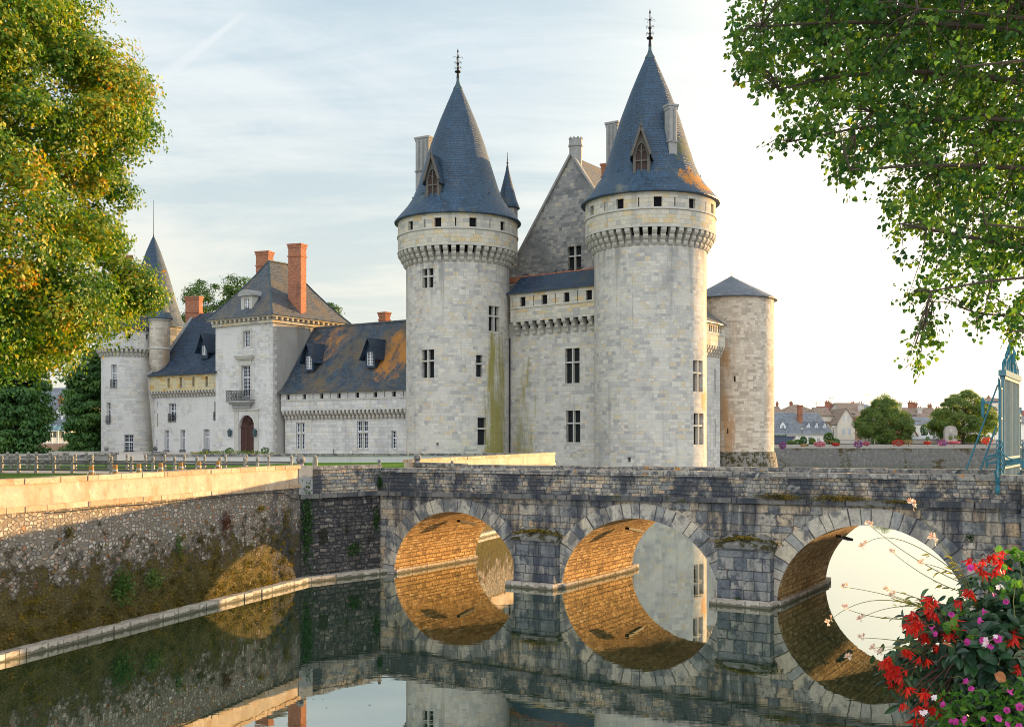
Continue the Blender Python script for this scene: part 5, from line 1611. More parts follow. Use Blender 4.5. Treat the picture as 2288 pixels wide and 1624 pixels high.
M['concrete'] = plain('weathered_concrete', (.28, .26, .235), .95, .25, 8.0, bump=.2, stains=[dict(scale=(5, 5, 3), lo=.55, hi=.7, col=(.2, .17, .12), amt=.6)])
M['greywood'] = plain('weathered_grey_timber', (.13, .125, .12), .9, .3, 4.0)
fence('nearest low concrete and timber fence along the gravel path', [-36, 4, 42, 81, 121, 162, 205, 249, 294, 342, 390, 440, 491.5, 547, 575], 56, 53, 4.98, (4.90, 4.55))
fence('second low concrete and timber fence beyond the gravel path', [-10, 25.6, 61.5, 95.7, 130.7, 168, 206, 243.5, 283.7, 324.7, 367.7, 411.6, 457, 503.5, 551, 600, 651], 63, 58.5, 4.98, (4.86, 4.5))
fence('farthest low fence before the dark trees', [-20, 17, 38, 63.6, 81, 112, 143, 151, 193, 213], 72, 72, 4.95, (4.9, 4.6), size=.22)
T = Thing('fence_post', 'single stone post with round finial standing beyond the big stone ball', 'post', tuple(P(704, 1040, 58)[:2]) + (GZ,))
p = P(704, 0, 58)
mb = MB(); mb.box((p.x, p.y, 4.68), (.24, .24, .7)); mb.build('post', M['concrete'], T)
mb = MB(); mb.lathe([(.06, 5.03), (.12, 5.12), (.1, 5.24), (0, 5.3)], (p.x, p.y, 0), 10); mb.build('finial', M['concrete'], T)

# ---- short wooden bollards behind the plastered wall
M['postwood'] = plain('ochre_treated_timber', (.27, .135, .035), .8, .3, 8.0, bump=.2)
M['strap'] = plain('galvanised_strap', (.34, .34, .32), .6, .1, 5.0, metal=.4)
ords = ['first', 'second', 'third', 'fourth', 'fifth', 'sixth', 'seventh']
for i, px in enumerate((204, 257, 310, 359, 404, 444.6, 486.6)):
    Wo = Wall(LW.O, LW.d, -1.7); p = Wo(Wo.u(px), 0)
    X, Y = p.x, p.y
    lab = ords[i] + ' short ochre wooden post counted from the left behind the plastered wall'
    T = Thing('wooden_bollard', lab, 'bollard', (X, Y, GZ), 'wooden bollards behind the moat wall')
    mb = MB(); mb.lathe([(.085, GZ - .05), (.085, 5.27), (.075, 5.31), (0, 5.315)], (X, Y, 0), 12); mb.build('post', M['postwood'], T, smooth=40)
    mb = MB(); mb.lathe([(.089, 5.08), (.092, 5.09), (.092, 5.14), (.089, 5.15)], (X, Y, 0), 12); mb.build('strap', M['strap'], T)
    mb = MB()
    for s in (-1, 1):
        q = Vector((X, Y, 5.11)); d = LW.d.to_3d() * s
        mb.tube([q + d * .09, q + d * .35 + Vector((0, 0, -.22)), q + d * .6 + Vector((0, 0, -.34))], .011, 5)
    mb.build('chain', M['strap'], T)

# ---- iron gate across the far right end of the bridge
M['gateblue'] = plain('faded_blue_paint', (.10, .20, .25), .85, .35, 3.0, stains=[dict(scale=(6, 6, .4), lo=.55, hi=.7, col=(.22, .32, .34), amt=.6)], spec=.03)
M['gateteal'] = plain('teal_painted_iron', (.05, .17, .22), .8, .25, 6.0, spec=.08)
GT = Thing('iron_gate', 'tall blue iron gate with crest, scrolls and slanting stays on the bridge', 'gate', tuple(WBR(bu(2234), 4.1, .3)))
ug = bu(2234)
GO = WBR(ug, 0, 0).to_2d(); gv = -WBR.n
GW = Wall(GO, gv)     # u runs across the roadway, away from the viewer
g0, g1 = .75, 5.35
for k, (a, b) in enumerate(((g0, (g0 + g1) / 2 - .02), ((g0 + g1) / 2 + .02, g1))):
    mb = MB(); ubox(mb, GW, a, b, 4.15, 8.35, -.03, .03)
    n = 9
    for i in range(n + 1):
        u = a + (b - a) * i / n
        ubox(mb, GW, u - .03, u + .03, 4.15, 8.35, -.055, .055)
    o = mb.build('gate_leaf', M['gateblue'], GT)
    for z in (4.3, 5.25, 5.55, 8.3):
        mb = MB(); ubox(mb, GW, a, b, z - .05, z + .05, -.08, .08); mb.build('rail', M['gateteal'], o)
    for i in range(7):
        u = a + (b - a) * (i + .5) / 7
        mb = MB(); mb.tube([GW(u + .12 * math.cos(t), 5.4 + .12 * math.sin(t), -.08) for t in [2 * math.pi * q / 8 for q in range(9)]], .02, 4); mb.build('scroll', M['gateteal'], o)
mb = MB(); ubox(mb, GW, g0 - .12, g1 + .12, 8.36, 8.56, -.12, .12); mb.build('lintel', M['gateblue'], GT)
mb = MB()
gm = (g0 + g1) / 2
for s in (-1, 1):
    for k in range(4):
        a = gm + s * (.35 + k * .55); hh = .95 - k * .2
        mb.tube([GW(a, 8.56), GW(a + s * .15, 8.56 + hh * .5), GW(a, 8.56 + hh), GW(a - s * .18, 8.56 + hh * .8), GW(a - s * .05, 8.56 + hh * .55)], .045, 5)
        mb.tube([GW(a + s * .25, 8.56), GW(a + s * .25, 8.56 + hh * .8)], .04, 5)
    mb.tube([GW(gm + s * .5, 8.56), GW(gm + s * .3, 9.0), GW(gm + s * .1, 9.3), GW(gm, 9.45)], .05, 5)
    mb.tube([GW(gm + s * 1.9, 8.56), GW(gm + s * 1.4, 8.95), GW(gm + s * .7, 9.15), GW(gm + s * .2, 9.35)], .045, 5)
mb.lathe([(.14, 8.9), (.2, 9.25), (.12, 9.45), (.05, 9.7), (0, 10.15)], GW(gm, 0), 8)
mb.build('crest', M['gateteal'], GT)
for u, s in ((.18, 1), (g1 + .5, -1)):
    mb = MB()
    for du in (-.18, .18): ubox(mb, GW, u + du - .035, u + du + .035, zT(ug), 7.9 - (0 if s > 0 else .8), -.04, .04)
    zt = 7.9 - (0 if s > 0 else .8)
    for k in range(9):
        z = zT(ug) + .25 + k * (zt - zT(ug) - .3) / 9
        mb.tube([GW(u + .13 * math.cos(t), z + .17 * math.sin(t)) for t in [2 * math.pi * q / 8 for q in range(9)]], .025, 4)
    for z in (zT(ug) + .06, 5.9, 6.9, zt): ubox(mb, GW, u - .22, u + .22, z - .03, z + .03, -.05, .05)
    mb.tube([GW(u - s * .1, zt), GW(u - s * .3, zt + .3), GW(u - s * .55, zt + .32), GW(u - s * .62, zt + .1), GW(u - s * .45, zt + .05)], .03, 5)
    mb.build('side_panel', M['gateteal'], GT)
# fan of curved bars leaning out over the parapet
for s, u0 in ((-1, .0), (1, g1 + .75)):
    mb = MB()
    for k in range(6):
        z0 = 6.1 - .22 * k
        mb.tube([GW(u0, z0, 0), GW(u0 + s * .10, z0 - .5 + k * .04, .02), GW(u0 + s * .38, 5.25 - k * .05, .02), GW(u0 + s * .75 - k * .04 * s, 5.1 - k * .05, .02)], .025, 5)
        q = GW(u0 + s * .12, zT(ug) + .15 + k * .18, 0)
        mb.tube([q + Vector((.11 * math.cos(t), .05 * math.sin(t), .11 * math.sin(t))) for t in [2 * math.pi * i / 8 for i in range(9)]], .022, 4)
    mb.build('guard_fan', M['gateteal'], GT)
mb = MB()
pt = lambda x, y, d: WBR(bu(x), WBR.z(x, y), d)
mb.beam(pt(2157, 1049, .22), pt(2228, 861, .1), .045, .045); mb.beam(pt(2189, 1049, .22), pt(2225, 953, .1), .045, .045)
mb.build('stay', M['gateteal'], GT)
mb = MB()
mb.beam(pt(2195, 898.5, .1), pt(2229, 898, .1), .04, .05); mb.beam(pt(2205, 899, .1), pt(2229, 917, .1), .03, .03); mb.lathe([(.03, -.5), (.06, -.4), (.05, -.1), (.08, .05), (0, .2)], pt(2195, 899, .1), 6)
mb.build('bracket', M['gateteal'], GT)
mb = MB()
for zz in (0, .3):
    mb.beam(pt(2203, 1036 - zz * 50, .2), pt(2228, 1032 - zz * 60, .2), .05, .06)
mb.beam(pt(2203, 1047, .2), pt(2203, 1024, .2), .05, .05); mb.beam(pt(2250, 1036, .2), pt(2284, 1034, .2), .05, .06); mb.beam(pt(2284, 1047, .2), pt(2284, 1028, .2), .05, .05)
mb.tube([pt(2203, 1028, .2), pt(2212, 1025, .2), pt(2222, 1020, .2), pt(2228, 1012, .2)], .025, 5); mb.tube([pt(2236, 1012, .2), pt(2248, 1022, .2), pt(2266, 1029, .2), pt(2284, 1030, .2)], .025, 5)
mb.build('low_rail', M['gateteal'], GT)
mb = MB(); mb.beam(pt(2226, 1050, -.08), pt(2229, 1080, -.08), .06, .08); mb.lathe([(.02, -.45), (.09, -.3), (.05, -.1), (.1, 0), (.04, .1)], pt(2230, 1076, -.1), 7); mb.beam(pt(2222, 1052, -.06), pt(2232, 1058, -.06), .12, .1)
mb.build('hook', M['gateteal'], GT)

# ---- birds
M['crow'] = plain('black_feathers', (.012, .012, .014), .6, .3, 10.0)
M['pigeon'] = plain('grey_feathers', (.05, .055, .065), .7, .3, 10.0)


def bird(name, label, cat, p, a, s, mat, group):
    T = Thing(name, label, cat, p, group)
    mb = MB(); d = Vector((math.cos(a), math.sin(a), 0)); up = Vector((0, 0, 1)); p = Vector(p)
    q = p + up * s * .45
    mb.tube([q - d * s * .95 - up * s * .08, q - d * s * .55, q - d * s * .2 + up * s * .02, q + d * s * .15 + up * s * .1, q + d * s * .38 + up * s * .28, q + d * s * .5 + up * s * .42, q + d * s * .62 + up * s * .40, q + d * s * .85 + up * s * .34],
            [.05 * s, .1 * s, .24 * s, .22 * s, .13 * s, .13 * s, .06 * s, .008 * s], 8)
    mb.build('body', mat, T, smooth=True)
    sd = d.cross(up)
    for k in (-1, 1):
        mb = MB(); mb.tube([p + sd * k * s * .09, p + sd * k * s * .08 + up * s * .3], .03 * s, 5); mb.build('leg', mat, T)


for px, py, a, lab in ((106, 1041, 2.6, 'black crow on the lawn leaning towards the left fence'), (193, 1040, .1, 'black crow with level back on the lawn before the pale path'), (217, 1039.6, 3.3, 'black crow pecking on the lawn beside the level one'), (237, 1042, 1.6, 'small upright crow on the lawn'), (351, 1031, .4, 'lone crow on the pale path near the low wall')):
    Y = (EYE - GZ) / ((py - HY) / F)
    q = P(px, py, Y)
    bird('crow', lab, 'bird', (q.x, q.y, GZ), a, .42, M['crow'], 'crows on the lawn')
for i, px in enumerate((1151, 1157, 1222, 1240, 1256, 1273, 1281)):
    q = WK(WK.u(px), 23.04, 1.5)
    lab = ['first', 'second', 'third', 'fourth', 'fifth', 'sixth', 'seventh'][i] + ' pigeon from the left on the roof ridge between the two donjon towers'
    bird('pigeon', lab, 'bird', tuple(q), (.3, 2.9, -.4, 3.4, .5, 2.6, .1)[i], .32, M['pigeon'], 'pigeons on the walkway ridge')
# ------------------------------------------------------------------ the town beyond the moat
TZ, TS = 3.1, 1.4
PT = lambda x, y, D: P(x, y, D * TS)
M['beige'] = plain('beige_render', (.70, .63, .53), .95, .12, .8, stains=[dict(scale=(.4, .4, .3), lo=.55, hi=.75, col=(.40, .36, .30), amt=.5)])
M['whitewall'] = plain('white_render', (.78, .75, .68), .95, .1, .8)
M['stonewall'] = plain('grey_town_stone', (.48, .44, .39), .95, .3, 1.5)
M['pinkbrick'] = plain('pink_brick_wall', (.42, .25, .18), .95, .25, 2.0)
M['tile'] = stone('brown_roof_tiles', .3, .22, [(0, (.20, .15, .12)), (.5, (.31, .22, .165)), (1, (.40, .29, .22))], (.08, .06, .05), .02, [dict(scale=(.3, .3, .3), lo=.5, hi=.7, col=(.2, .16, .11), amt=.6)], bump=.4)
M['redtile'] = stone('red_roof_tiles', .3, .22, [(0, (.22, .08, .06)), (1, (.34, .14, .10))], (.12, .06, .05), .02, [], bump=.4)
M['greyslate'] = slate('grey_town_slate', (.15, .165, .19), stains=[dict(scale=(.3, .3, .3), lo=.5, hi=.7, col=(.16, .15, .13), amt=.6)])
M['metalroof'] = plain('pale_metal_roof', (.38, .40, .42), .5, .1, 1.0, metal=.2)
M['shutter'] = plain('pale_blue_shutter', (.50, .54, .58), .7, .08, 4.0)
M['sgreen'] = plain('dark_green_sign_board', (.012, .11, .075), .6, .1, 4.0)
M['awning'] = plain('dark_grey_awning_cloth', (.05, .06, .085), .85, .15, 3.0)


def house(label, x0, x1, D, ye, yr, yaw=0.0, depth=8.0, roof='side', wall='beige', rm='tile', wins=(), chims=(), over=.3, sky=(), cat='house', name='house', gz=TZ, cmat='brick', ts=TS):
    D, depth, over = D * ts, depth * ts, over * ts
    p0 = P(x0, 0, D).to_2d(); d = Vector((math.cos(yaw), math.sin(yaw)))
    W = Wall(p0, d); L = W.u(x1)
    ze = EYE - (ye - HY) / F * W.Y(L / 2); zr = EYE - (yr - HY) / F * (W.Y(L / 2) + (0 if roof == 'front' else depth / 2))
    T = Thing(name, label, cat, (p0.x, p0.y, gz))
    hs = [px_hole(W, *q[:4], .18) for q in wins]
    mb = MB(); holed(mb, W, 0, L, gz - .3, ze, hs)
    q = lambda u, z, dep: W(u, z, dep)
    for u in (0, L): mb.face([q(u, gz - .3, 0), q(u, gz - .3, depth), q(u, ze, depth), q(u, ze, 0)])
    mb.face([q(0, gz - .3, depth), q(L, gz - .3, depth), q(L, ze, depth), q(0, ze, depth)])
    if roof == 'front':
        for dep in (0, depth): mb.face([q(0, ze, dep), q(L, ze, dep), q(L / 2, zr, dep)])
    elif roof == 'side':
        for u in (0, L): mb.face([q(u, ze, 0), q(u, ze, depth), q(u, zr, depth / 2)])
    mb.build('wall', M[wall], T)
    for h, qq in zip(hs, wins):
        o = window(W, h, 'sash', T, M, bars=3)
        if len(qq) > 4:
            w = (h['u1'] - h['u0']) / 2
            mb = MB()
            if qq[4] == 'closed':
                ubox(mb, W, h['u0'] + .02, (h['u0'] + h['u1']) / 2 - .01, h['v0'], h['v1'], .02, .06); ubox(mb, W, (h['u0'] + h['u1']) / 2 + .01, h['u1'] - .02, h['v0'], h['v1'], .02, .06)
            else:
                ubox(mb, W, h['u0'] - w - .03, h['u0'] - .03, h['v0'], h['v1'], -.06, -.01); ubox(mb, W, h['u1'] + .03, h['u1'] + w + .03, h['v0'], h['v1'], -.06, -.01)
            mb.build('shutter', M['shutter'], o)
    r = MB(); th = .12
    def plane(a, b, c, e):
        r.hexa([a, b, c, e], [p + Vector((0, 0, th)) for p in (a, b, c, e)])
    if roof == 'front':
        sl = (zr - ze) / (L / 2)
        plane(q(-over, ze - sl * over, -over), q(L / 2, zr, -over), q(L / 2, zr, depth), q(-over, ze - sl * over, depth))
        plane(q(L / 2, zr, -over), q(L + over, ze - sl * over, -over), q(L + over, ze - sl * over, depth), q(L / 2, zr, depth))
    elif roof == 'side':
        sl = (zr - ze) / (depth / 2)
        plane(q(-over * .5, ze - sl * over, -over), q(L + over * .5, ze - sl * over, -over), q(L + over * .5, zr, depth / 2), q(-over * .5, zr, depth / 2))
        plane(q(-over * .5, zr, depth / 2), q(L + over * .5, zr, depth / 2), q(L + over * .5, ze - sl * over, depth + over), q(-over * .5, ze - sl * over, depth + over))
    else:   # hip
        ins = min(L * .42, depth * .5)
        A = [q(-over, ze, -over), q(L + over, ze, -over), q(L + over, ze, depth + over), q(-over, ze, depth + over)]
        a, b = q(ins, zr, depth / 2), q(L - ins, zr, depth / 2)
        r.face([A[0], A[1], b, a]); r.face([A[1], A[2], b]); r.face([A[2], A[3], a, b]); r.face([A[3], A[0], a]); r.face(A[::-1])
    ro = r.build('roof', M[rm], T)
    for (sx, sy, w) in sky:
        u = W.u(sx); f = (ye - sy) / max(1e-3, (ye - yr)); dep = depth / 2 * f; z = ze + (zr - ze) * f + th + .03
        sl = math.atan2(zr - ze, depth / 2); hh = .5
        mb = MB(); a = q(u - w / 2, z - hh * math.sin(sl), dep - hh * math.cos(sl)); b = q(u + w / 2, z - hh * math.sin(sl), dep - hh * math.cos(sl)); c_ = q(u + w / 2, z + hh * math.sin(sl), dep + hh * math.cos(sl)); e = q(u - w / 2, z + hh * math.sin(sl), dep + hh * math.cos(sl))
        mb.face([a, b, c_, e]); mb.build('roof_window', M['glass'], T)
    for ch in chims:
        cx_, cy_, cw = ch[:3]; dep = ch[3] * ts if len(ch) > 3 else depth / 2
        u = W.u(cx_) if dep == 0 else Wall(W.O, W.d, -dep).u(cx_)
        pp = W(u, 0, dep); w = cw / F * pp.y
        z1 = EYE - (cy_ - HY) / F * pp.y
        chimney(T, (pp.x, pp.y), w, max(.5, w * .55), ze + .2, z1, yaw, M[ch[4] if len(ch) > 4 else cmat], bands=(.0,))
        mb = MB()
        for k in range(2):
            mb = MB(); mb.lathe([(.17, z1), (.14, z1 + .45), (.0, z1 + .46)], (pp.x + (k - .5) * w * .45, pp.y, 0), 6); mb.build('chimney_pot', M['redtile'], T)
    return T, W, ze, zr, L


c1 = lambda X, Y: (1720.7 + X * .13674, 871.5 + Y * .13674)
c2 = lambda X, Y: (1955.3 + X * .1455, 871.5 + Y * .1455)
def r1(a, b, c, d): return (c1(a, 0)[0], c1(b, 0)[0], c1(0, c)[1], c1(0, d)[1])


# restaurant with slate mansard on the corner
Dp = 180.0 * TS
pc = P(1780, 0, Dp).to_2d()
dl = Vector((math.cos(-.62), math.sin(-.62))); dr = Vector((math.cos(.5), math.sin(.5)))
T = Thing('restaurant', 'corner restaurant with steep grey slate roof, white dormers and red chimney', 'restaurant', (pc.x, pc.y, TZ))
Wl = Wall(pc - dl * 12.6, dl); Wr = Wall(pc, dr)
lr = Wr.u(1859); ze = EYE - (968 - HY) / F * Dp; zr = EYE - (921.5 - HY) / F * (Dp + 4)
mb = MB(); holed(mb, Wl, 0, 12.6, TZ - .3, ze, []); 
hr = [px_hole(Wr, *r1(625, 690, 765, 850), .15), px_hole(Wr, *r1(772, 815, 780, 850), .15)]
holed(mb, Wr, 0, lr, TZ - .3, ze, hr)
mb.build('wall', M['whitewall'], T)
for h in hr: window(Wr, h, 'sash', T, M, bars=3)
mb = MB()
nl = -Wl.n; nr = -Wr.n
A0 = Wl(-.3, ze, -.3); A1 = Wl(12.6, ze, -.3) + Wr(0, 0, -.3) - Wr(0, 0, 0); A2 = Wr(lr + .3, ze, -.3)
back = (nl + nr).normalized()
t0 = Wl(-.3, zr, 5.0); t1 = Vector((pc.x + back.x * 6.4, pc.y + back.y * 6.4, zr)); t2 = Wr(lr + .3, zr, 5.0); 
mb.face([A0, A1, t1, t0]); mb.face([A1, A2, t2, t1])
mb.face([t0, t1, Vector((t1.x + back.x * 8.4, t1.y + back.y * 8.4, ze)), Wl(-.3, ze, 11)]); mb.face([t1, t2, Wr(lr + .3, ze, 11), Vector((t1.x + back.x * 8.4, t1.y + back.y * 8.4, ze))]); mb.face([A2, Wr(lr + .3, ze, 11), t2])
mb.build('roof', M['greyslate'], T)
mb = MB(); mb.beam(A0 + Vector((0, 0, -.1)), A1 + Vector((0, 0, -.1)), .2, .2); mb.beam(A1 + Vector((0, 0, -.1)), A2 + Vector((0, 0, -.1)), .2, .2); mb.beam(t0, t1, .2, .12); mb.beam(t1, t2, .2, .12); mb.build('gutter', M['metalroof'], T)
for W, px, y0, y1, ya, yb, wpx in ((Wl, 1749, 964, 950, 941, 949, 12), (Wr, 1807, 964, 950, 942, 949, 8), (Wr, 1825, 963, 950, 942, 949, 8), (Wr, 1843, 962, 950, 942, 949, 8)):
    Wd = Wall(W.O, W.d, -1.0); p = Wd(Wd.u(px), 0); zz = lambda y: EYE - (y - HY) / F * p.y; w = wpx / F * p.y
    dormer(T, (p.x, p.y), W.n, w, zz(y0), zz(yb), zz(ya), 3.0, 'sash', M['white'], M['greyslate'], over=.15, ww=w * .6, wz=(zz(y0) + .2, zz(yb) - .1))
pq = PT(1787, 0, 183); chimney(T, (pq.x, pq.y), 1.0, .9, ze + 1, EYE - (905 - HY) / F * 183 * TS, .3, M['brick'], bands=(.6,))
SG = Thing('shop_sign', 'green sign board with white lettering under the restaurant roof', 'sign', tuple(Wl(7, ze - .3, -.1)))
us = Wl.u(1756.5)
mb = MB(); ubox(mb, Wl, us - 5.0, us, ze - .6, ze - .03, -.2, -.1); mb.build('board', M['sgreen'], SG)


def text(body, W, u, z, size, dep, mat, parent, name='lettering', align='RIGHT'):
    cu = bpy.data.curves.new(name, 'FONT'); cu.body = body; cu.size = size; cu.extrude = .01; cu.align_x = align
    cu.materials.append(mat)
    o = bpy.data.objects.new(name, cu); COL.objects.link(o)
    bpy.context.view_layer.update()
    me = bpy.data.meshes.new_from_object(o)
    bpy.data.objects.remove(o)
    o = bpy.data.objects.new(name, me); COL.objects.link(o)
    p = W(u, z, dep)
    ang = math.atan2(W.d.y, W.d.x)
    o.rotation_euler = (math.pi / 2, 0, ang)
    o.parent = parent.o; o.location = p - parent.base
    return o


M['signwhite'] = plain('white_sign_paint', (.75, .75, .72), .6, .03, 2.0)
M['signdark'] = plain('dark_green_sign_paint', (.02, .06, .045), .6, .03, 2.0)
text('PIZZERIA', Wl, us - .15, ze - .53, .64, -.215, M['signwhite'], SG)
SG2 = Thing('wall_sign', 'dark two line lettering painted on the white restaurant wall', 'sign', tuple(Wr(.5, ze - 1, -.02)))
u2 = Wr.u(1791.5)
text('RESTAURANT', Wr, u2, ze - .85, .34, -.02, M['signdark'], SG2, align='CENTER'); text('PIZZERIA', Wr, u2, ze - 1.27, .34, -.02, M['signdark'], SG2, align='CENTER')
AWN = Thing('awning', 'dark grey awning stretched below the green sign', 'awning', tuple(Wl(4, ze - .6, 0)))
mb = MB(); mb.hexa([Wl(1.4, ze - 2.4, -3.0), Wl(11.6, ze - 2.4, -3.0), Wl(12.4, ze - .7, 0), Wl(1.4, ze - .7, 0)], [p + Vector((0, 0, .06)) for p in (Wl(1.4, ze - 2.4, -3.0), Wl(11.6, ze - 2.4, -3.0), Wl(12.4, ze - .7, 0), Wl(1.4, ze - .7, 0))]); mb.build('cloth', M['awning'], AWN)
mb = MB(); 
for q_ in (1.7, 11.5):
    mb = MB(); mb.beam(Wl(q_, TZ, -2.9), Wl(q_, ze - 2.35, -2.9), .1, .1); mb.build('support', M['iron'], AWN)

house('beige rear house with red eaves band behind the restaurant', *[c1(765, 0)[0], c1(1030, 0)[0]], 196, c1(0, 415)[1], c1(0, 305)[1], .15, 9, 'hip', 'beige', 'tile', [r1(945, 985, 525, 595)])
house('cream gabled house with pale blue shutters facing the moat', c1(1100, 0)[0], c1(1385, 0)[0], 190, c1(0, 520)[1], c1(0, 295)[1], -.1, 14, 'front', 'beige', 'tile', [r1(1222, 1262, 420, 505) + ('open',), r1(1180, 1228, 625, 725) + ('closed',), r1(1270, 1318, 625, 725) + ('closed',)])
house('lean side range with plum roof left of the cream gabled house', c1(890, 0)[0], c1(1104, 0)[0], 196, c1(0, 525)[1], c1(0, 290)[1], .1, 11, 'side', 'beige', 'tile')
house('small pink brick house with dark doorway beside the cream gabled house', c1(1385, 0)[0], c1(1500, 0)[0], 192, c1(0, 560)[1], c1(0, 455)[1], .2, 8, 'front', 'pinkbrick', 'redtile', [r1(1420, 1452, 610, 730)])
house('long brown roofed house behind the restaurant with chimney at its left end', c1(210, 0)[0], c1(880, 0)[0], 214, c1(0, 400)[1], c1(0, 238)[1], .0, 12, 'hip', 'stonewall', 'tile', chims=[(c1(343, 0)[0], c1(0, 205)[1], 6)])
house('dim house behind the plain round tower edge', c1(60, 0)[0], c1(220, 0)[0], 205, c1(0, 400)[1], c1(0, 270)[1], .0, 9, 'side', 'stonewall', 'tile', chims=[(c1(115, 0)[0], c1(0, 215)[1], 4)])
house('brown roofed house with a cluster of orange chimneys above the cream gable', c1(880, 0)[0], c1(1200, 0)[0], 220, c1(0, 350)[1], c1(0, 270)[1], .0, 9, 'side', 'stonewall', 'redtile', chims=[(c1(935, 0)[0], c1(0, 190)[1], 9), (c1(1000, 0)[0], c1(0, 235)[1], 6)])
house('house with a small pointed grey roof behind the orange chimneys', c1(1040, 0)[0], c1(1190, 0)[0], 224, c1(0, 290)[1], c1(0, 208)[1], .0, 10, 'hip', 'stonewall', 'greyslate')
house('grey stone house with tall brown chimney left of the first park tree', c1(1240, 0)[0], c1(1640, 0)[0], 206, c1(0, 420)[1], c1(0, 215)[1], .12, 10, 'side', 'stonewall', 'tile', chims=[(c1(1350, 0)[0], c1(0, 210)[1], 7.5), (c1(1475, 0)[0], c1(0, 215)[1], 12, 2.0, 'stonewall')], sky=[(c1(1380, 0)[0], c1(0, 400)[1], .9)])
house('house with a grey hipped roof far behind the first park tree', c1(1560, 0)[0], c1(1800, 0)[0], 226, c1(0, 300)[1], c1(0, 235)[1], .0, 10, 'hip', 'stonewall', 'greyslate', chims=[(c1(1775, 0)[0], c1(0, 185)[1], 5)])
house('long tawny roofed house with many chimneys between the park trees', c2(400, 0)[0], c2(1040, 0)[0], 205, c2(0, 425)[1], c2(0, 275)[1], .08, 9, 'side', 'stonewall', 'tile', chims=[(c2(362, 0)[0], c2(0, 195)[1], 13, 2, 'stonewall'), (c2(548, 0)[0], c2(0, 185)[1], 11), (c2(620, 0)[0], c2(0, 205)[1], 7), (c2(682, 0)[0], c2(0, 272)[1], 10, 2, 'stonewall'), (c2(838, 0)[0], c2(0, 228)[1], 7.5), (c2(957, 0)[0], c2(0, 277)[1], 8)], sky=[(c2(590, 0)[0], c2(0, 400)[1], .8), (c2(645, 0)[0], c2(0, 395)[1], .8)])
house('long low white house with blue slate roof between the park trees', c2(505, 0)[0], c2(1000, 0)[0], 196, c2(0, 520)[1], c2(0, 422)[1], .05, 8, 'side', 'whitewall', 'greyslate', sky=[(c2(530, 0)[0], c2(0, 488)[1], 1.0), (c2(715, 0)[0], c2(0, 486)[1], 1.4)], chims=[(c2(478, 0)[0], c2(0, 410)[1], 6, 1.0)])
house('small white gabled outbuilding with a red tiled slope', c2(470, 0)[0], c2(640, 0)[0], 186, c2(0, 690)[1], c2(0, 565)[1], .35, 9, 'front', 'whitewall', 'redtile', name='outbuilding', cat='outbuilding')
house('low shed with a pale metal roof beside the memorial', c2(590, 0)[0], c2(1010, 0)[0], 184, c2(0, 752)[1], c2(0, 702)[1], .0, 7, 'side', 'stonewall', 'metalroof', name='shed', cat='shed')
house('tall beige house with chimney rising behind the iron gate', c2(1735, 0)[0], c2(1990, 0)[0], 215, c2(0, 160)[1], c2(0, 125)[1], .0, 9, 'side', 'beige', 'tile', chims=[(c2(1742, 0)[0], c2(0, 105)[1], 5)])
house('grey gabled house with chimneys right of the second park tree', c2(1520, 0)[0], c2(1760, 0)[0], 218, c2(0, 300)[1], c2(0, 185)[1], .0, 9, 'side', 'stonewall', 'tile', chims=[(c2(1540, 0)[0], c2(0, 170)[1], 6), (c2(1640, 0)[0], c2(0, 260)[1], 6)])
house('red tiled low house behind the iron gate stays', c2(1660, 0)[0], c2(1870, 0)[0], 208, c2(0, 392)[1], c2(0, 318)[1], .0, 8, 'side', 'pinkbrick', 'redtile', chims=[(c2(1840, 0)[0], c2(0, 275)[1], 6)])
house('long white house with blue slate roof passing behind the iron gate', c2(1690, 0)[0], c2(2420, 0)[0], 200, c2(0, 505)[1], c2(0, 395)[1], .0, 9, 'side', 'whitewall', 'greyslate', chims=[(c2(2200, 0)[0], c2(0, 280)[1], 6)])
house('orange roofed house at the right edge behind the gate', c2(2210, 0)[0], c2(2480, 0)[0], 215, c2(0, 390)[1], c2(0, 315)[1], .0, 9, 'side', 'beige', 'redtile')

# garden walls behind the promenade
for lab, a, b, D, y0 in (('low rubble garden wall below the cream gabled house', c1(1120, 0)[0], c1(1660, 0)[0], 178, c1(0, 812)[1]), ('low garden wall behind the memorial and trimmed shrubs', c2(60, 0)[0], c2(2300, 0)[0], 181, c2(0, 755)[1])):
    W = Wall(PT(a, 0, D).to_2d(), (1, 0)); L = W.u(b); z = EYE - (y0 - HY) / F * D * TS
    T = Thing('garden_wall', lab, 'wall', tuple(W(0, TZ)))
    mb = MB(); ubox(mb, W, 0, L, TZ - .2, z - .12, 0, .35); mb.build('wall', M['stonewall'], T)
    mb = MB(); ubox(mb, W, -.02, L, z - .117, z, -.06, .41); mb.build('coping', M['farcoping'], T)

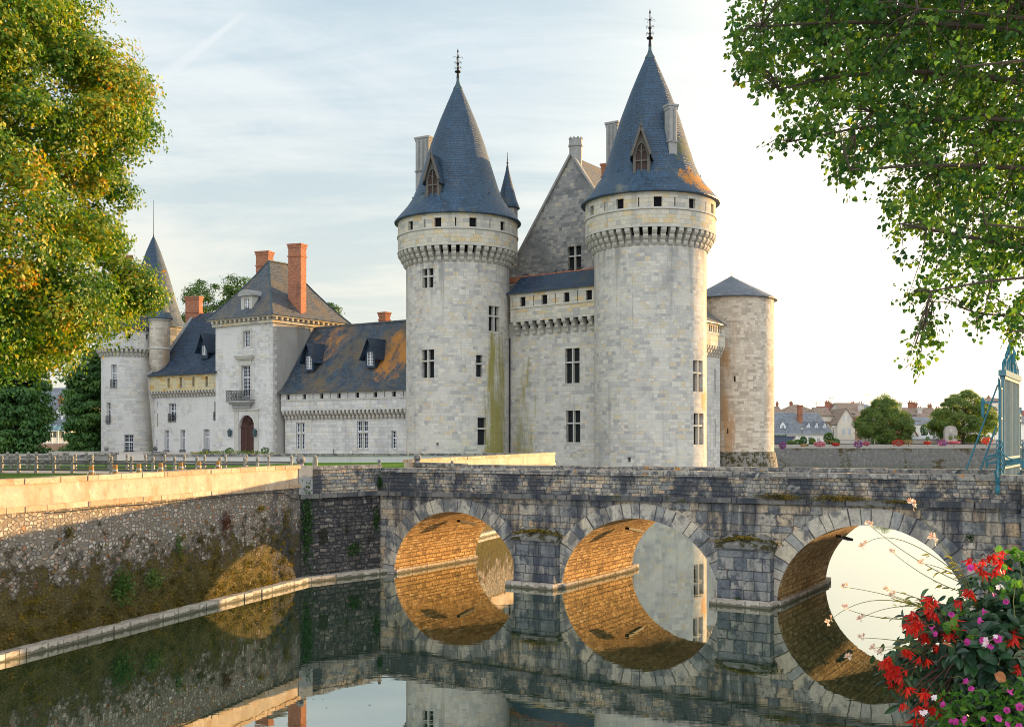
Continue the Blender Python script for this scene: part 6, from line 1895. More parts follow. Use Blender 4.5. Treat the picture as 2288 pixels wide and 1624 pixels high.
# war memorial, flag pole, lamps
def lamp(px, D, ytop, kind, label):
    D = D * TS; p = P(px, 0, D); z1 = EYE - (ytop - HY) / F * D
    T = Thing('street_lamp', label, 'street lamp', (p.x, p.y, TZ), 'street lamps in the town')
    mb = MB(); mb.lathe([(.14, TZ), (.12, TZ + .6), (.06, TZ + .7), (.05, z1 - .5)], (p.x, p.y, 0), 8)
    mb.build('pole', M['iron'], T)
    if kind == 'lantern':
        mb = MB(); mb.lathe([(.1, z1 - .55), (.28, z1 - .1), (.3, z1 - .05)], (p.x, p.y, 0), 8); mb.build('lamp_glass', M['whitewall'], T)
        mb = MB(); mb.lathe([(.36, z1 - .06), (.34, z1), (.02, z1 + .15)], (p.x, p.y, 0), 8); mb.build('lamp_cap', M['iron'], T)
    elif kind == 'double':
        mb = MB(); mb.box((p.x, p.y, z1 - .1), (2.2, .3, .1)); mb.box((p.x - .9, p.y, z1 - .18), (.5, .35, .08)); mb.box((p.x + .9, p.y, z1 - .18), (.5, .35, .08)); mb.lathe([(.05, z1 - .6), (.05, z1 - .1)], (p.x, p.y, 0), 6); mb.build('lamp_head', M['metalroof'], T)
    else:
        mb = MB(); mb.tube([(p.x, p.y, z1 - .7), (p.x - .1, p.y, z1 - .2), (p.x - .8, p.y, z1), (p.x - 1.6, p.y, z1 + .05)], .05, 6); mb.box((p.x - 1.8, p.y, z1 + .02), (.6, .3, .12)); mb.build('lamp_arm', M['metalroof'], T)
    return T


lamp(c1(522, 0)[0], 173, c1(0, 600)[1], 'lantern', 'street lamp with glass lantern before the restaurant dormers')
lamp(c1(1033, 0)[0], 174, c1(0, 575)[1], 'lantern', 'street lamp with glass lantern beside the cream gabled house')
lamp(c2(552, 0)[0], 176, c2(0, 518)[1], 'double', 'street lamp with two flat heads right of the first park tree')
lamp(c2(945, 0)[0], 190, c2(0, 622)[1], 'arm', 'street lamp with curved arm against the ivy clad wall')
lamp(c2(1565, 0)[0], 176, c2(0, 480)[1], 'lantern', 'street lamp with glass lantern before the second park tree')
pm = PT(c2(1167, 0)[0], 0, 174)
T = Thing('war_memorial', 'pale stone memorial stele with rounded top, medallion and inscription', 'memorial', (pm.x, pm.y, TZ))
zt = EYE - (c2(0, 545)[1] - HY) / F * 174 * TS; w = 195 * .1455 / F * 174 * TS
Wm = Wall((pm.x - w / 2, pm.y), (1, 0))
mb = MB()
pts = [(0, TZ), (w, TZ), (w, zt - 1.05)] + [(w - .18, zt - 1.0)] + [(w / 2 + (w / 2 - .18) * math.cos(t), zt - .77 + .77 * math.sin(t)) for t in np.linspace(0.1, math.pi - .1, 9)] + [(.18, zt - 1.0), (0, zt - 1.05)]
mb.face([Wm(u, z, 0) for u, z in pts]); mb.face([Wm(u, z, .8) for u, z in pts[::-1]])
for (a, b), (c_, d_) in zip(pts, pts[1:] + pts[:1]): mb.face([Wm(a, b, 0), Wm(c_, d_, 0), Wm(c_, d_, .8), Wm(a, b, .8)])
mb.build('stele', M['farcoping'], T)
mb = MB(); mb.face([Wm(w / 2 + .36 * math.cos(t), zt - 1.05 + .36 * math.sin(t), -.02) for t in np.linspace(0, 2 * math.pi, 15)[:-1]]); mb.build('medallion', M['trim'], T)
mb = MB(); ubox(mb, Wm, w * .12, w * .85, TZ + .7, TZ + 1.55, -.02, .0); ubox(mb, Wm, w * .36, w * .56, TZ + 1.553, TZ + 2.1, -.02, 0)
for k in range(3): ubox(mb, Wm, w * .3, w * .62, zt - 2.0 - k * .2, zt - 1.9 - k * .2, -.006, 0)
mb.build('plaque', M['greyslate'], T)
mb = MB(); ubox(mb, Wm, -.3, w + .3, TZ - .1, TZ + .3, -.4, -.01); mb.build('step', M['farcoping'], T)
T = Thing('flag_pole', 'thin white pole rising behind the memorial', 'pole', (pm.x + .35, pm.y + 4, TZ))
mb = MB(); z1 = EYE - (c2(0, 240)[1] - HY) / F * 177 * TS; mb.lathe([(.07, TZ), (.045, z1), (.08, z1 + .03), (0, z1 + .12)], (PT(c2(1188, 0)[0], 0, 177).x, 177 * TS, 0), 8); mb.build('pole', M['signwhite'], T)
T = Thing('tree_guard', 'pale wooden guard frame round a young tree on the promenade', 'tree guard', tuple(PT(c1(988, 0)[0], 990, 171)))
pg = PT(c1(988, 0)[0], 0, 171)
mb = MB()
for dx in (-.45, .0, .45): mb.box((pg.x + dx * 1.4, pg.y, TZ + 1.15), (.1, .1, 2.3))
mb.box((pg.x, pg.y - .06, TZ + 2.2), (1.5, .06, .12)); mb.build('frame', M['postwood'], T)
# television aerials
for px, y0, y1, D, lab in ((c1(762, 0)[0], c1(0, 195)[1], c1(0, 300)[1], 212, 'thin aerial on the long brown roof'), (c1(992, 0)[0], c1(0, 118)[1], c1(0, 200)[1], 220, 'thin aerial above the orange chimneys'), (c1(1583, 0)[0], c1(0, 60)[1], c1(0, 235)[1], 208, 'tall aerial left of the first park tree')):
    p = PT(px, y0, D); q = PT(px, y1, D)
    T = Thing('roof_aerial', lab, 'aerial', tuple(q), 'aerials on the town roofs')
    mb = MB(); mb.beam(q - Vector((0, 0, 1.5)), p, .09, .09); mb.beam(p + Vector((-.9, 0, -.2)), p + Vector((.9, 0, -.2)), .05, .05)
    for k in range(5): mb.beam(p + Vector((-.8 + k * .4, 0, -.45)), p + Vector((-.8 + k * .4, 0, .05)), .04, .04)
    mb.build('mast', M['iron'], T)

# parked white car, seated people on a bench
pc_ = PT(1741, 0, 171)
T = Thing('parked_car', 'white car parked beside the awning behind the far moat wall', 'car', (pc_.x, pc_.y, TZ))
M['carwhite'] = plain('white_car_paint', (.72, .72, .72), .25, .03, 1.0, spec=.5)
prof = [(-2.1, .35), (-2.15, .7), (-1.9, .85), (-1.2, .92), (-.6, 1.38), (.7, 1.42), (1.4, .98), (2.0, .9), (2.1, .6), (2.05, .35)]
mb = MB(); w = .82
q = lambda x, z, s: Vector((pc_.x + x, pc_.y + s * (w - (.12 if z > 1.2 else 0)), TZ + z))
mb.face([q(x, z, -1) for x, z in prof]); mb.face([q(x, z, 1) for x, z in prof[::-1]])
for (a, b), (c_, d_) in zip(prof, prof[1:] + prof[:1]): mb.face([q(a, b, -1), q(c_, d_, -1), q(c_, d_, 1), q(a, b, 1)])
mb.build('body', M['carwhite'], T)
mb = MB(); mb.face([Vector((pc_.x + x, pc_.y - w - .0, TZ + z)) + Vector((0, -.01 + (.1 if z > 1.2 else 0), 0)) for x, z in ((-1.0, .97), (-.52, 1.32), (.62, 1.35), (1.15, .99))]); mb.build('side_window', M['glass'], T)
for x in (-1.35, 1.3):
    for s in (-1, 1):
        mb = MB(); c_ = Vector((pc_.x + x, pc_.y + s * w, TZ + .32))
        for a in range(14):
            t0, t1 = 2 * math.pi * a / 14, 2 * math.pi * (a + 1) / 14
            e = lambda t, y: c_ + Vector((.32 * math.cos(t), y, .32 * math.sin(t)))
            mb.face([e(t0, -.1), e(t1, -.1), e(t1, .1), e(t0, .1)]); mb.face([c_ + Vector((0, -.1, 0)), e(t0, -.1), e(t1, -.1)]); mb.face([c_ + Vector((0, .1, 0)), e(t1, .1), e(t0, .1)])
        mb.build('wheel', M['iron'], T)


def seated(px, D, label, top, facing):
    p = PT(px, 0, D)
    T = Thing('person', label, 'person', (p.x, p.y, TZ))
    B = Thing('bench', 'plain bench under the ' + ('person in blue' if 'blue' in label else 'person in pink'), 'bench', (p.x, p.y, TZ), 'benches on the promenade')
    mb = MB(); mb.box((p.x, p.y + .05, TZ + .43), (1.3, .4, .06))
    mb.build('seat', M['postwood'], B)
    for s in (-.5, .5):
        mb = MB(); mb.box((p.x + s, p.y + .05, TZ + .2), (.08, .36, .4)); mb.build('leg', M['iron'], B)
    f = facing
    J = {'pel': (0, .05, .53), 'waist': (0, .06, .75), 'chest': (0, .05, 1.0), 'neck': (0, .04, 1.16), 'head': (0, .02, 1.24), 'top': (0, .02, 1.4)}
    E = [('pel', 'waist'), ('waist', 'chest'), ('chest', 'neck'), ('neck', 'head'), ('head', 'top')]
    R = {'pel': .15, 'waist': .13, 'chest': .16, 'neck': .055, 'head': .09, 'top': .075}
    for s, n in ((-1, 'l'), (1, 'r')):
        for k, v, r in (('sh', (s * .18, .05, 1.08), .07), ('el', (s * .24, -.02, .82), .05), ('wr', (s * .12, -.25, .74), .035), ('kn', (s * .11, -.38, .52), .075), ('an', (s * .11, -.38, .1), .05), ('to', (s * .12, -.56, .05), .04)):
            J[k + n] = v; R[k + n] = r
        E += [('chest', 'sh' + n), ('sh' + n, 'el' + n), ('el' + n, 'wr' + n), ('pel', 'kn' + n), ('kn' + n, 'an' + n), ('an' + n, 'to' + n)]
    names = list(J)
    me = bpy.data.meshes.new('body')
    ca, sa = math.cos(f), math.sin(f)
    me.from_pydata([(J[k][0] * ca - J[k][1] * sa, J[k][0] * sa + J[k][1] * ca, J[k][2]) for k in names], [(names.index(a), names.index(b)) for a, b in E], [])
    o = bpy.data.objects.new('body', me); COL.objects.link(o); o.parent = T.o
    sk = o.modifiers.new('skin', 'SKIN'); sl = me.skin_vertices[0].data
    for i, k in enumerate(names): sl[i].radius = (R[k], R[k])
    sl[0].use_root = True
    o.modifiers.new('sub', 'SUBSURF').levels = 1
    m, nt, pr_ = new_mat('clothes_and_skin')
    z = nt.sep(nt.new('ShaderNodeTexCoord').outputs['Object'])[2]
    nt.put(pr_.inputs['Base Color'], nt.ramp(nt.math('DIVIDE', z, 1.5), [(0, (.03, .03, .04)), (.40, (.03, .03, .045)), (.42, top), (.76, top), (.78, (.45, .28, .2)), (.88, (.45, .28, .2)), (.9, (.06, .035, .02))], 'CONSTANT'))
    me.materials.append(m)


seated(1785.7, 170.5, 'seated person in a blue top behind the far wall below the lantern', (.04, .28, .42), .6)
seated(1802.4, 170.5, 'seated person in a pink top with dark hair behind the far wall', (.5, .22, .25), -.5)

# house and wall among the conifers on the left
T, W, ze, zr, L = house('grey slate house with white dormer glimpsed between the dark conifers', 86, 159, 150, 947, 902, .05, 9, 'side', 'whitewall', 'greyslate', [(99.5, 103.5, 965, 980), (114, 126, 962, 978), (136, 145, 962, 978)], chims=[(136, 890, 8, 4.5), (153.5, 893, 8, 3.0, 'stonewall')], gz=GZ, ts=1)
Wd = Wall(W.O, W.d, -.8); p = Wd(Wd.u(130), 0); zz = lambda y: EYE - (y - HY) / F * p.y
dormer(T, (p.x, p.y), W.n, 1.35, zz(942), zz(922), zz(912), 2.5, 'sash', M['white'], M['greyslate'], over=.15, ww=.8, wz=(zz(941), zz(924)))
mb = MB(); a, b = W(L * .02, ze - .15, -.1), W(L * .95, ze - .15, -.1); c_, e = W(L * .95, ze - .95, -2.0), W(L * .02, ze - .95, -2.0)
mb.hexa([e, c_, b, a], [p + Vector((0, 0, .06)) for p in (e, c_, b, a)]); mb.build('conservatory_roof', plain('teal_glass_roof', (.12, .24, .26), .2, .2, 1.0, spec=.6), T)
mb = MB()
for k in range(6): u = L * (.02 + .93 * k / 5); ubox(mb, W, u - .05, u + .05, GZ, ze - .9, -2.0, -1.9); mb.beam(W(u, ze - .08, -.1), W(u, ze - .88, -2.0), .08, .06)
ubox(mb, W, 0, L, ze - 1.05, ze - .953, -2.05, -1.9); mb.build('conservatory_frame', M['white'], T)
house('large dark slate roof rising behind the conifer house', 70, 175, 168, 905, 868, .0, 10, 'side', 'stonewall', 'greyslate', gz=GZ, ts=1, chims=[(160, 865, 5)])
RLG = Thing('balustrade', 'white railing on the brick wall between the conifers', 'railing', tuple(P(60, 990, 146)))
Wq = Wall(P(45, 0, 146).to_2d(), (1, 0)); Lq = Wq.u(150)
mb = MB(); ubox(mb, Wq, 0, Lq, 6.1, 6.2, -.03, .03); ubox(mb, Wq, 0, Lq, 5.35, 5.42, -.03, .03)
for k in range(40): ubox(mb, Wq, Lq * k / 40, Lq * k / 40 + .05, 5.42, 6.1, -.02, .02)
mb.build('rail', M['white'], RLG)
T = Thing('brick_wall', 'reddish old brick wall below the white railing between the conifers', 'wall', tuple(P(45, 1000, 146)))
mb = MB(); ubox(mb, Wq, -2, Lq + 2, GZ - .2, 5.3, -.15, .25); mb.build('wall', M['pinkbrick'], T)
# ------------------------------------------------------------------ trees and plants
def unit(v): return v / np.maximum(np.linalg.norm(v, axis=-1, keepdims=True), 1e-9)


def rand_dirs(n, rng): return unit(rng.normal(size=(n, 3)))


def leaf_cards(name, pos, axis, nrm, size, mat, parent, rng, kind='kite', rnd=None, aspect=.62, fold=.25):
    """one small bent leaf per position; axis = direction of the midrib, nrm = rough face normal"""
    n = len(pos)
    axis = unit(axis); side = unit(np.cross(axis, nrm)); up = np.cross(side, axis)
    L = size[:, None]; Wd = L * aspect
    if rnd is None: rnd = rng.random(n)
    if kind == 'kite':
        t = [(0, 0, 0), (.42, .5, fold * .5), (1, 0, -.08), (.42, -.5, fold * .5)]
        co = np.stack([pos + axis * L * a + side * Wd * b + up * L * c for a, b, c in t], 1)
        uv = np.stack([np.stack([rnd, np.full(n, a)], 1) for a, b, c in t], 1)
        return mesh_np(name, co, 4, mat, parent, uv)
    if kind == 'heart':   # two halves folded on the midrib
        half = [(0, 0, 0), (.12, .40, fold * .5), (.42, .52, fold * .55), (.78, .26, fold * .2), (1, 0, -.12)]
        cs, us = [], []
        for s in (1, -1):
            h = half if s == 1 else half[::-1]
            cs.append(np.stack([pos + axis * L * a + side * Wd * b * s + up * L * c for a, b, c in h], 1))
            us.append(np.stack([np.stack([rnd, np.full(n, a)], 1) for a, b, c in h], 1))
        return mesh_np(name, np.concatenate(cs), 5, mat, parent, np.concatenate(us))


def limb(mb, a, b, r0, r1, bow=.1, n=6, rng=random):
    a, b = Vector(a), Vector(b)
    d = b - a; L = d.length
    off = Vector((rng.uniform(-1, 1), rng.uniform(-1, 1), rng.uniform(.2, 1))) * L * bow
    pts = [a + d * t + off * (4 * t * (1 - t)) for t in [i / n for i in range(n + 1)]]
    mb.tube(pts, [r0 + (r1 - r0) * i / n for i in range(n + 1)], 6)
    return pts


def profile_tree(name, label, base, prof, mat, leaf, nclump, nleaf, crad, trunk_r, group=None, seed=1, shell=.72, cat='tree', kind='kite', droop=.2, front=None, zflat=.7, lumps=.22, trunk_top=None):
    """crown given by radius against height; leaf clumps crowd towards the outside and leave gaps"""
    rng = np.random.default_rng(seed); pr = random.Random(seed)
    base = Vector(base)
    T = Thing(name, label, cat, base, group)
    zs = np.array([p[0] for p in prof]); rs = np.array([p[1] for p in prof])
    C = []
    ph = rng.random(8) * 6.28
    while len(C) < nclump:
        z = rng.uniform(zs[0], zs[-1]); r = np.interp(z, zs, rs)
        if rng.random() > (r / rs.max()) ** 1.2 + .05: continue
        t = rng.uniform(0, 2 * np.pi)
        if front is not None and math.cos(t - front) < -.25 and rng.random() < .6: continue
        lump = 1 + lumps * (math.sin(3 * t + ph[0] + z * .9) * .5 + math.sin(5 * t + ph[1] - z * 1.4) * .35 + math.sin(2 * z + ph[2]) * .3)
        q = shell + (1 - shell) * rng.random() ** .6 if rng.random() < .76 else rng.uniform(.25, shell)
        C.append((base.x + math.cos(t) * r * lump * q, base.y + math.sin(t) * r * lump * q, base.z + z))
    C = np.array(C)
    n = nclump * nleaf
    ci = np.repeat(np.arange(nclump), nleaf)
    rad_ = crad * (.6 + .8 * rng.random(nclump))
    ctr = np.array([base.x, base.y, base.z + zs.mean() * .9])
    cout = unit(C - ctr)
    dirs = unit(rand_dirs(n, rng) + cout[ci] * .45 + np.array([0, 0, .25]))
    sh = np.where(rng.random(n) < .8, .72 + .33 * rng.random(n) ** .8, rng.random(n) * .8)
    wob = 1 + .22 * np.sin(dirs[:, 0] * 5 + ci * 1.7) * np.sin(dirs[:, 1] * 6 + ci) + .15 * np.sin(dirs[:, 2] * 9 + ci * .7)
    off = dirs * (sh * wob * rad_[ci])[:, None]
    off[:, 2] *= zflat
    pos = C[ci] + off
    ax = unit(np.cross(dirs, rand_dirs(n, rng)) + dirs * .35 + np.array([0, 0, -droop * 2]))
    nr = unit(dirs + rand_dirs(n, rng) * .55)
    sz = leaf * (.55 + .8 * rng.random(n))
    crnd = rng.random(nclump)
    rnd_ = np.clip(crnd[ci] * .38 + rng.random(n) * .62, 0, 1)
    crown = leaf_cards('crown', pos, ax, nr, sz, mat, T, rng, kind, rnd=rnd_)
    mb = MB()
    zt = trunk_top or zs[-1] * .8
    pts = [base + Vector((pr.uniform(-.15, .15) * i, pr.uniform(-.15, .15) * i, zt * i / 6)) for i in range(7)]
    pts[0] = base - Vector((0, 0, .3))
    mb.tube(pts, [trunk_r * (1 - .14 * i) for i in range(7)], 9)
    idx = rng.choice(nclump, min(nclump, 46), replace=False)
    for i in idx:
        c = Vector(C[i]); h = max(.12, min(.9, (c.z - base.z) / zt * .72))
        a = base + (pts[6] - base) * h
        limb(mb, a, c, trunk_r * .32 * (1 - .5 * h), .025 * max(1, trunk_r * 2), .08, 5, pr)
    mb.build('trunk', M['bark'], T, smooth=50)
    return T


# the turning linden on the left
prof = [(5.0, 5.5), (5.8, 8.6), (7.0, 10.2), (8.6, 10.3), (10.5, 9.9), (12.5, 10.1), (15, 10.6), (16.5, 10.6), (18.5, 9.7), (21, 8.0), (23.5, 6.0), (25.5, 3.4), (27, .8)]
profile_tree('linden_tree', 'big linden tree turning gold and orange beside the sunlit moat wall', (-28.2, 46, GZ + .3), prof, M['leaf_gold'], .185, 560, 800, 1.5, .5, seed=5, front=-1.2, lumps=.10, trunk_top=20, shell=.84, zflat=.66)
# a nearer branch of the same kind at the left edge
T = Thing('linden_branch', 'hanging linden branch with large sunlit leaves at the left edge', 'branch', (-14.2, 27.5, 7.6))
rng = np.random.default_rng(3)
n = 130
c0 = np.array([[-13.9, 27.6, 7.9], [-13.5, 27.4, 7.75], [-13.7, 27.5, 7.45], [-14.2, 27.8, 7.6]])
pos = c0[rng.integers(0, 4, n)] + rng.normal(size=(n, 3)) * np.array([.28, .28, .16])
leaf_cards('crown', pos, rand_dirs(n, rng) + np.array([.2, 0, -.6]), rand_dirs(n, rng) + np.array([0, -.5, .5]), .085 * (.7 + .6 * rng.random(n)), M['leaf_gold'], T, rng, 'heart', rnd=.35 + .4 * rng.random(n))
mb = MB(); limb(mb, (-17.5, 28.5, 8.6), (-13.5, 27.4, 7.75), .05, .012, .05); limb(mb, (-15, 27.9, 8.0), (-13.7, 27.5, 7.4), .025, .008, .05); mb.build('twig', M['twig'], T)

# conifers and trees behind
for lab, px, D, top, w, seed in (('dark spreading conifer at the left edge under the linden', 36, 120, 700, 122, 11), ('tall dark conifer beside the low corner tower', 204, 141, 785, 100, 12)):
    b = P(px, 0, D); h = EYE - (top - HY) / F * D - GZ; r = w / 2 / F * D
    profile_tree('conifer_tree', lab, (b.x, b.y, GZ), [(.0, r * .9), (h * .15, r), (h * .4, r * .95), (h * .6, r * .85), (h * .8, r * .62), (h * .93, r * .3), (h, .1)], M['leaf_dark'], .40, 230, 150, 1.15, .4, 'dark conifers on the left', seed, shell=.6, zflat=.38, droop=.5, lumps=.14)
for lab, px, D, top, bot, w, seed in (('round green tree rising behind the brick chimney of the castle wing', 455, 172, 628, 720, 98, 21), ('airy green tree beside the pavilion roof', 530, 176, 614, 720, 72, 22), ('tree top showing behind the slope of the pavilion roof', 738, 170, 680, 730, 26, 23)):
    b = P(px, 0, D); h = EYE - (top - HY) / F * D - GZ; r = w / 2 / F * D; zb_ = EYE - (bot - HY) / F * D - GZ
    profile_tree('broadleaf_tree', lab, (b.x, b.y, GZ), [(zb_ - 4, r * .6), (zb_, r * .95), (zb_ + (h - zb_) * .45, r), (zb_ + (h - zb_) * .75, r * .75), (h, r * .15)], M['leaf_mid'], .34, 60, 170, 1.3, .4, 'trees behind the castle', seed, shell=.55, lumps=.35)
for lab, x0, x1, D, top, bot, seed in (('first broad park tree with dense rounded crown beside the cream gabled house', 1921, 2032, 178, 890, 982, 31), ('second broad park tree standing behind the memorial', 2089, 2218, 178, 872, 980, 32)):
    D = D * TS; px = (x0 + x1) / 2; b = P(px, 0, D); r = (x1 - x0) / 2 / F * D; zt = EYE - (top - HY) / F * D - TZ; z0 = EYE - (bot - HY) / F * D - TZ
    h = zt - z0
    profile_tree('park_tree', lab, (b.x, b.y, TZ), [(z0, r * .62), (z0 + h * .12, r * .9), (z0 + h * .3, r), (z0 + h * .5, r * .9), (z0 + h * .7, r * .66), (z0 + h * .86, r * .38), (z0 + h, r * .08)], M['leaf_park'], .36, 150, 300, 1.25, .4, 'park trees beyond the moat', seed, shell=.75, lumps=.08, trunk_top=zt * .8)

# town shrubs
M['hedge'] = M['leaf_park']
def bush(label, px, y0, y1, w, D, mat, seed, name='shrub', group='shrubs along the promenade', leaf=.22, n=420, stem=0.0, gz=TZ, ry=None, cat='shrub', fl=None):
    """rounded shrub between two picture heights; stem > 0 lifts it on a little trunk"""
    if D > 150: D, leaf = D * TS, leaf * 1.3
    rng = np.random.default_rng(seed)
    c = P(px, (y0 + y1) / 2, D); rz = (y1 - y0) / 2 / F * D; rx = w / 2 / F * D
    T = Thing(name, label, cat, (c.x, c.y, gz), group)
    d = rand_dirs(n, rng); d[:, 1] *= (ry or rx) / rx
    q = (.72 + .33 * rng.random(n))[:, None]
    pos = np.array(c)[None] + d * q * np.array([rx, rx, rz])
    leaf_cards('foliage', pos, d + rand_dirs(n, rng), d + rand_dirs(n, rng) * .7, leaf * (.6 + .8 * rng.random(n)), mat, T, rng, 'kite', aspect=.8)
    mb = MB(); mb.tube([(c.x, c.y, gz - .1), (c.x, c.y, c.z - rz * .3)], [.07, .05], 6); mb.build('stem', M['bark'], T)
    return T


b1 = lambda X, y0, y1, w: (c1(X, 0)[0], c1(0, y0)[1], c1(0, y1)[1], w * .13674)
b2 = lambda X, y0, y1, w: (c2(X, 0)[0], c2(0, y0)[1], c2(0, y1)[1], w * .1455)
bush('grey green shrub before the awning', *b1(340, 830, 910, 120), 172, M['leaf_park'], 41)
bush('dark trimmed shrub left of the topiary', *b1(450, 815, 910, 100), 173, M['leaf_dark'], 42)
bush('dark topiary with a small round top before the restaurant wall', *b1(545, 770, 880, 105), 174, M['leaf_dark'], 43)
bush('blue green shrub below the third dormer', *b1(690, 790, 900, 90), 174, M['leaf_park'], 44)
bush('bright climbing tree at the corner of the restaurant', *b1(955, 695, 870, 140), 176, M['leaf_mid'], 45, n=800)
bush('dark shrub behind the wooden guard frame', *b1(1065, 800, 900, 130), 175, M['leaf_dark'], 46)
bush('dark clipped bush under the first park tree', *b1(1950, 810, 890, 120), 176, M['leaf_dark'], 47)
bush('low hedge under the first park tree', *b1(1860, 800, 885, 90), 177, M['leaf_dark'], 48)
for k, (X, y0, lab) in enumerate(((1675, 750, 'slim bright cypress left of two others'), (1740, 745, 'slim darker cypress in the middle of three'), (1782, 728, 'tallest bright slim cypress beside the park tree'))):
    bush(lab, *b1(X, y0, 890, 34), 171, M['leaf_mid'] if k != 1 else M['leaf_park'], 50 + k, 'cypress', 'slim cypresses on the promenade', .16, 260, cat='cypress')
for k, (X, Y, lab) in enumerate(((420, 745, 'small ball topiary by the first park tree'), (805, 740, 'small ball topiary on a thin stem before the metal roofed shed'), (1160, 735, 'small ball topiary before the memorial plaque'), (1245, 720, 'larger ball topiary at the right edge of the memorial'))):
    bush(lab, *b2(X, Y - 24, Y + 24, 50 if k != 3 else 66), 172, M['leaf_park'], 60 + k, 'topiary', 'ball topiaries on the promenade', .12, 260, cat='topiary')
bush('ivy mass on the white house wall between the park trees', *b2(760, 530, 700, 110), 194, M['leaf_dark'], 66, 'ivy', 'ivy on the town walls', .25, 500)
bush('lighter ivy column on the white house wall', *b2(875, 535, 700, 70), 194, M['leaf_mid'], 67, 'ivy', 'ivy on the town walls', .25, 400)
bush('light green bush right of the second park tree', *b2(1830, 500, 690, 90), 186, M['leaf_mid'], 68, n=500)
bush('dark hedge below the second park tree', *b2(1600, 700, 800, 420), 179.5, M['leaf_dark'], 69, n=900, ry=.7)
M['fl_red'] = leafy('red_flower_petals', [(0, (.30, .02, .02)), (.5, (.5, .03, .025)), (.8, (.55, .08, .06)), (1, (.06, .12, .03))], trans=.3, clump=.0)
M['fl_pink'] = leafy('pink_flower_petals', [(0, (.4, .04, .14)), (.5, (.55, .1, .2)), (.8, (.5, .2, .2)), (1, (.06, .12, .03))], trans=.3, clump=.0)
M['fl_purple'] = leafy('purple_flower_petals', [(0, (.10, .04, .28)), (.5, (.16, .07, .38)), (.8, (.45, .05, .06)), (1, (.07, .12, .03))], trans=.3, clump=.0)
M['fl_peach'] = leafy('peach_flower_petals', [(0, (.5, .2, .12)), (.5, (.5, .28, .16)), (.8, (.12, .2, .04)), (1, (.06, .12, .03))], trans=.3, clump=.0)
for k, (args, mat, lab) in enumerate(((b1(200, 850, 960, 100), 'fl_purple', 'purple and red flower basket beside the plain round tower'), (b1(812, 840, 925, 170), 'fl_pink', 'wide pink flower basket below the third dormer'), (b1(1072, 868, 905, 115), 'fl_red', 'low red flower basket beside the wooden guard'), (b1(1440, 830, 940, 130), 'fl_purple', 'purple flower basket with yellow green top below the garden wall'), (b1(1570, 850, 895, 100), 'fl_pink', 'pale pink flower basket left of the slim cypresses'),
        (b2(355, 760, 855, 170), 'fl_red', 'large red flower basket below the first park tree'), (b2(512, 770, 830, 130), 'fl_peach', 'peach flower basket next to the large red one'), (b2(800, 795, 825, 95), 'fl_red', 'small red flower basket before the metal roofed shed'), (b2(1030, 765, 850, 150), 'fl_purple', 'purple flower basket left of the memorial'), (b2(1210, 793, 815, 190), 'fl_pink', 'low pink flower bed at the foot of the memorial'), (b2(1715, 730, 825, 160), 'fl_red', 'red flower basket left of the iron gate'), (b1(560, 893, 912, 130), 'fl_peach', 'low orange flower bed before the seated people'))):
    bush(lab, *args, 164.8 if args[2] > 990 else 168.5, M[mat], 80 + k, 'flower_basket', 'flower baskets along the far moat wall', .17, 420, gz=4.2, ry=.7, cat='flower basket')
bush('long low dark hedge before the entrance pavilion', 520, 1008.5, 1016, 190, 106, M['leaf_gold'], 95, 'hedge', 'hedges before the castle', .12, 1500, gz=GZ, ry=.5, cat='hedge')
bush('round dark shrub left of the red door', 513, 1001, 1011, 16, 118, M['leaf_dark'], 96, 'shrub', 'shrubs beside the castle door', .12, 200, gz=GZ)
bush('round dark shrub right of the red door', 592, 1000, 1011, 16, 114.5, M['leaf_dark'], 97, 'shrub', 'shrubs beside the castle door', .12, 200, gz=GZ)

# ---- growth on the moat walls
rng = np.random.default_rng(77)


def on_wall(W, x, y): u = W.u(x); return u, W.z(x, y)


nf = 90
fx = np.concatenate([rng.uniform(-9, 3, 60), rng.uniform(-8.5, 10, 30)]); fy = np.concatenate([rng.uniform(24, 40, 60), rng.uniform(26, 44, 30)])
fpos = np.stack([fx, fy, np.full(nf, .006)], 1)
wl = np.array([LW.u(CX + F * a / b) for a, b in zip(fx, fy)])
o = leaf_cards('floating_leaves', fpos, np.stack([rng.normal(size=nf), rng.normal(size=nf), np.zeros(nf)], 1), np.tile([0, 0, 1.0], (nf, 1)), .085 * (.5 + .8 * rng.random(nf)), M['leaf_gold'], None, rng, fold=.02)
tag(o, 'fallen yellow leaves scattered on the moat water', 'fallen leaves', kind='stuff')
# moss cushions and dry grass tufts at the foot of the rubble wall
n = 1500
u = rng.uniform(-14, uC0 - .6, n); z = .22 + 2.9 * rng.random(n) ** 1.5
keep = rng.random(n) < np.clip((1.0 - z / 2.6 + .25 * np.sin(u * .9) + .03 * (u - 4)) * (.35 + .65 * (np.sin(u * 4.1 + z * 3) * np.sin(z * 5.3 + u * 1.3) > -.1)), .02, 1)
u, z = u[keep], z[keep]; n = len(u)
per = 26
ci = np.repeat(np.arange(n), per)
cen = np.array([list(LW(a, b, -.02)) for a, b in zip(u, z)])
dz = np.array([*LW.d, 0]); nv = np.array([*LW.n, 0])
off = rng.normal(size=(n * per, 3))
pos = cen[ci] + off[:, :1] * dz * .11 + np.abs(off[:, 1:2]) * nv * .03 + off[:, 2:] * np.array([0, 0, .06])
ax = nv * .7 + rand_dirs(n * per, rng) * .8 + np.array([0, 0, -.2])
o = leaf_cards('wall_moss', pos, ax, rand_dirs(n * per, rng) + nv,   .06 * (.5 + rng.random(n * per)), M['mosstuft'], None, rng, rnd=rng.random(n)[ci] * .8 + .2 * rng.random(n * per))
tag(o, 'brown green moss cushions covering the lower rubble wall', 'moss', kind='stuff')
n = 230; per = 22
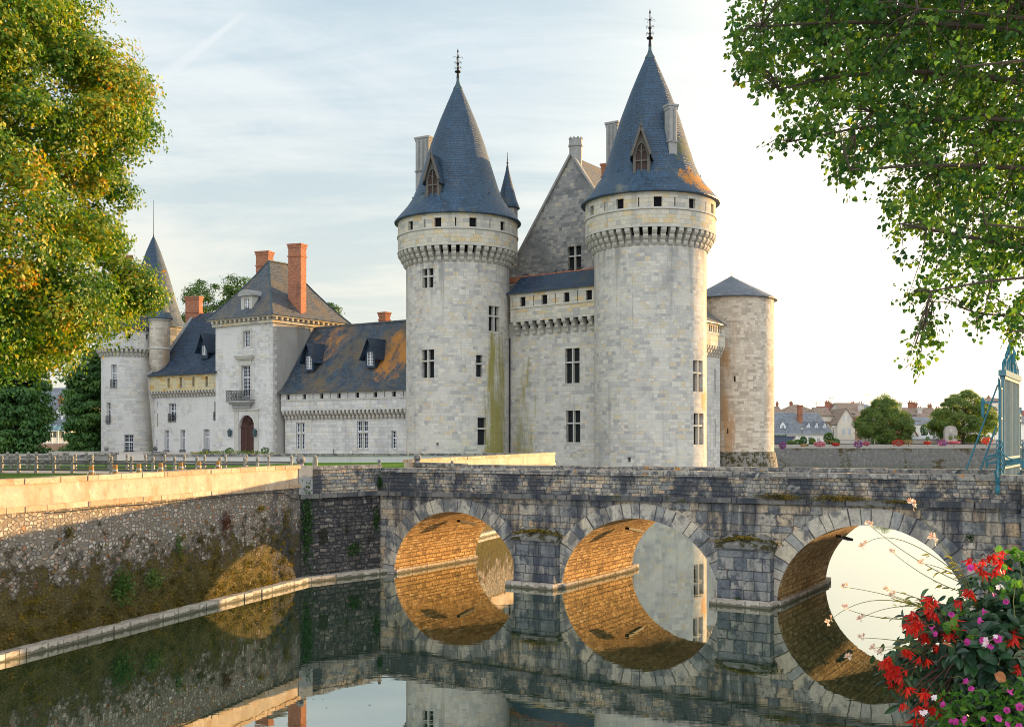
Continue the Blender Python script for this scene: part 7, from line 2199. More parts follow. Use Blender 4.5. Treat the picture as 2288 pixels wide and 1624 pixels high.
u = rng.uniform(-14, uC0 - .8, n); z = .25 + 1.2 * rng.random(n) ** 1.8
ci = np.repeat(np.arange(n), per)
cen = np.array([list(LW(a, b, -.03)) for a, b in zip(u, z)])
ax = nv * .55 + rand_dirs(n * per, rng) * .55 + np.array([0, 0, -.15]) + (rng.random(n * per)[:, None] - .3) * np.array([0, 0, .9])
o = leaf_cards('wall_grass', cen[ci] + rng.normal(size=(n * per, 3)) * .04, ax, rand_dirs(n * per, rng), .24 * (.4 + rng.random(n * per)), M['drygrass'], None, rng, rnd=rng.random(n)[ci] * .7 + .3 * rng.random(n * per), aspect=.06)
tag(o, 'dry hanging grass tufts along the foot of the rubble wall', 'grass', kind='stuff')


def wall_plant(name, label, cat, W, px, py, ru, rz, nleaf, mat, size, seed, droop=.2, outd=.25, group='plants growing from the moat walls', aspect=.6, kind='kite'):
    rng = np.random.default_rng(seed)
    u, z = on_wall(W, px, py)
    T = Thing(name, label, cat, tuple(W(u, z, -.02)), group)
    d = np.array([*W.d, 0]); nn = np.array([*W.n, 0]); c = np.array(list(W(u, z, -.03)))
    off = rng.normal(size=(nleaf, 3)) * .5
    pos = c + off[:, :1] * d * ru + np.abs(off[:, 1:2]) * nn * outd + off[:, 2:] * np.array([0, 0, rz])
    leaf_cards('foliage', pos, nn * .5 + rand_dirs(nleaf, rng) * .8 + np.array([0, 0, -droop]), nn + rand_dirs(nleaf, rng) * .7, size * (.6 + .8 * rng.random(nleaf)), mat, T, rng, kind, aspect=aspect)
    mb = MB()
    for k in range(5): mb.tube([W(u, z - rz * .3, .02), W(u + random.uniform(-.5, .5) * ru, z + random.uniform(-.4, .6) * rz, -outd * .6)], [.012, .004], 4)
    mb.build('stem', M['twig'], T)
    return T


wall_plant('wall_shrub', 'bright green leafy shrub growing from the rubble wall', 'shrub', LW, 262, 1308, .42, .5, 520, M['leaf_mid'], .11, 1, outd=.35)
wall_plant('wall_shrub', 'smaller dark green shrub on the rubble wall beside the bright one', 'shrub', LW, 336, 1292, .4, .35, 300, M['leaf_park'], .1, 2)
wall_plant('wall_shrub', 'green sprig above the mossy part of the rubble wall', 'shrub', LW, 392, 1218, .18, .4, 120, M['leaf_mid'], .08, 3)
wall_plant('wall_shrub', 'rust red dry bush high on the rubble wall', 'shrub', LW, 499, 1165, .25, .38, 260, leafy('rust_red_leaves', [(0, (.06, .02, .012)), (1, (.17, .05, .03))], .2), .08, 4)
wall_plant('wall_shrub', 'small brown tuft high at the right of the rubble wall', 'shrub', LW, 577, 1135, .22, .15, 120, M['mosstuft'], .08, 5)
wall_plant('wall_shrub', 'narrow brown hanging tuft near the wall corner', 'shrub', LW, 633, 1158, .12, .5, 140, M['drygrass'], .09, 6)
wall_plant('wall_shrub', 'small brown tuft in the middle of the rubble wall', 'shrub', LW, 148, 1190, .1, .28, 100, M['drygrass'], .09, 7)
wall_plant('ivy_column', 'dark green ivy hanging down the corner of the abutment', 'ivy', AW, 683, 1165, .28, 1.7, 700, M['ivy'], .1, 8, .6, .12, aspect=.8)
wall_plant('wall_fern', 'green ferns at the foot of the dark abutment', 'fern', AW, 790, 1225, .4, .35, 200, M['ivy'], .1, 9, outd=.15)
wall_plant('wall_fern', 'green tuft hanging beside the first arch on the dark abutment', 'fern', AW, 838, 1160, .14, .5, 160, M['ivy'], .09, 10, outd=.1)
wall_plant('wall_fern', 'green weed on the joint of abutment and bridge parapet', 'fern', AW, 846, 1078, .12, .4, 160, M['ivy'], .08, 11, outd=.1)
wall_plant('wall_fern', 'small fern on the spandrel right of the third arch', 'fern', WBR, 2168, 1200, .12, .16, 60, M['ivy'], .07, 12, outd=.08)
wall_plant('wall_fern', 'tiny weed on the footing of the second pier', 'fern', Wall(WBR.O, WBR.d, .5), 1648, 1338, .14, .12, 60, M['leaf_mid'], .06, 13, outd=.06)
wall_plant('ledge_moss', 'large moss cushion on the string course above the second pier', 'moss', Wall(WBR.O, WBR.d, .16), 1740, 1109, .8, .11, 1500, M['mosstuft'], .035, 14, outd=.05, aspect=1.0)
wall_plant('ledge_moss', 'broad moss cushion on the string course above the third arch', 'moss', Wall(WBR.O, WBR.d, .16), 1880, 1112, 1.0, .10, 1500, M['mosstuft'], .035, 15, outd=.05, aspect=1.0)
wall_plant('ledge_moss', 'thin moss cushion on the string course beyond the third arch crown', 'moss', Wall(WBR.O, WBR.d, .16), 2010, 1120, .6, .06, 600, M['mosstuft'], .03, 16, outd=.05, aspect=1.0)
# moss on the pier caps and ledges
for T_, (a, b, z) in zip(('second', 'third'), ((ARCH[0][1], ARCH[1][0], 2.35), (ARCH[1][1], ARCH[2][0], 2.5))):
    n = 1500; cc = rng.normal(size=(n, 2)) * np.array([.55, .12]); 
    pos = np.array([list(WBR((a + b) / 2 + q[0], z + .02 - abs(q[0]) * .15 + rng.uniform(-.04, .05), -.28 + q[1])) for q in cc])
    o = leaf_cards('pier_moss', pos, rand_dirs(n, rng) + np.array([0, 0, .3]), rand_dirs(n, rng), .05 * (.5 + rng.random(n)), M['mosstuft'], None, rng, aspect=1.0)
    tag(o, 'dark moss growing on the cap of the pier left of the ' + T_ + ' arch', 'moss', kind='stuff')

# ---- overhanging linden on the right
TR = Thing('linden_tree', 'dark green linden tree overhanging the moat from the right', 'tree', (10.6, 14.6, TZ))
rng = np.random.default_rng(21); pr = random.Random(21)
REG = [(1652, -260), (1640, 40), (1632, 140), (1660, 172), (1700, 205), (1720, 188), (1750, 240), (1790, 290), (1735, 318), (1830, 338), (1868, 395), (1935, 440), (1990, 452), (1978, 515), (1998, 580), (2045, 600), (2060, 640), (2012, 662), (2075, 682), (2105, 668), (2150, 700), (2185, 745), (2225, 712), (2262, 770), (2330, 800), (2560, 760), (2800, 400), (2900, -260)]


def inside(x, y, poly):
    c = False
    for (x0, y0), (x1, y1) in zip(poly, poly[1:] + poly[:1]):
        if (y0 > y) != (y1 > y) and x < (x1 - x0) * (y - y0) / (y1 - y0) + x0: c = not c
    return c


tw = []
def edge_dist(x, y):
    b = 1e9
    for (x0, y0), (x1, y1) in zip(REG, REG[1:] + REG[:1]):
        dx, dy = x1 - x0, y1 - y0
        t = max(0, min(1, ((x - x0) * dx + (y - y0) * dy) / (dx * dx + dy * dy)))
        b = min(b, math.hypot(x - x0 - t * dx, y - y0 - t * dy))
    return b


while len(tw) < 3000:
    x, y = rng.uniform(1610, 2900), rng.uniform(-260, 800)
    if not inside(x, y, REG): continue
    if x > 2330 and rng.random() < .72: continue
    if rng.random() > .30 + edge_dist(x, y) / 220: continue
    if math.sin(x * .021 + y * .011) * math.sin(y * .027 - x * .008) > .45 and rng.random() < .6: continue
    Y = 12.0 + 6.0 * rng.random() if rng.random() < .9 else 10.5 + 9 * rng.random()
    tw.append((x, y, Y))
tips = [np.array(P(x, y, Y)) for x, y, Y in tw]
# the long hanging spray
for k in range(26):
    t = k / 25
    x = 2068 - 12 * t + (-34 * max(0, t - .55)) + pr.uniform(-16, 16) * (1 - t * .3); y = 690 + 138 * t
    if t > .25 or k % 2: tips.append(np.array(P(x, y, 12.2 + pr.uniform(-.15, .15))))
for k in range(10): tips.append(np.array(P(2085 + k * .6 * pr.uniform(.5, 1.5), 715 + k * 5, 12.3)))
for (xa, ya, xb, yb) in ((1650, 170, 1700, 130), (1715, 318, 1800, 325), (1645, 80, 1700, 60), (1655, 135, 1740, 150), (1640, 40, 1710, 20), (1700, 205, 1760, 180), (1760, 300, 1830, 280), (1868, 398, 1920, 370), (1985, 520, 2040, 490), (2010, 664, 2080, 640), (2185, 748, 2200, 690), (2262, 772, 2270, 700)):
    for k in range(8):
        t = k / 7; tips.append(np.array(P(xa + (xb - xa) * t, ya + (yb - ya) * t + pr.uniform(-5, 5), 13.0)))
nmain = 3000
tips = np.array(tips)
nt_ = len(tips); per = 17
cnt = np.where(np.arange(nt_) < nmain, per, 6)
ci = np.repeat(np.arange(nt_), cnt); NL = len(ci)
tdir = unit(np.array([-.55, -.12, -.45]) + rng.normal(size=(nt_, 3)) * .45)
s = rng.random(NL)
tl = .26 + .2 * rng.random(nt_)
sd = unit(rng.normal(size=(NL, 3)))
pos = tips[ci] + tdir[ci] * ((s - .5) * tl[ci])[:, None] + sd * (.02 + .07 * rng.random((NL, 1)))
ax = unit(sd * .7 + tdir[ci] * .4 + np.array([0, 0, -.55]))
nr = unit(rand_dirs(NL, rng) * .75 + np.array([-.1, -.35, .55]))
rnd = np.clip(rng.random(nt_)[ci] * .55 + rng.random(NL) * .45, 0, 1)
CR = leaf_cards('crown', pos, ax, nr, .064 * (.5 + .8 * rng.random(NL)), M['leaf_green'], TR, rng, 'heart', rnd=rnd, aspect=.9, fold=.2)
# the upper crown above the picture shades the boughs below it
nu = 9000
up = np.stack([rng.uniform(2.0, 17, nu), rng.uniform(9.0, 22, nu), rng.uniform(11.6, 18, nu)], 1)
ok = ((up[:, 0] - 10.3) / 6.8) ** 2 + ((up[:, 1] - 14.8) / 6.2) ** 2 + ((up[:, 2] - 11.0) / 6.5) ** 2 < 1
up = up[ok]; nu = len(up)
up = np.repeat(up, 5, 0) + rng.normal(size=(nu * 5, 3)) * .2
leaf_cards('upper_crown', up, rand_dirs(nu * 5, rng) + np.array([0, 0, -.5]), rand_dirs(nu * 5, rng) + np.array([0, 0, 1.2]), .15 * (.6 + .7 * rng.random(nu * 5)), M['leaf_green'], TR, rng, 'kite', aspect=.9)
mb = MB()
tb = Vector((10.6, 14.6, TZ))
mb.tube([tb - Vector((0, 0, .3)), tb + Vector((0, 0, .5)), tb + Vector((-.1, 0, 3)), tb + Vector((-.2, .1, 6.5)), tb + Vector((.1, .2, 10)), tb + Vector((0, 0, 13))], [.55, .42, .36, .3, .2, .08], 10)
limbs = []
for (x, y, Y, z0, r) in ((1700, 60, 12.6, 9.0, .075), (1740, 200, 13, 8.2, .07), (1760, 318, 13.2, 7.4, .06), (1900, 380, 12, 6.8, .07), (2010, 500, 12.5, 6.2, .06), (2080, 650, 12.2, 5.6, .055), (2180, 700, 13.5, 5.2, .05), (2260, 740, 12, 5.0, .05), (1850, 100, 14.5, 9.4, .07), (1950, 250, 15, 8.0, .07), (2100, 380, 14.5, 7.0, .07), (2150, 150, 11.5, 8.2, .08), (2050, 20, 12, 9.5, .07), (2200, 500, 11.2, 6.2, .06), (1800, -100, 13, 10, .07), (2240, 300, 15.5, 7.8, .07)):
    a = tb + Vector((-.1, 0, z0 - 1.2)); b = P(x, y, Y)
    limbs += [(q, r) for q in limb(mb, a, b, r, .010, .10, 9, pr)[2:]]
lp = np.array([list(q) for q, _ in limbs])
for i in range(0, nt_):
    if i % 2: continue
    d = np.linalg.norm(lp - tips[i], axis=1); j = int(d.argmin())
    if d[j] < 2.2:
        mb.tube([Vector(lp[j]), Vector(lp[j]) * .5 + Vector(tips[i]) * .5 + Vector((0, 0, .05)), Vector(tips[i] + tdir[i] * .1)], [.008, .006, .003], 4)
hp = [P(2092, 668, 12.2), P(2075, 690, 12.2), P(2066, 740, 12.2), P(2058, 785, 12.2), P(2018, 828, 12.2)]
mb.tube(hp, [.007, .006, .005, .004, .002], 4)
mb.build('trunk', M['bark'], TR, smooth=50)
# ------------------------------------------------------------------ flowers in the foreground planter
FD = 4.5
fp = lambda x, y, Y=FD: P(x, y, Y)
rng = np.random.default_rng(8); pr = random.Random(8)
M['leaf_begonia'] = leafy('dark_velvet_leaves', [(0, (.008, .028, .016)), (.4, (.016, .055, .026)), (.7, (.03, .085, .03)), (.9, (.055, .11, .03)), (1, (.10, .05, .025))], trans=.12, clump=.2, cscale=3, rough=.42, spec=.5, tcol=(1.4, 1.3, .5))
M['leaf_fresh'] = leafy('fresh_green_leaves', [(0, (.03, .10, .012)), (.6, (.06, .17, .018)), (1, (.13, .24, .03))], trans=.35, clump=.2, cscale=3)
M['petal_red'] = leafy('scarlet_petals', [(0, (.40, .006, .008)), (.6, (.60, .02, .012)), (1, (.72, .05, .015))], trans=.4, clump=0, tcol=(1.3, .8, .5), rough=.45)
M['petal_pink'] = leafy('magenta_petals', [(0, (.42, .03, .24)), (.6, (.62, .06, .36)), (1, (.70, .16, .45))], trans=.4, clump=0, tcol=(1.2, .8, 1.1))
M['petal_white'] = leafy('white_pink_petals', [(0, (.75, .62, .66)), (.5, (.8, .74, .75)), (1, (.75, .45, .5))], trans=.4, clump=0, tcol=(1.1, 1.0, 1.0))
M['petal_gaura'] = leafy('pale_gaura_petals', [(0, (.62, .40, .30)), (.5, (.72, .56, .46)), (1, (.75, .66, .52))], trans=.4, clump=0, tcol=(1.2, 1.0, .8))
M['gstem'] = plain('yellow_green_stems', (.16, .17, .05), .7, .3, 20.0)
M['rstem'] = plain('dark_red_stems', (.07, .025, .02), .7, .3, 20.0)
M['dryleaf'] = plain('dry_brown_leaf', (.32, .13, .05), .8, .3, 30.0)

# box on the railing, just below the picture
BXc = Vector((2.75, 4.78, 4.72))
T = Thing('planter_box', 'long dark planter box on the railing holding the flowers', 'planter', tuple(BXc))
mb = MB(); mb.box((BXc.x, BXc.y, 4.72), (1.7, .36, .30)); mb.build('trough', M['oldwood'], T)
mb = MB(); mb.box((BXc.x, BXc.y, 4.878), (1.62, .3, .012)); mb.build('soil', M['mud'], T)
for x in (-.7, .7):
    mb = MB(); mb.box((BXc.x + x, BXc.y, 3.83), (.08, .3, 1.47)); mb.build('leg', M['iron'], T)


def leaf_patch(name, pos, ax, nr, size, mat, parent, rng, aspect=.62, cup=.18):
    """oval pointed leaf of eight quads, cupped along the midrib"""
    n = len(pos); ax = unit(ax); side = unit(np.cross(ax, nr)); up = np.cross(side, ax)
    L = size[:, None]; W = L * aspect; rnd = rng.random(n)
    prof = [(0, .04), (.2, .40), (.45, .5), (.75, .34), (1, .02)]
    cs, us = [], []
    for (a0, w0), (a1, w1) in zip(prof[:-1], prof[1:]):
        for s in (1, -1):
            q = [(a0, 0, 0), (a0, w0 * s, 1), (a1, w1 * s, 1), (a1, 0, 0)]
            if s < 0: q = q[::-1]
            co = []
            for a, b, e in q:
                bend = -.22 * a * a
                co.append(pos + ax * L * a + side * W * b + up * L * (bend + (cup * abs(b) if e else -.02)))
            cs.append(np.stack(co, 1)); us.append(np.stack([np.stack([rnd, np.full(n, a)], 1) for a, b, e in q], 1))
    o = mesh_np(name, np.concatenate(cs), 4, mat, parent, np.concatenate(us))
    return o


def flower_mesh(kind, seed):
    """mesh of one blossom, hanging along -Z from its stalk at the origin"""
    r = np.random.default_rng(seed)
    cs, us = [], []
    def strip(base, d, nrm, L, w, curl, rv):
        d = unit(np.array(d, float)); s = unit(np.cross(d, nrm)); n2 = np.cross(s, d)
        pr_ = [(0, .25), (.3, .8), (.6, 1.0), (.85, .6), (1, .05)]
        for (a0, w0), (a1, w1) in zip(pr_[:-1], pr_[1:]):
            f = lambda a, ww, k: np.array(base) + d * L * a + s * w * ww * k * .5 + n2 * curl * L * a * a
            cs.append([f(a0, w0, -1), f(a0, w0, 1), f(a1, w1, 1), f(a1, w1, -1)]); us.append([(rv, a0), (rv, a0), (rv, a1), (rv, a1)])
    if kind == 'begonia':
        for k in range(9):
            a = k * 2.4 + r.uniform(-.2, .2); sp = r.uniform(.25, .75)
            strip((0, 0, -.004), (math.cos(a) * sp, math.sin(a) * sp, -1), (math.cos(a), math.sin(a), .3), r.uniform(.045, .075), r.uniform(.010, .015), r.uniform(.1, .45), r.random())
    elif kind == 'petunia':
        N = 10
        ring = lambda rad_, z, j: [(rad_ * (1 + (.10 * math.cos(5 * t) if j else 0)) * math.cos(t), rad_ * (1 + (.10 * math.cos(5 * t) if j else 0)) * math.sin(t), z) for t in [2 * math.pi * i / N for i in range(N)]]
        R = [ring(.003, 0, 0), ring(.005, -.018, 0), ring(.011, -.03, 1), ring(.027, -.036, 1)]
        rv = r.random()
        for A_, B_ in zip(R[:-1], R[1:]):
            for i in range(N):
                j = (i + 1) % N
                cs.append([A_[i], A_[j], B_[j], B_[i]]); us.append([(rv, 0)] * 4)
    elif kind == 'gaura':
        for k in range(4):
            a = (k - 1.5) * .55; strip((0, 0, 0), (math.sin(a), .35 * r.uniform(-1, 1), math.cos(a) * .8 + .1), (0, -1, .2), r.uniform(.013, .018), .007, -.2, r.random())
        for k in range(6):
            a = r.uniform(-1.3, 1.3); strip((0, 0, 0), (math.sin(a) * .6, -.4, -.8), (0, -1, 0), .016, .002, .1, .9)
        for k in range(3): strip((0, 0, .003), (r.uniform(-.6, .6), r.uniform(-.3, .3), 1), (1, 0, 0), .016, .005, .2, .05)
    else:  # white geranium-like
        for k in range(6):
            a = k * 1.05; strip((0, 0, 0), (math.cos(a), math.sin(a), -.5), (0, 0, 1), r.uniform(.016, .022), .012, .1, r.random())
    return np.array(cs), np.array(us)


FLM = {}
for kind, mat in (('begonia', 'petal_red'), ('petunia', 'petal_pink'), ('gaura', 'petal_gaura'), ('white', 'petal_white')):
    FLM[kind] = []
    for v in range(3):
        co, uv = flower_mesh(kind, v + 1)
        o = mesh_np(kind + '_blossom', co, 4, M[mat], None, uv); FLM[kind].append(o.data); bpy.data.objects.remove(o)


def flower(kind, p, T, rot, scale=1.0):
    o = bpy.data.objects.new('flower', pr.choice(FLM[kind])); COL.objects.link(o)
    o.parent = T.o; o.location = Vector(p) - T.base; o.rotation_euler = rot; o.scale = (scale,) * 3
    return o


root = Vector((2.25, 4.7, 5.0))
# dark leafy mound
T = Thing('leafy_plant', 'dense mound of dark green oval leaves in the planter', 'plant', tuple(root))
n = 2300
d = rand_dirs(n, rng); d[:, 1] = -np.abs(d[:, 1]) * .9 + .12
q = (.66 + .38 * rng.random(n) ** .7)[:, None]
cen = np.array([2.23, 4.62, 5.24]); rr = np.array([.46, .36, .53])
pos = cen + d * q * rr
pos[:, 0] += .10 * np.sin(pos[:, 2] * 9); 
ax = d * .5 + rand_dirs(n, rng) * .55 + np.array([-.1, 0, -.45])
leaf_patch('foliage', pos, ax, d + np.array([0, -.3, .35]) + rand_dirs(n, rng) * .35, .062 * (.65 + .6 * rng.random(n)), M['leaf_begonia'], T, rng)
n = 700; d = rand_dirs(n, rng); pos = cen + d * rr * np.array([.62, .5, .62])
leaf_patch('inner_foliage', pos, d + rand_dirs(n, rng), d, .08 * np.ones(n), M['leaf_begonia'], T, rng)
p = np.array([list(fp(2222, 1505, 4.24))]); leaf_patch('dry_leaf', p, np.array([[.8, 0, -.4]]), np.array([[0, -1, .3]]), np.array([.062]), M['dryleaf'], T, rng, aspect=.75)
p = np.array([list(fp(2105, 1437, 4.3))]); leaf_patch('dry_leaf', p, np.array([[.9, 0, -.15]]), np.array([[0, -.5, 1]]), np.array([.05]), M['dryleaf'], T, rng, aspect=.45)
mb = MB()
for k in range(1):
    e = cen + rand_dirs(1, rng)[0] * rr * .75
    limb(mb, root, e, .01, .004, .1, 4, pr)
mb.build('stem', M['rstem'], T)

# scarlet begonia trailing on the left, and on top
T = Thing('begonia_plant', 'trailing plant with scarlet drooping flowers in the planter', 'flowering plant', tuple(root))
spots = [(2040, 1380), (2058, 1400), (2025, 1462), (2035, 1330 + 70), (2075, 1350), (2090, 1372), (2112, 1395), (2130, 1420), (2062, 1430), (2086, 1445), (1985, 1478), (2002, 1500), (1968, 1492), (2022, 1510), (1998, 1530), (1990, 1515), (2050, 1535), (2062, 1560), (2035, 1552), (2078, 1580), (2040, 1590), (2055, 1612), (2090, 1600), (2020, 1575), (2068, 1640), (2045, 1640), (2180, 1262), (2202, 1250), (2226, 1243), (2195, 1280), (2240, 1262), (2215, 1275), (2165, 1330), (2145, 1345), (2255, 1408), (2270, 1430), (2282, 1500), (2288, 1480), (2108, 1560), (2120, 1590), (2060, 1470), (2090, 1490), (2110, 1520)]
nfl = 0
for i, (x, y) in enumerate(spots):
    Y = 4.32 + pr.uniform(-.1, .12)
    p = fp(x, y - 8, Y)
    for k in range(3 if i < 16 else 2):
        flower('begonia', p + Vector((pr.uniform(-.02, .02), pr.uniform(-.03, .03), pr.uniform(-.01, .02))), T, (pr.uniform(-.5, .5), pr.uniform(.1, .9), pr.uniform(0, 6.3)), pr.uniform(.48, .82)) if nfl < 98 else None
        nfl += 1
    a = Vector((max(p.x + .12, 2.0), 4.6, min(p.z + .05, 5.3))) if y > 1300 and x < 2160 else p + Vector((.05, .2, -.12))
    st = MB(); st.tube([a * .5 + p * .5 + Vector((0, 0, .05)), a * .2 + p * .8 + Vector((0, 0, .03)), p], [.003, .0025, .0018], 5); st.build('stem', M['rstem'], T)
n = 190
sp = np.array([list(fp(x, y, 4.4)) for x, y in spots[:26]])
pos = sp[rng.integers(0, len(sp), n)] + rng.normal(size=(n, 3)) * np.array([.032, .04, .032]) + np.array([.035, .03, .01])
leaf_patch('foliage', pos, rand_dirs(n, rng) * .6 + np.array([-.3, 0, -.6]), rand_dirs(n, rng) + np.array([0, -.8, .4]), .055 * (.6 + .7 * rng.random(n)), M['leaf_begonia'], T, rng, aspect=.36)

# magenta petunias low on the right
T = Thing('petunia_plant', 'magenta petunias spilling over the lower part of the planter', 'flowering plant', tuple(root))
sp = [(2205, 1302, 1), (2150, 1274, 0), (2262, 1262, 0)]
pet = [(1170, 800), (1140, 868), (1115, 980), (995, 1015), (1240, 985), (1195, 1030), (990, 1280), (1040, 1330), (1350, 1350), (1055, 490), (1230, 670), (1300, 715), (770, 950), (790, 900), (910, 800), (850, 1395), (770, 1380), (870, 1470), (850, 1530), (890, 1540), (1140, 1560), (1150, 1590), (1080, 1580), (1260, 1540), (1290, 1520), (1360, 1545), (1330, 1590), (1220, 1490), (1200, 1600), (1410, 1480), (920, 1590), (960, 1600), (1020, 1570), (1310, 1500), (1250, 1600), (1390, 1600), (800, 1450), (905, 1440)]
st = MB()
for X, Y_ in pet[:14] + pet[14::3] + pet[30:34]:
    p = fp(3300 / 1.7902 + X * .5586 / 1.0 if False else (3300 + X * .5586) / 1.7902, (2000 + Y_ * .5586) / 1.7902, 4.14 + pr.uniform(-.05, .06))
    flower('petunia', p, T, (pr.uniform(.7, 1.9), pr.uniform(-.6, .6), pr.uniform(-1.2, 1.2)), pr.uniform(.38, .65))
    st = MB(); st.tube([p, p + Vector((.008, .05, .0)), p + Vector((.02, .16, -.03))], [.0012, .0014, .0018], 4); st.build('stem', M['gstem'], T)
n = 520
xs = 2085 + 260 * rng.random(n); ys = 1545 + 120 * rng.random(n) - 25 * (xs > 2230)
pos = np.array([list(fp(x, y, 4.22 + .14 * pr.random())) for x, y in zip(xs, ys)])
leaf_patch('foliage', pos, rand_dirs(n, rng) + np.array([-.2, -.2, .1]), rand_dirs(n, rng) + np.array([0, -.6, .8]), .032 * (.6 + .8 * rng.random(n)), M['leaf_fresh'], T, rng, aspect=.5)
T = Thing('geranium_plant', 'white and pink flowered plant with fresh green leaves in the planter', 'flowering plant', tuple(root))
for X, Y_ in ((1275, 610), (1245, 620), (1150, 1000), (1155, 1030), (1225, 970), (700, 1520), (715, 1510), (785, 1410)):
    p = fp((3300 + X * .5586) / 1.7902, (2000 + Y_ * .5586) / 1.7902, 4.12 + pr.uniform(-.03, .04))
    flower('white', p, T, (pr.uniform(.6, 1.7), pr.uniform(-.5, .5), pr.uniform(-1, 1)), pr.uniform(.6, .9))
n = 84
pos = np.concatenate([np.array(list(fp(2268, 1310, 4.25))) + rng.normal(size=(30, 3)) * np.array([.04, .04, .04]), np.array(list(fp(2275, 1240, 4.4))) + rng.normal(size=(34, 3)) * np.array([.045, .05, .015]), np.array(list(fp(2130, 1395, 4.3))) + rng.normal(size=(20, 3)) * .025])
leaf_patch('foliage', pos, rand_dirs(n, rng) + np.array([0, 0, .2]), rand_dirs(n, rng) + np.array([0, -.4, 1]), .034 * (.6 + .7 * rng.random(n)), M['leaf_fresh'], T, rng, aspect=.8)
mb = MB(); mb.tube([fp(2268, 1380, 4.25), fp(2264, 1345, 4.24), fp(2268, 1310, 4.25)], .002, 5); mb.build('stem', M['gstem'], T)
mb = MB(); mb.tube([fp(2290, 1330, 4.3), fp(2282, 1280, 4.35), fp(2275, 1240, 4.4)], .002, 5); mb.build('stem', M['gstem'], T)

# gaura: long thin wands with pale flowers
T = Thing('gaura_plant', 'wispy plant with long thin arching stems and pale pink flowers', 'flowering plant', tuple(root))
tipsg = [((620, 20), (1010, 560), (850, 330)), ((310, 170), (1000, 600), (650, 420)), ((265, 330), (990, 560), (560, 290)), ((480, 370), (960, 650), (720, 540)), ((775, 270), (1000, 540), (880, 400)), ((690, 450), (980, 560), (840, 490)), ((130, 620), (760, 800), (480, 690)), ((435, 640), (760, 740), (600, 680)), ((140, 770), (740, 850), (400, 840)), ((250, 850), (740, 760), (470, 770)), ((20, 875), (700, 770), (330, 720)), ((255, 985), (720, 1040), (480, 1000)), ((345, 1060), (700, 1080), (520, 1050)), ((390, 1090), (700, 1100), (540, 1060)), ((165, 1120), (640, 1200), (370, 1180)), ((480, 680), (760, 790), (620, 730))]
zz = lambda q, Y: fp((3300 + q[0] * .5586) / 1.7902, (2000 + q[1] * .5586) / 1.7902, Y)
leafpos, leafax = [], []
for tip, rt, midp in tipsg:
    Yt = 4.15 + pr.uniform(-.15, .15)
    a, m_, e = zz(rt, 4.45), zz(midp, (4.45 + Yt) / 2), zz(tip, Yt)
    c_ = m_ * 2 - (a + e) * .5
    pts = [a * (1 - t) ** 2 + c_ * 2 * t * (1 - t) + e * t * t for t in [i / 12 for i in range(13)]]
    mb = MB(); mb.tube([a + Vector((.12, .12, -.16))] + pts, [.0028] + [.0022 - .0012 * i / 12 for i in range(13)], 5); mb.build('stem', M['gstem'], T)
    big = 1.35 if tip in ((620, 20), (775, 270)) else 1.0
    flower('gaura', e, T, (pr.uniform(-.4, .4), pr.uniform(-.9, -.2), pr.uniform(-.4, .4)), big)
    flower('gaura', e + (pts[-2] - e) * .4 + Vector((0, -.004, .006)), T, (pr.uniform(-.4, .4), pr.uniform(-.6, .8), pr.uniform(0, 3)), big * .85)
    if big > 1: flower('gaura', e + Vector((.008, 0, -.018)), T, (.3, .6, 1.0), 1.1)
    for k in range(2, 9):
        if pr.random() < .75:
            leafpos.append(list(pts[min(6, k // 2 + pr.randint(0, 2))] + Vector((pr.uniform(-.01, .01), 0, pr.uniform(-.006, .006))))); leafax.append([-.8, pr.uniform(-.3, .3), pr.uniform(-.5, .6)])
n = len(leafpos)
leaf_patch('foliage', np.array(leafpos), np.array(leafax), rand_dirs(n, rng) + np.array([0, -.5, .8]), .026 * (.6 + .8 * rng.random(n)), leafy('yellow_green_leaves', [(0, (.10, .12, .02)), (1, (.24, .22, .06))], .4), T, rng, aspect=.25)
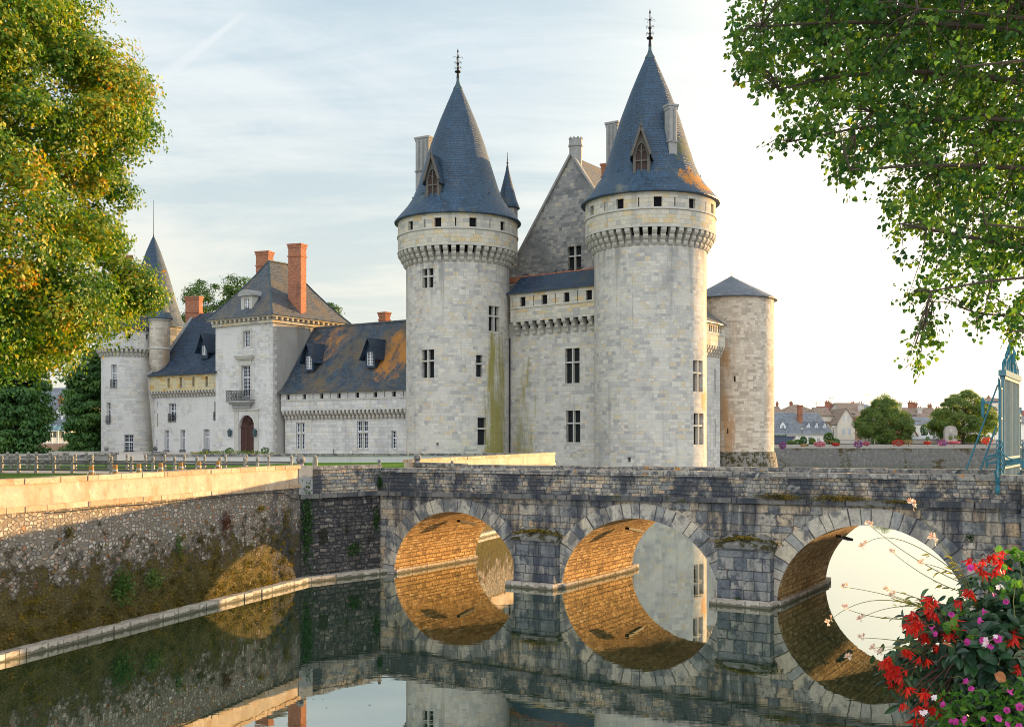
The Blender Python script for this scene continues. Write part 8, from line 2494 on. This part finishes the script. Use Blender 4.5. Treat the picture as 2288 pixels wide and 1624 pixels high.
# ------------------------------------------------------------------ sky, sun, camera
def world():
    w = bpy.data.worlds.new("World"); SC.world = w; w.use_nodes = True
    nt = NT(w.node_tree)
    bg = w.node_tree.nodes['Background']
    sky = nt.new('ShaderNodeTexSky', sky_type='NISHITA', sun_disc=False)
    sky.sun_elevation = rad(SUN_EL); sky.sun_rotation = rad(SUN_AZ); sky.altitude = 100; sky.air_density = 1.0; sky.dust_density = 1.6; sky.ozone_density = 1.5
    d = nt.new('ShaderNodeTexCoord').outputs['Generated']
    s = nt.sep(d)
    # thin high cloud: streaks on a plane above the viewer
    zc = nt.math('MAXIMUM', s[2], .03)
    px, py = nt.math('DIVIDE', s[0], nt.math('ADD', zc, .12)), nt.math('DIVIDE', s[1], nt.math('ADD', zc, .12))
    v = nt.comb(px, py, 0)
    a = nt.noise(nt.vmath('MULTIPLY', v, (.55, .9, 1)), 1.0, 8.0, .62, 1.2).outputs['Fac']
    b = nt.noise(nt.vmath('MULTIPLY', v, (.9, 3.2, 1)), 1.0, 6.0, .65, .6).outputs['Fac']
    cl = nt.ss(nt.math('ADD', nt.math('MULTIPLY', a, .65), nt.math('MULTIPLY', b, .35)), CLOUD_LO, CLOUD_HI)
    # brightness of the cloud veil: strongest towards the sun, plus added fill behind the viewer
    sd = (math.sin(rad(SUN_AZ)) * math.cos(rad(SUN_EL)), math.cos(rad(SUN_AZ)) * math.cos(rad(SUN_EL)), math.sin(rad(SUN_EL)))
    cs = nt.vmath('DOT_PRODUCT', d, sd)
    glow = nt.ss(cs, .60, .97)
    back = nt.ss(nt.math('MULTIPLY', s[1], -1), -.05, .55)
    lo = nt.ss(s[2], .35, .0)
    veil = nt.mix(lo, VEIL_HI, VEIL_LO)
    blue = nt.mix(lo, BLUE_HI, BLUE_LO)
    base = nt.mix(cl, blue, veil)
    base = nt.mix(glow, base, GLOW)
    base = nt.mix(back, base, BACK_FILL)  # unseen sky behind the viewer, brightened to fill the shaded stone
    # an old vapour trail: a soft band along a great circle
    A, B = Vector(((545 - CX) / F, 1, (HY - 30) / F)).normalized(), Vector(((330 - CX) / F, 1, (HY - 205) / F)).normalized()
    N = A.cross(B).normalized(); Tn = N.cross(A).normalized()
    if Tn.dot(B) < 0: Tn = -Tn
    dist = nt.vmath('DOT_PRODUCT', d, tuple(N)); al = nt.vmath('DOT_PRODUCT', d, tuple(Tn))
    wob = nt.noise(d, 38.0, 4.0, .6).outputs['Fac']
    dd = nt.math('ABSOLUTE', nt.math('ADD', dist, nt.math('MULTIPLY', nt.math('SUBTRACT', wob, .5), .006)))
    Lb = A.angle(B)
    wid = nt.ss(al, 0, Lb, .0035, .0085)
    tr = nt.math('SUBTRACT', 1, nt.ss(nt.math('DIVIDE', dd, wid), .2, 1.0))
    tr = nt.math('MULTIPLY', tr, nt.math('MULTIPLY', nt.ss(al, -.01, .02), nt.ss(al, Lb + .02, Lb - .03)))
    tr = nt.math('MULTIPLY', tr, nt.math('MULTIPLY', .75, nt.ss(nt.vmath('DOT_PRODUCT', d, tuple(A)), .5, .6)))
    base = nt.mix(tr, base, VEIL_HI)
    mixn = nt.mix(1.0, base, nt.mix(1.0, sky.outputs[0], (NISH,) * 3, 'MULTIPLY'), 'ADD')
    below = nt.ss(s[2], .0, -.03)
    mixn = nt.mix(below, mixn, (.5, .46, .4))
    nt.put(bg.inputs['Color'], mixn)
    bg.inputs['Strength'].default_value = .088


CLOUD_LO, CLOUD_HI = .39, .62
VEIL_HI, VEIL_LO = (3.3, 3.55, 3.65), (3.8, 3.6, 3.0)
BLUE_HI, BLUE_LO = (2.2, 2.72, 3.05), (3.15, 3.25, 2.95)
GLOW, BACK_FILL = (6.6, 6.0, 4.8), (7.4, 7.75, 8.15)
NISH = .1
world()
sl = bpy.data.lights.new('sun', 'SUN'); sl.energy = 5.0; sl.angle = rad(.55); sl.color = (1.0, .60, .24)
so = bpy.data.objects.new('sun', sl); COL.objects.link(so)
sdir = Vector((math.sin(rad(SUN_AZ)) * math.cos(rad(SUN_EL)), math.cos(rad(SUN_AZ)) * math.cos(rad(SUN_EL)), math.sin(rad(SUN_EL))))
so.rotation_euler = sdir.to_track_quat('Z', 'Y').to_euler()
so.location = sdir * 200 + Vector((0, 0, 30))
cam = bpy.data.cameras.new('camera'); co_ = bpy.data.objects.new('camera', cam); COL.objects.link(co_)
co_.location = (0, 0, EYE); co_.rotation_euler = (math.pi / 2, 0, 0)
cam.sensor_width = 36; cam.lens = F / 2288 * 36; cam.shift_y = (HY - 812) / 2288; cam.clip_start = .1; cam.clip_end = 5000
SC.camera = co_
SC.view_settings.view_transform = 'Standard'; SC.view_settings.look = 'None'; SC.view_settings.exposure = 1.5; SC.view_settings.gamma = 1.0
try:
    SC.cycles.use_denoising = True; SC.cycles.max_bounces = 8; SC.cycles.filter_width = 1.0; SC.cycles.sample_clamp_indirect = 6
except Exception: pass
for o in SC.objects:
    if '_b' in o: del o['_b']
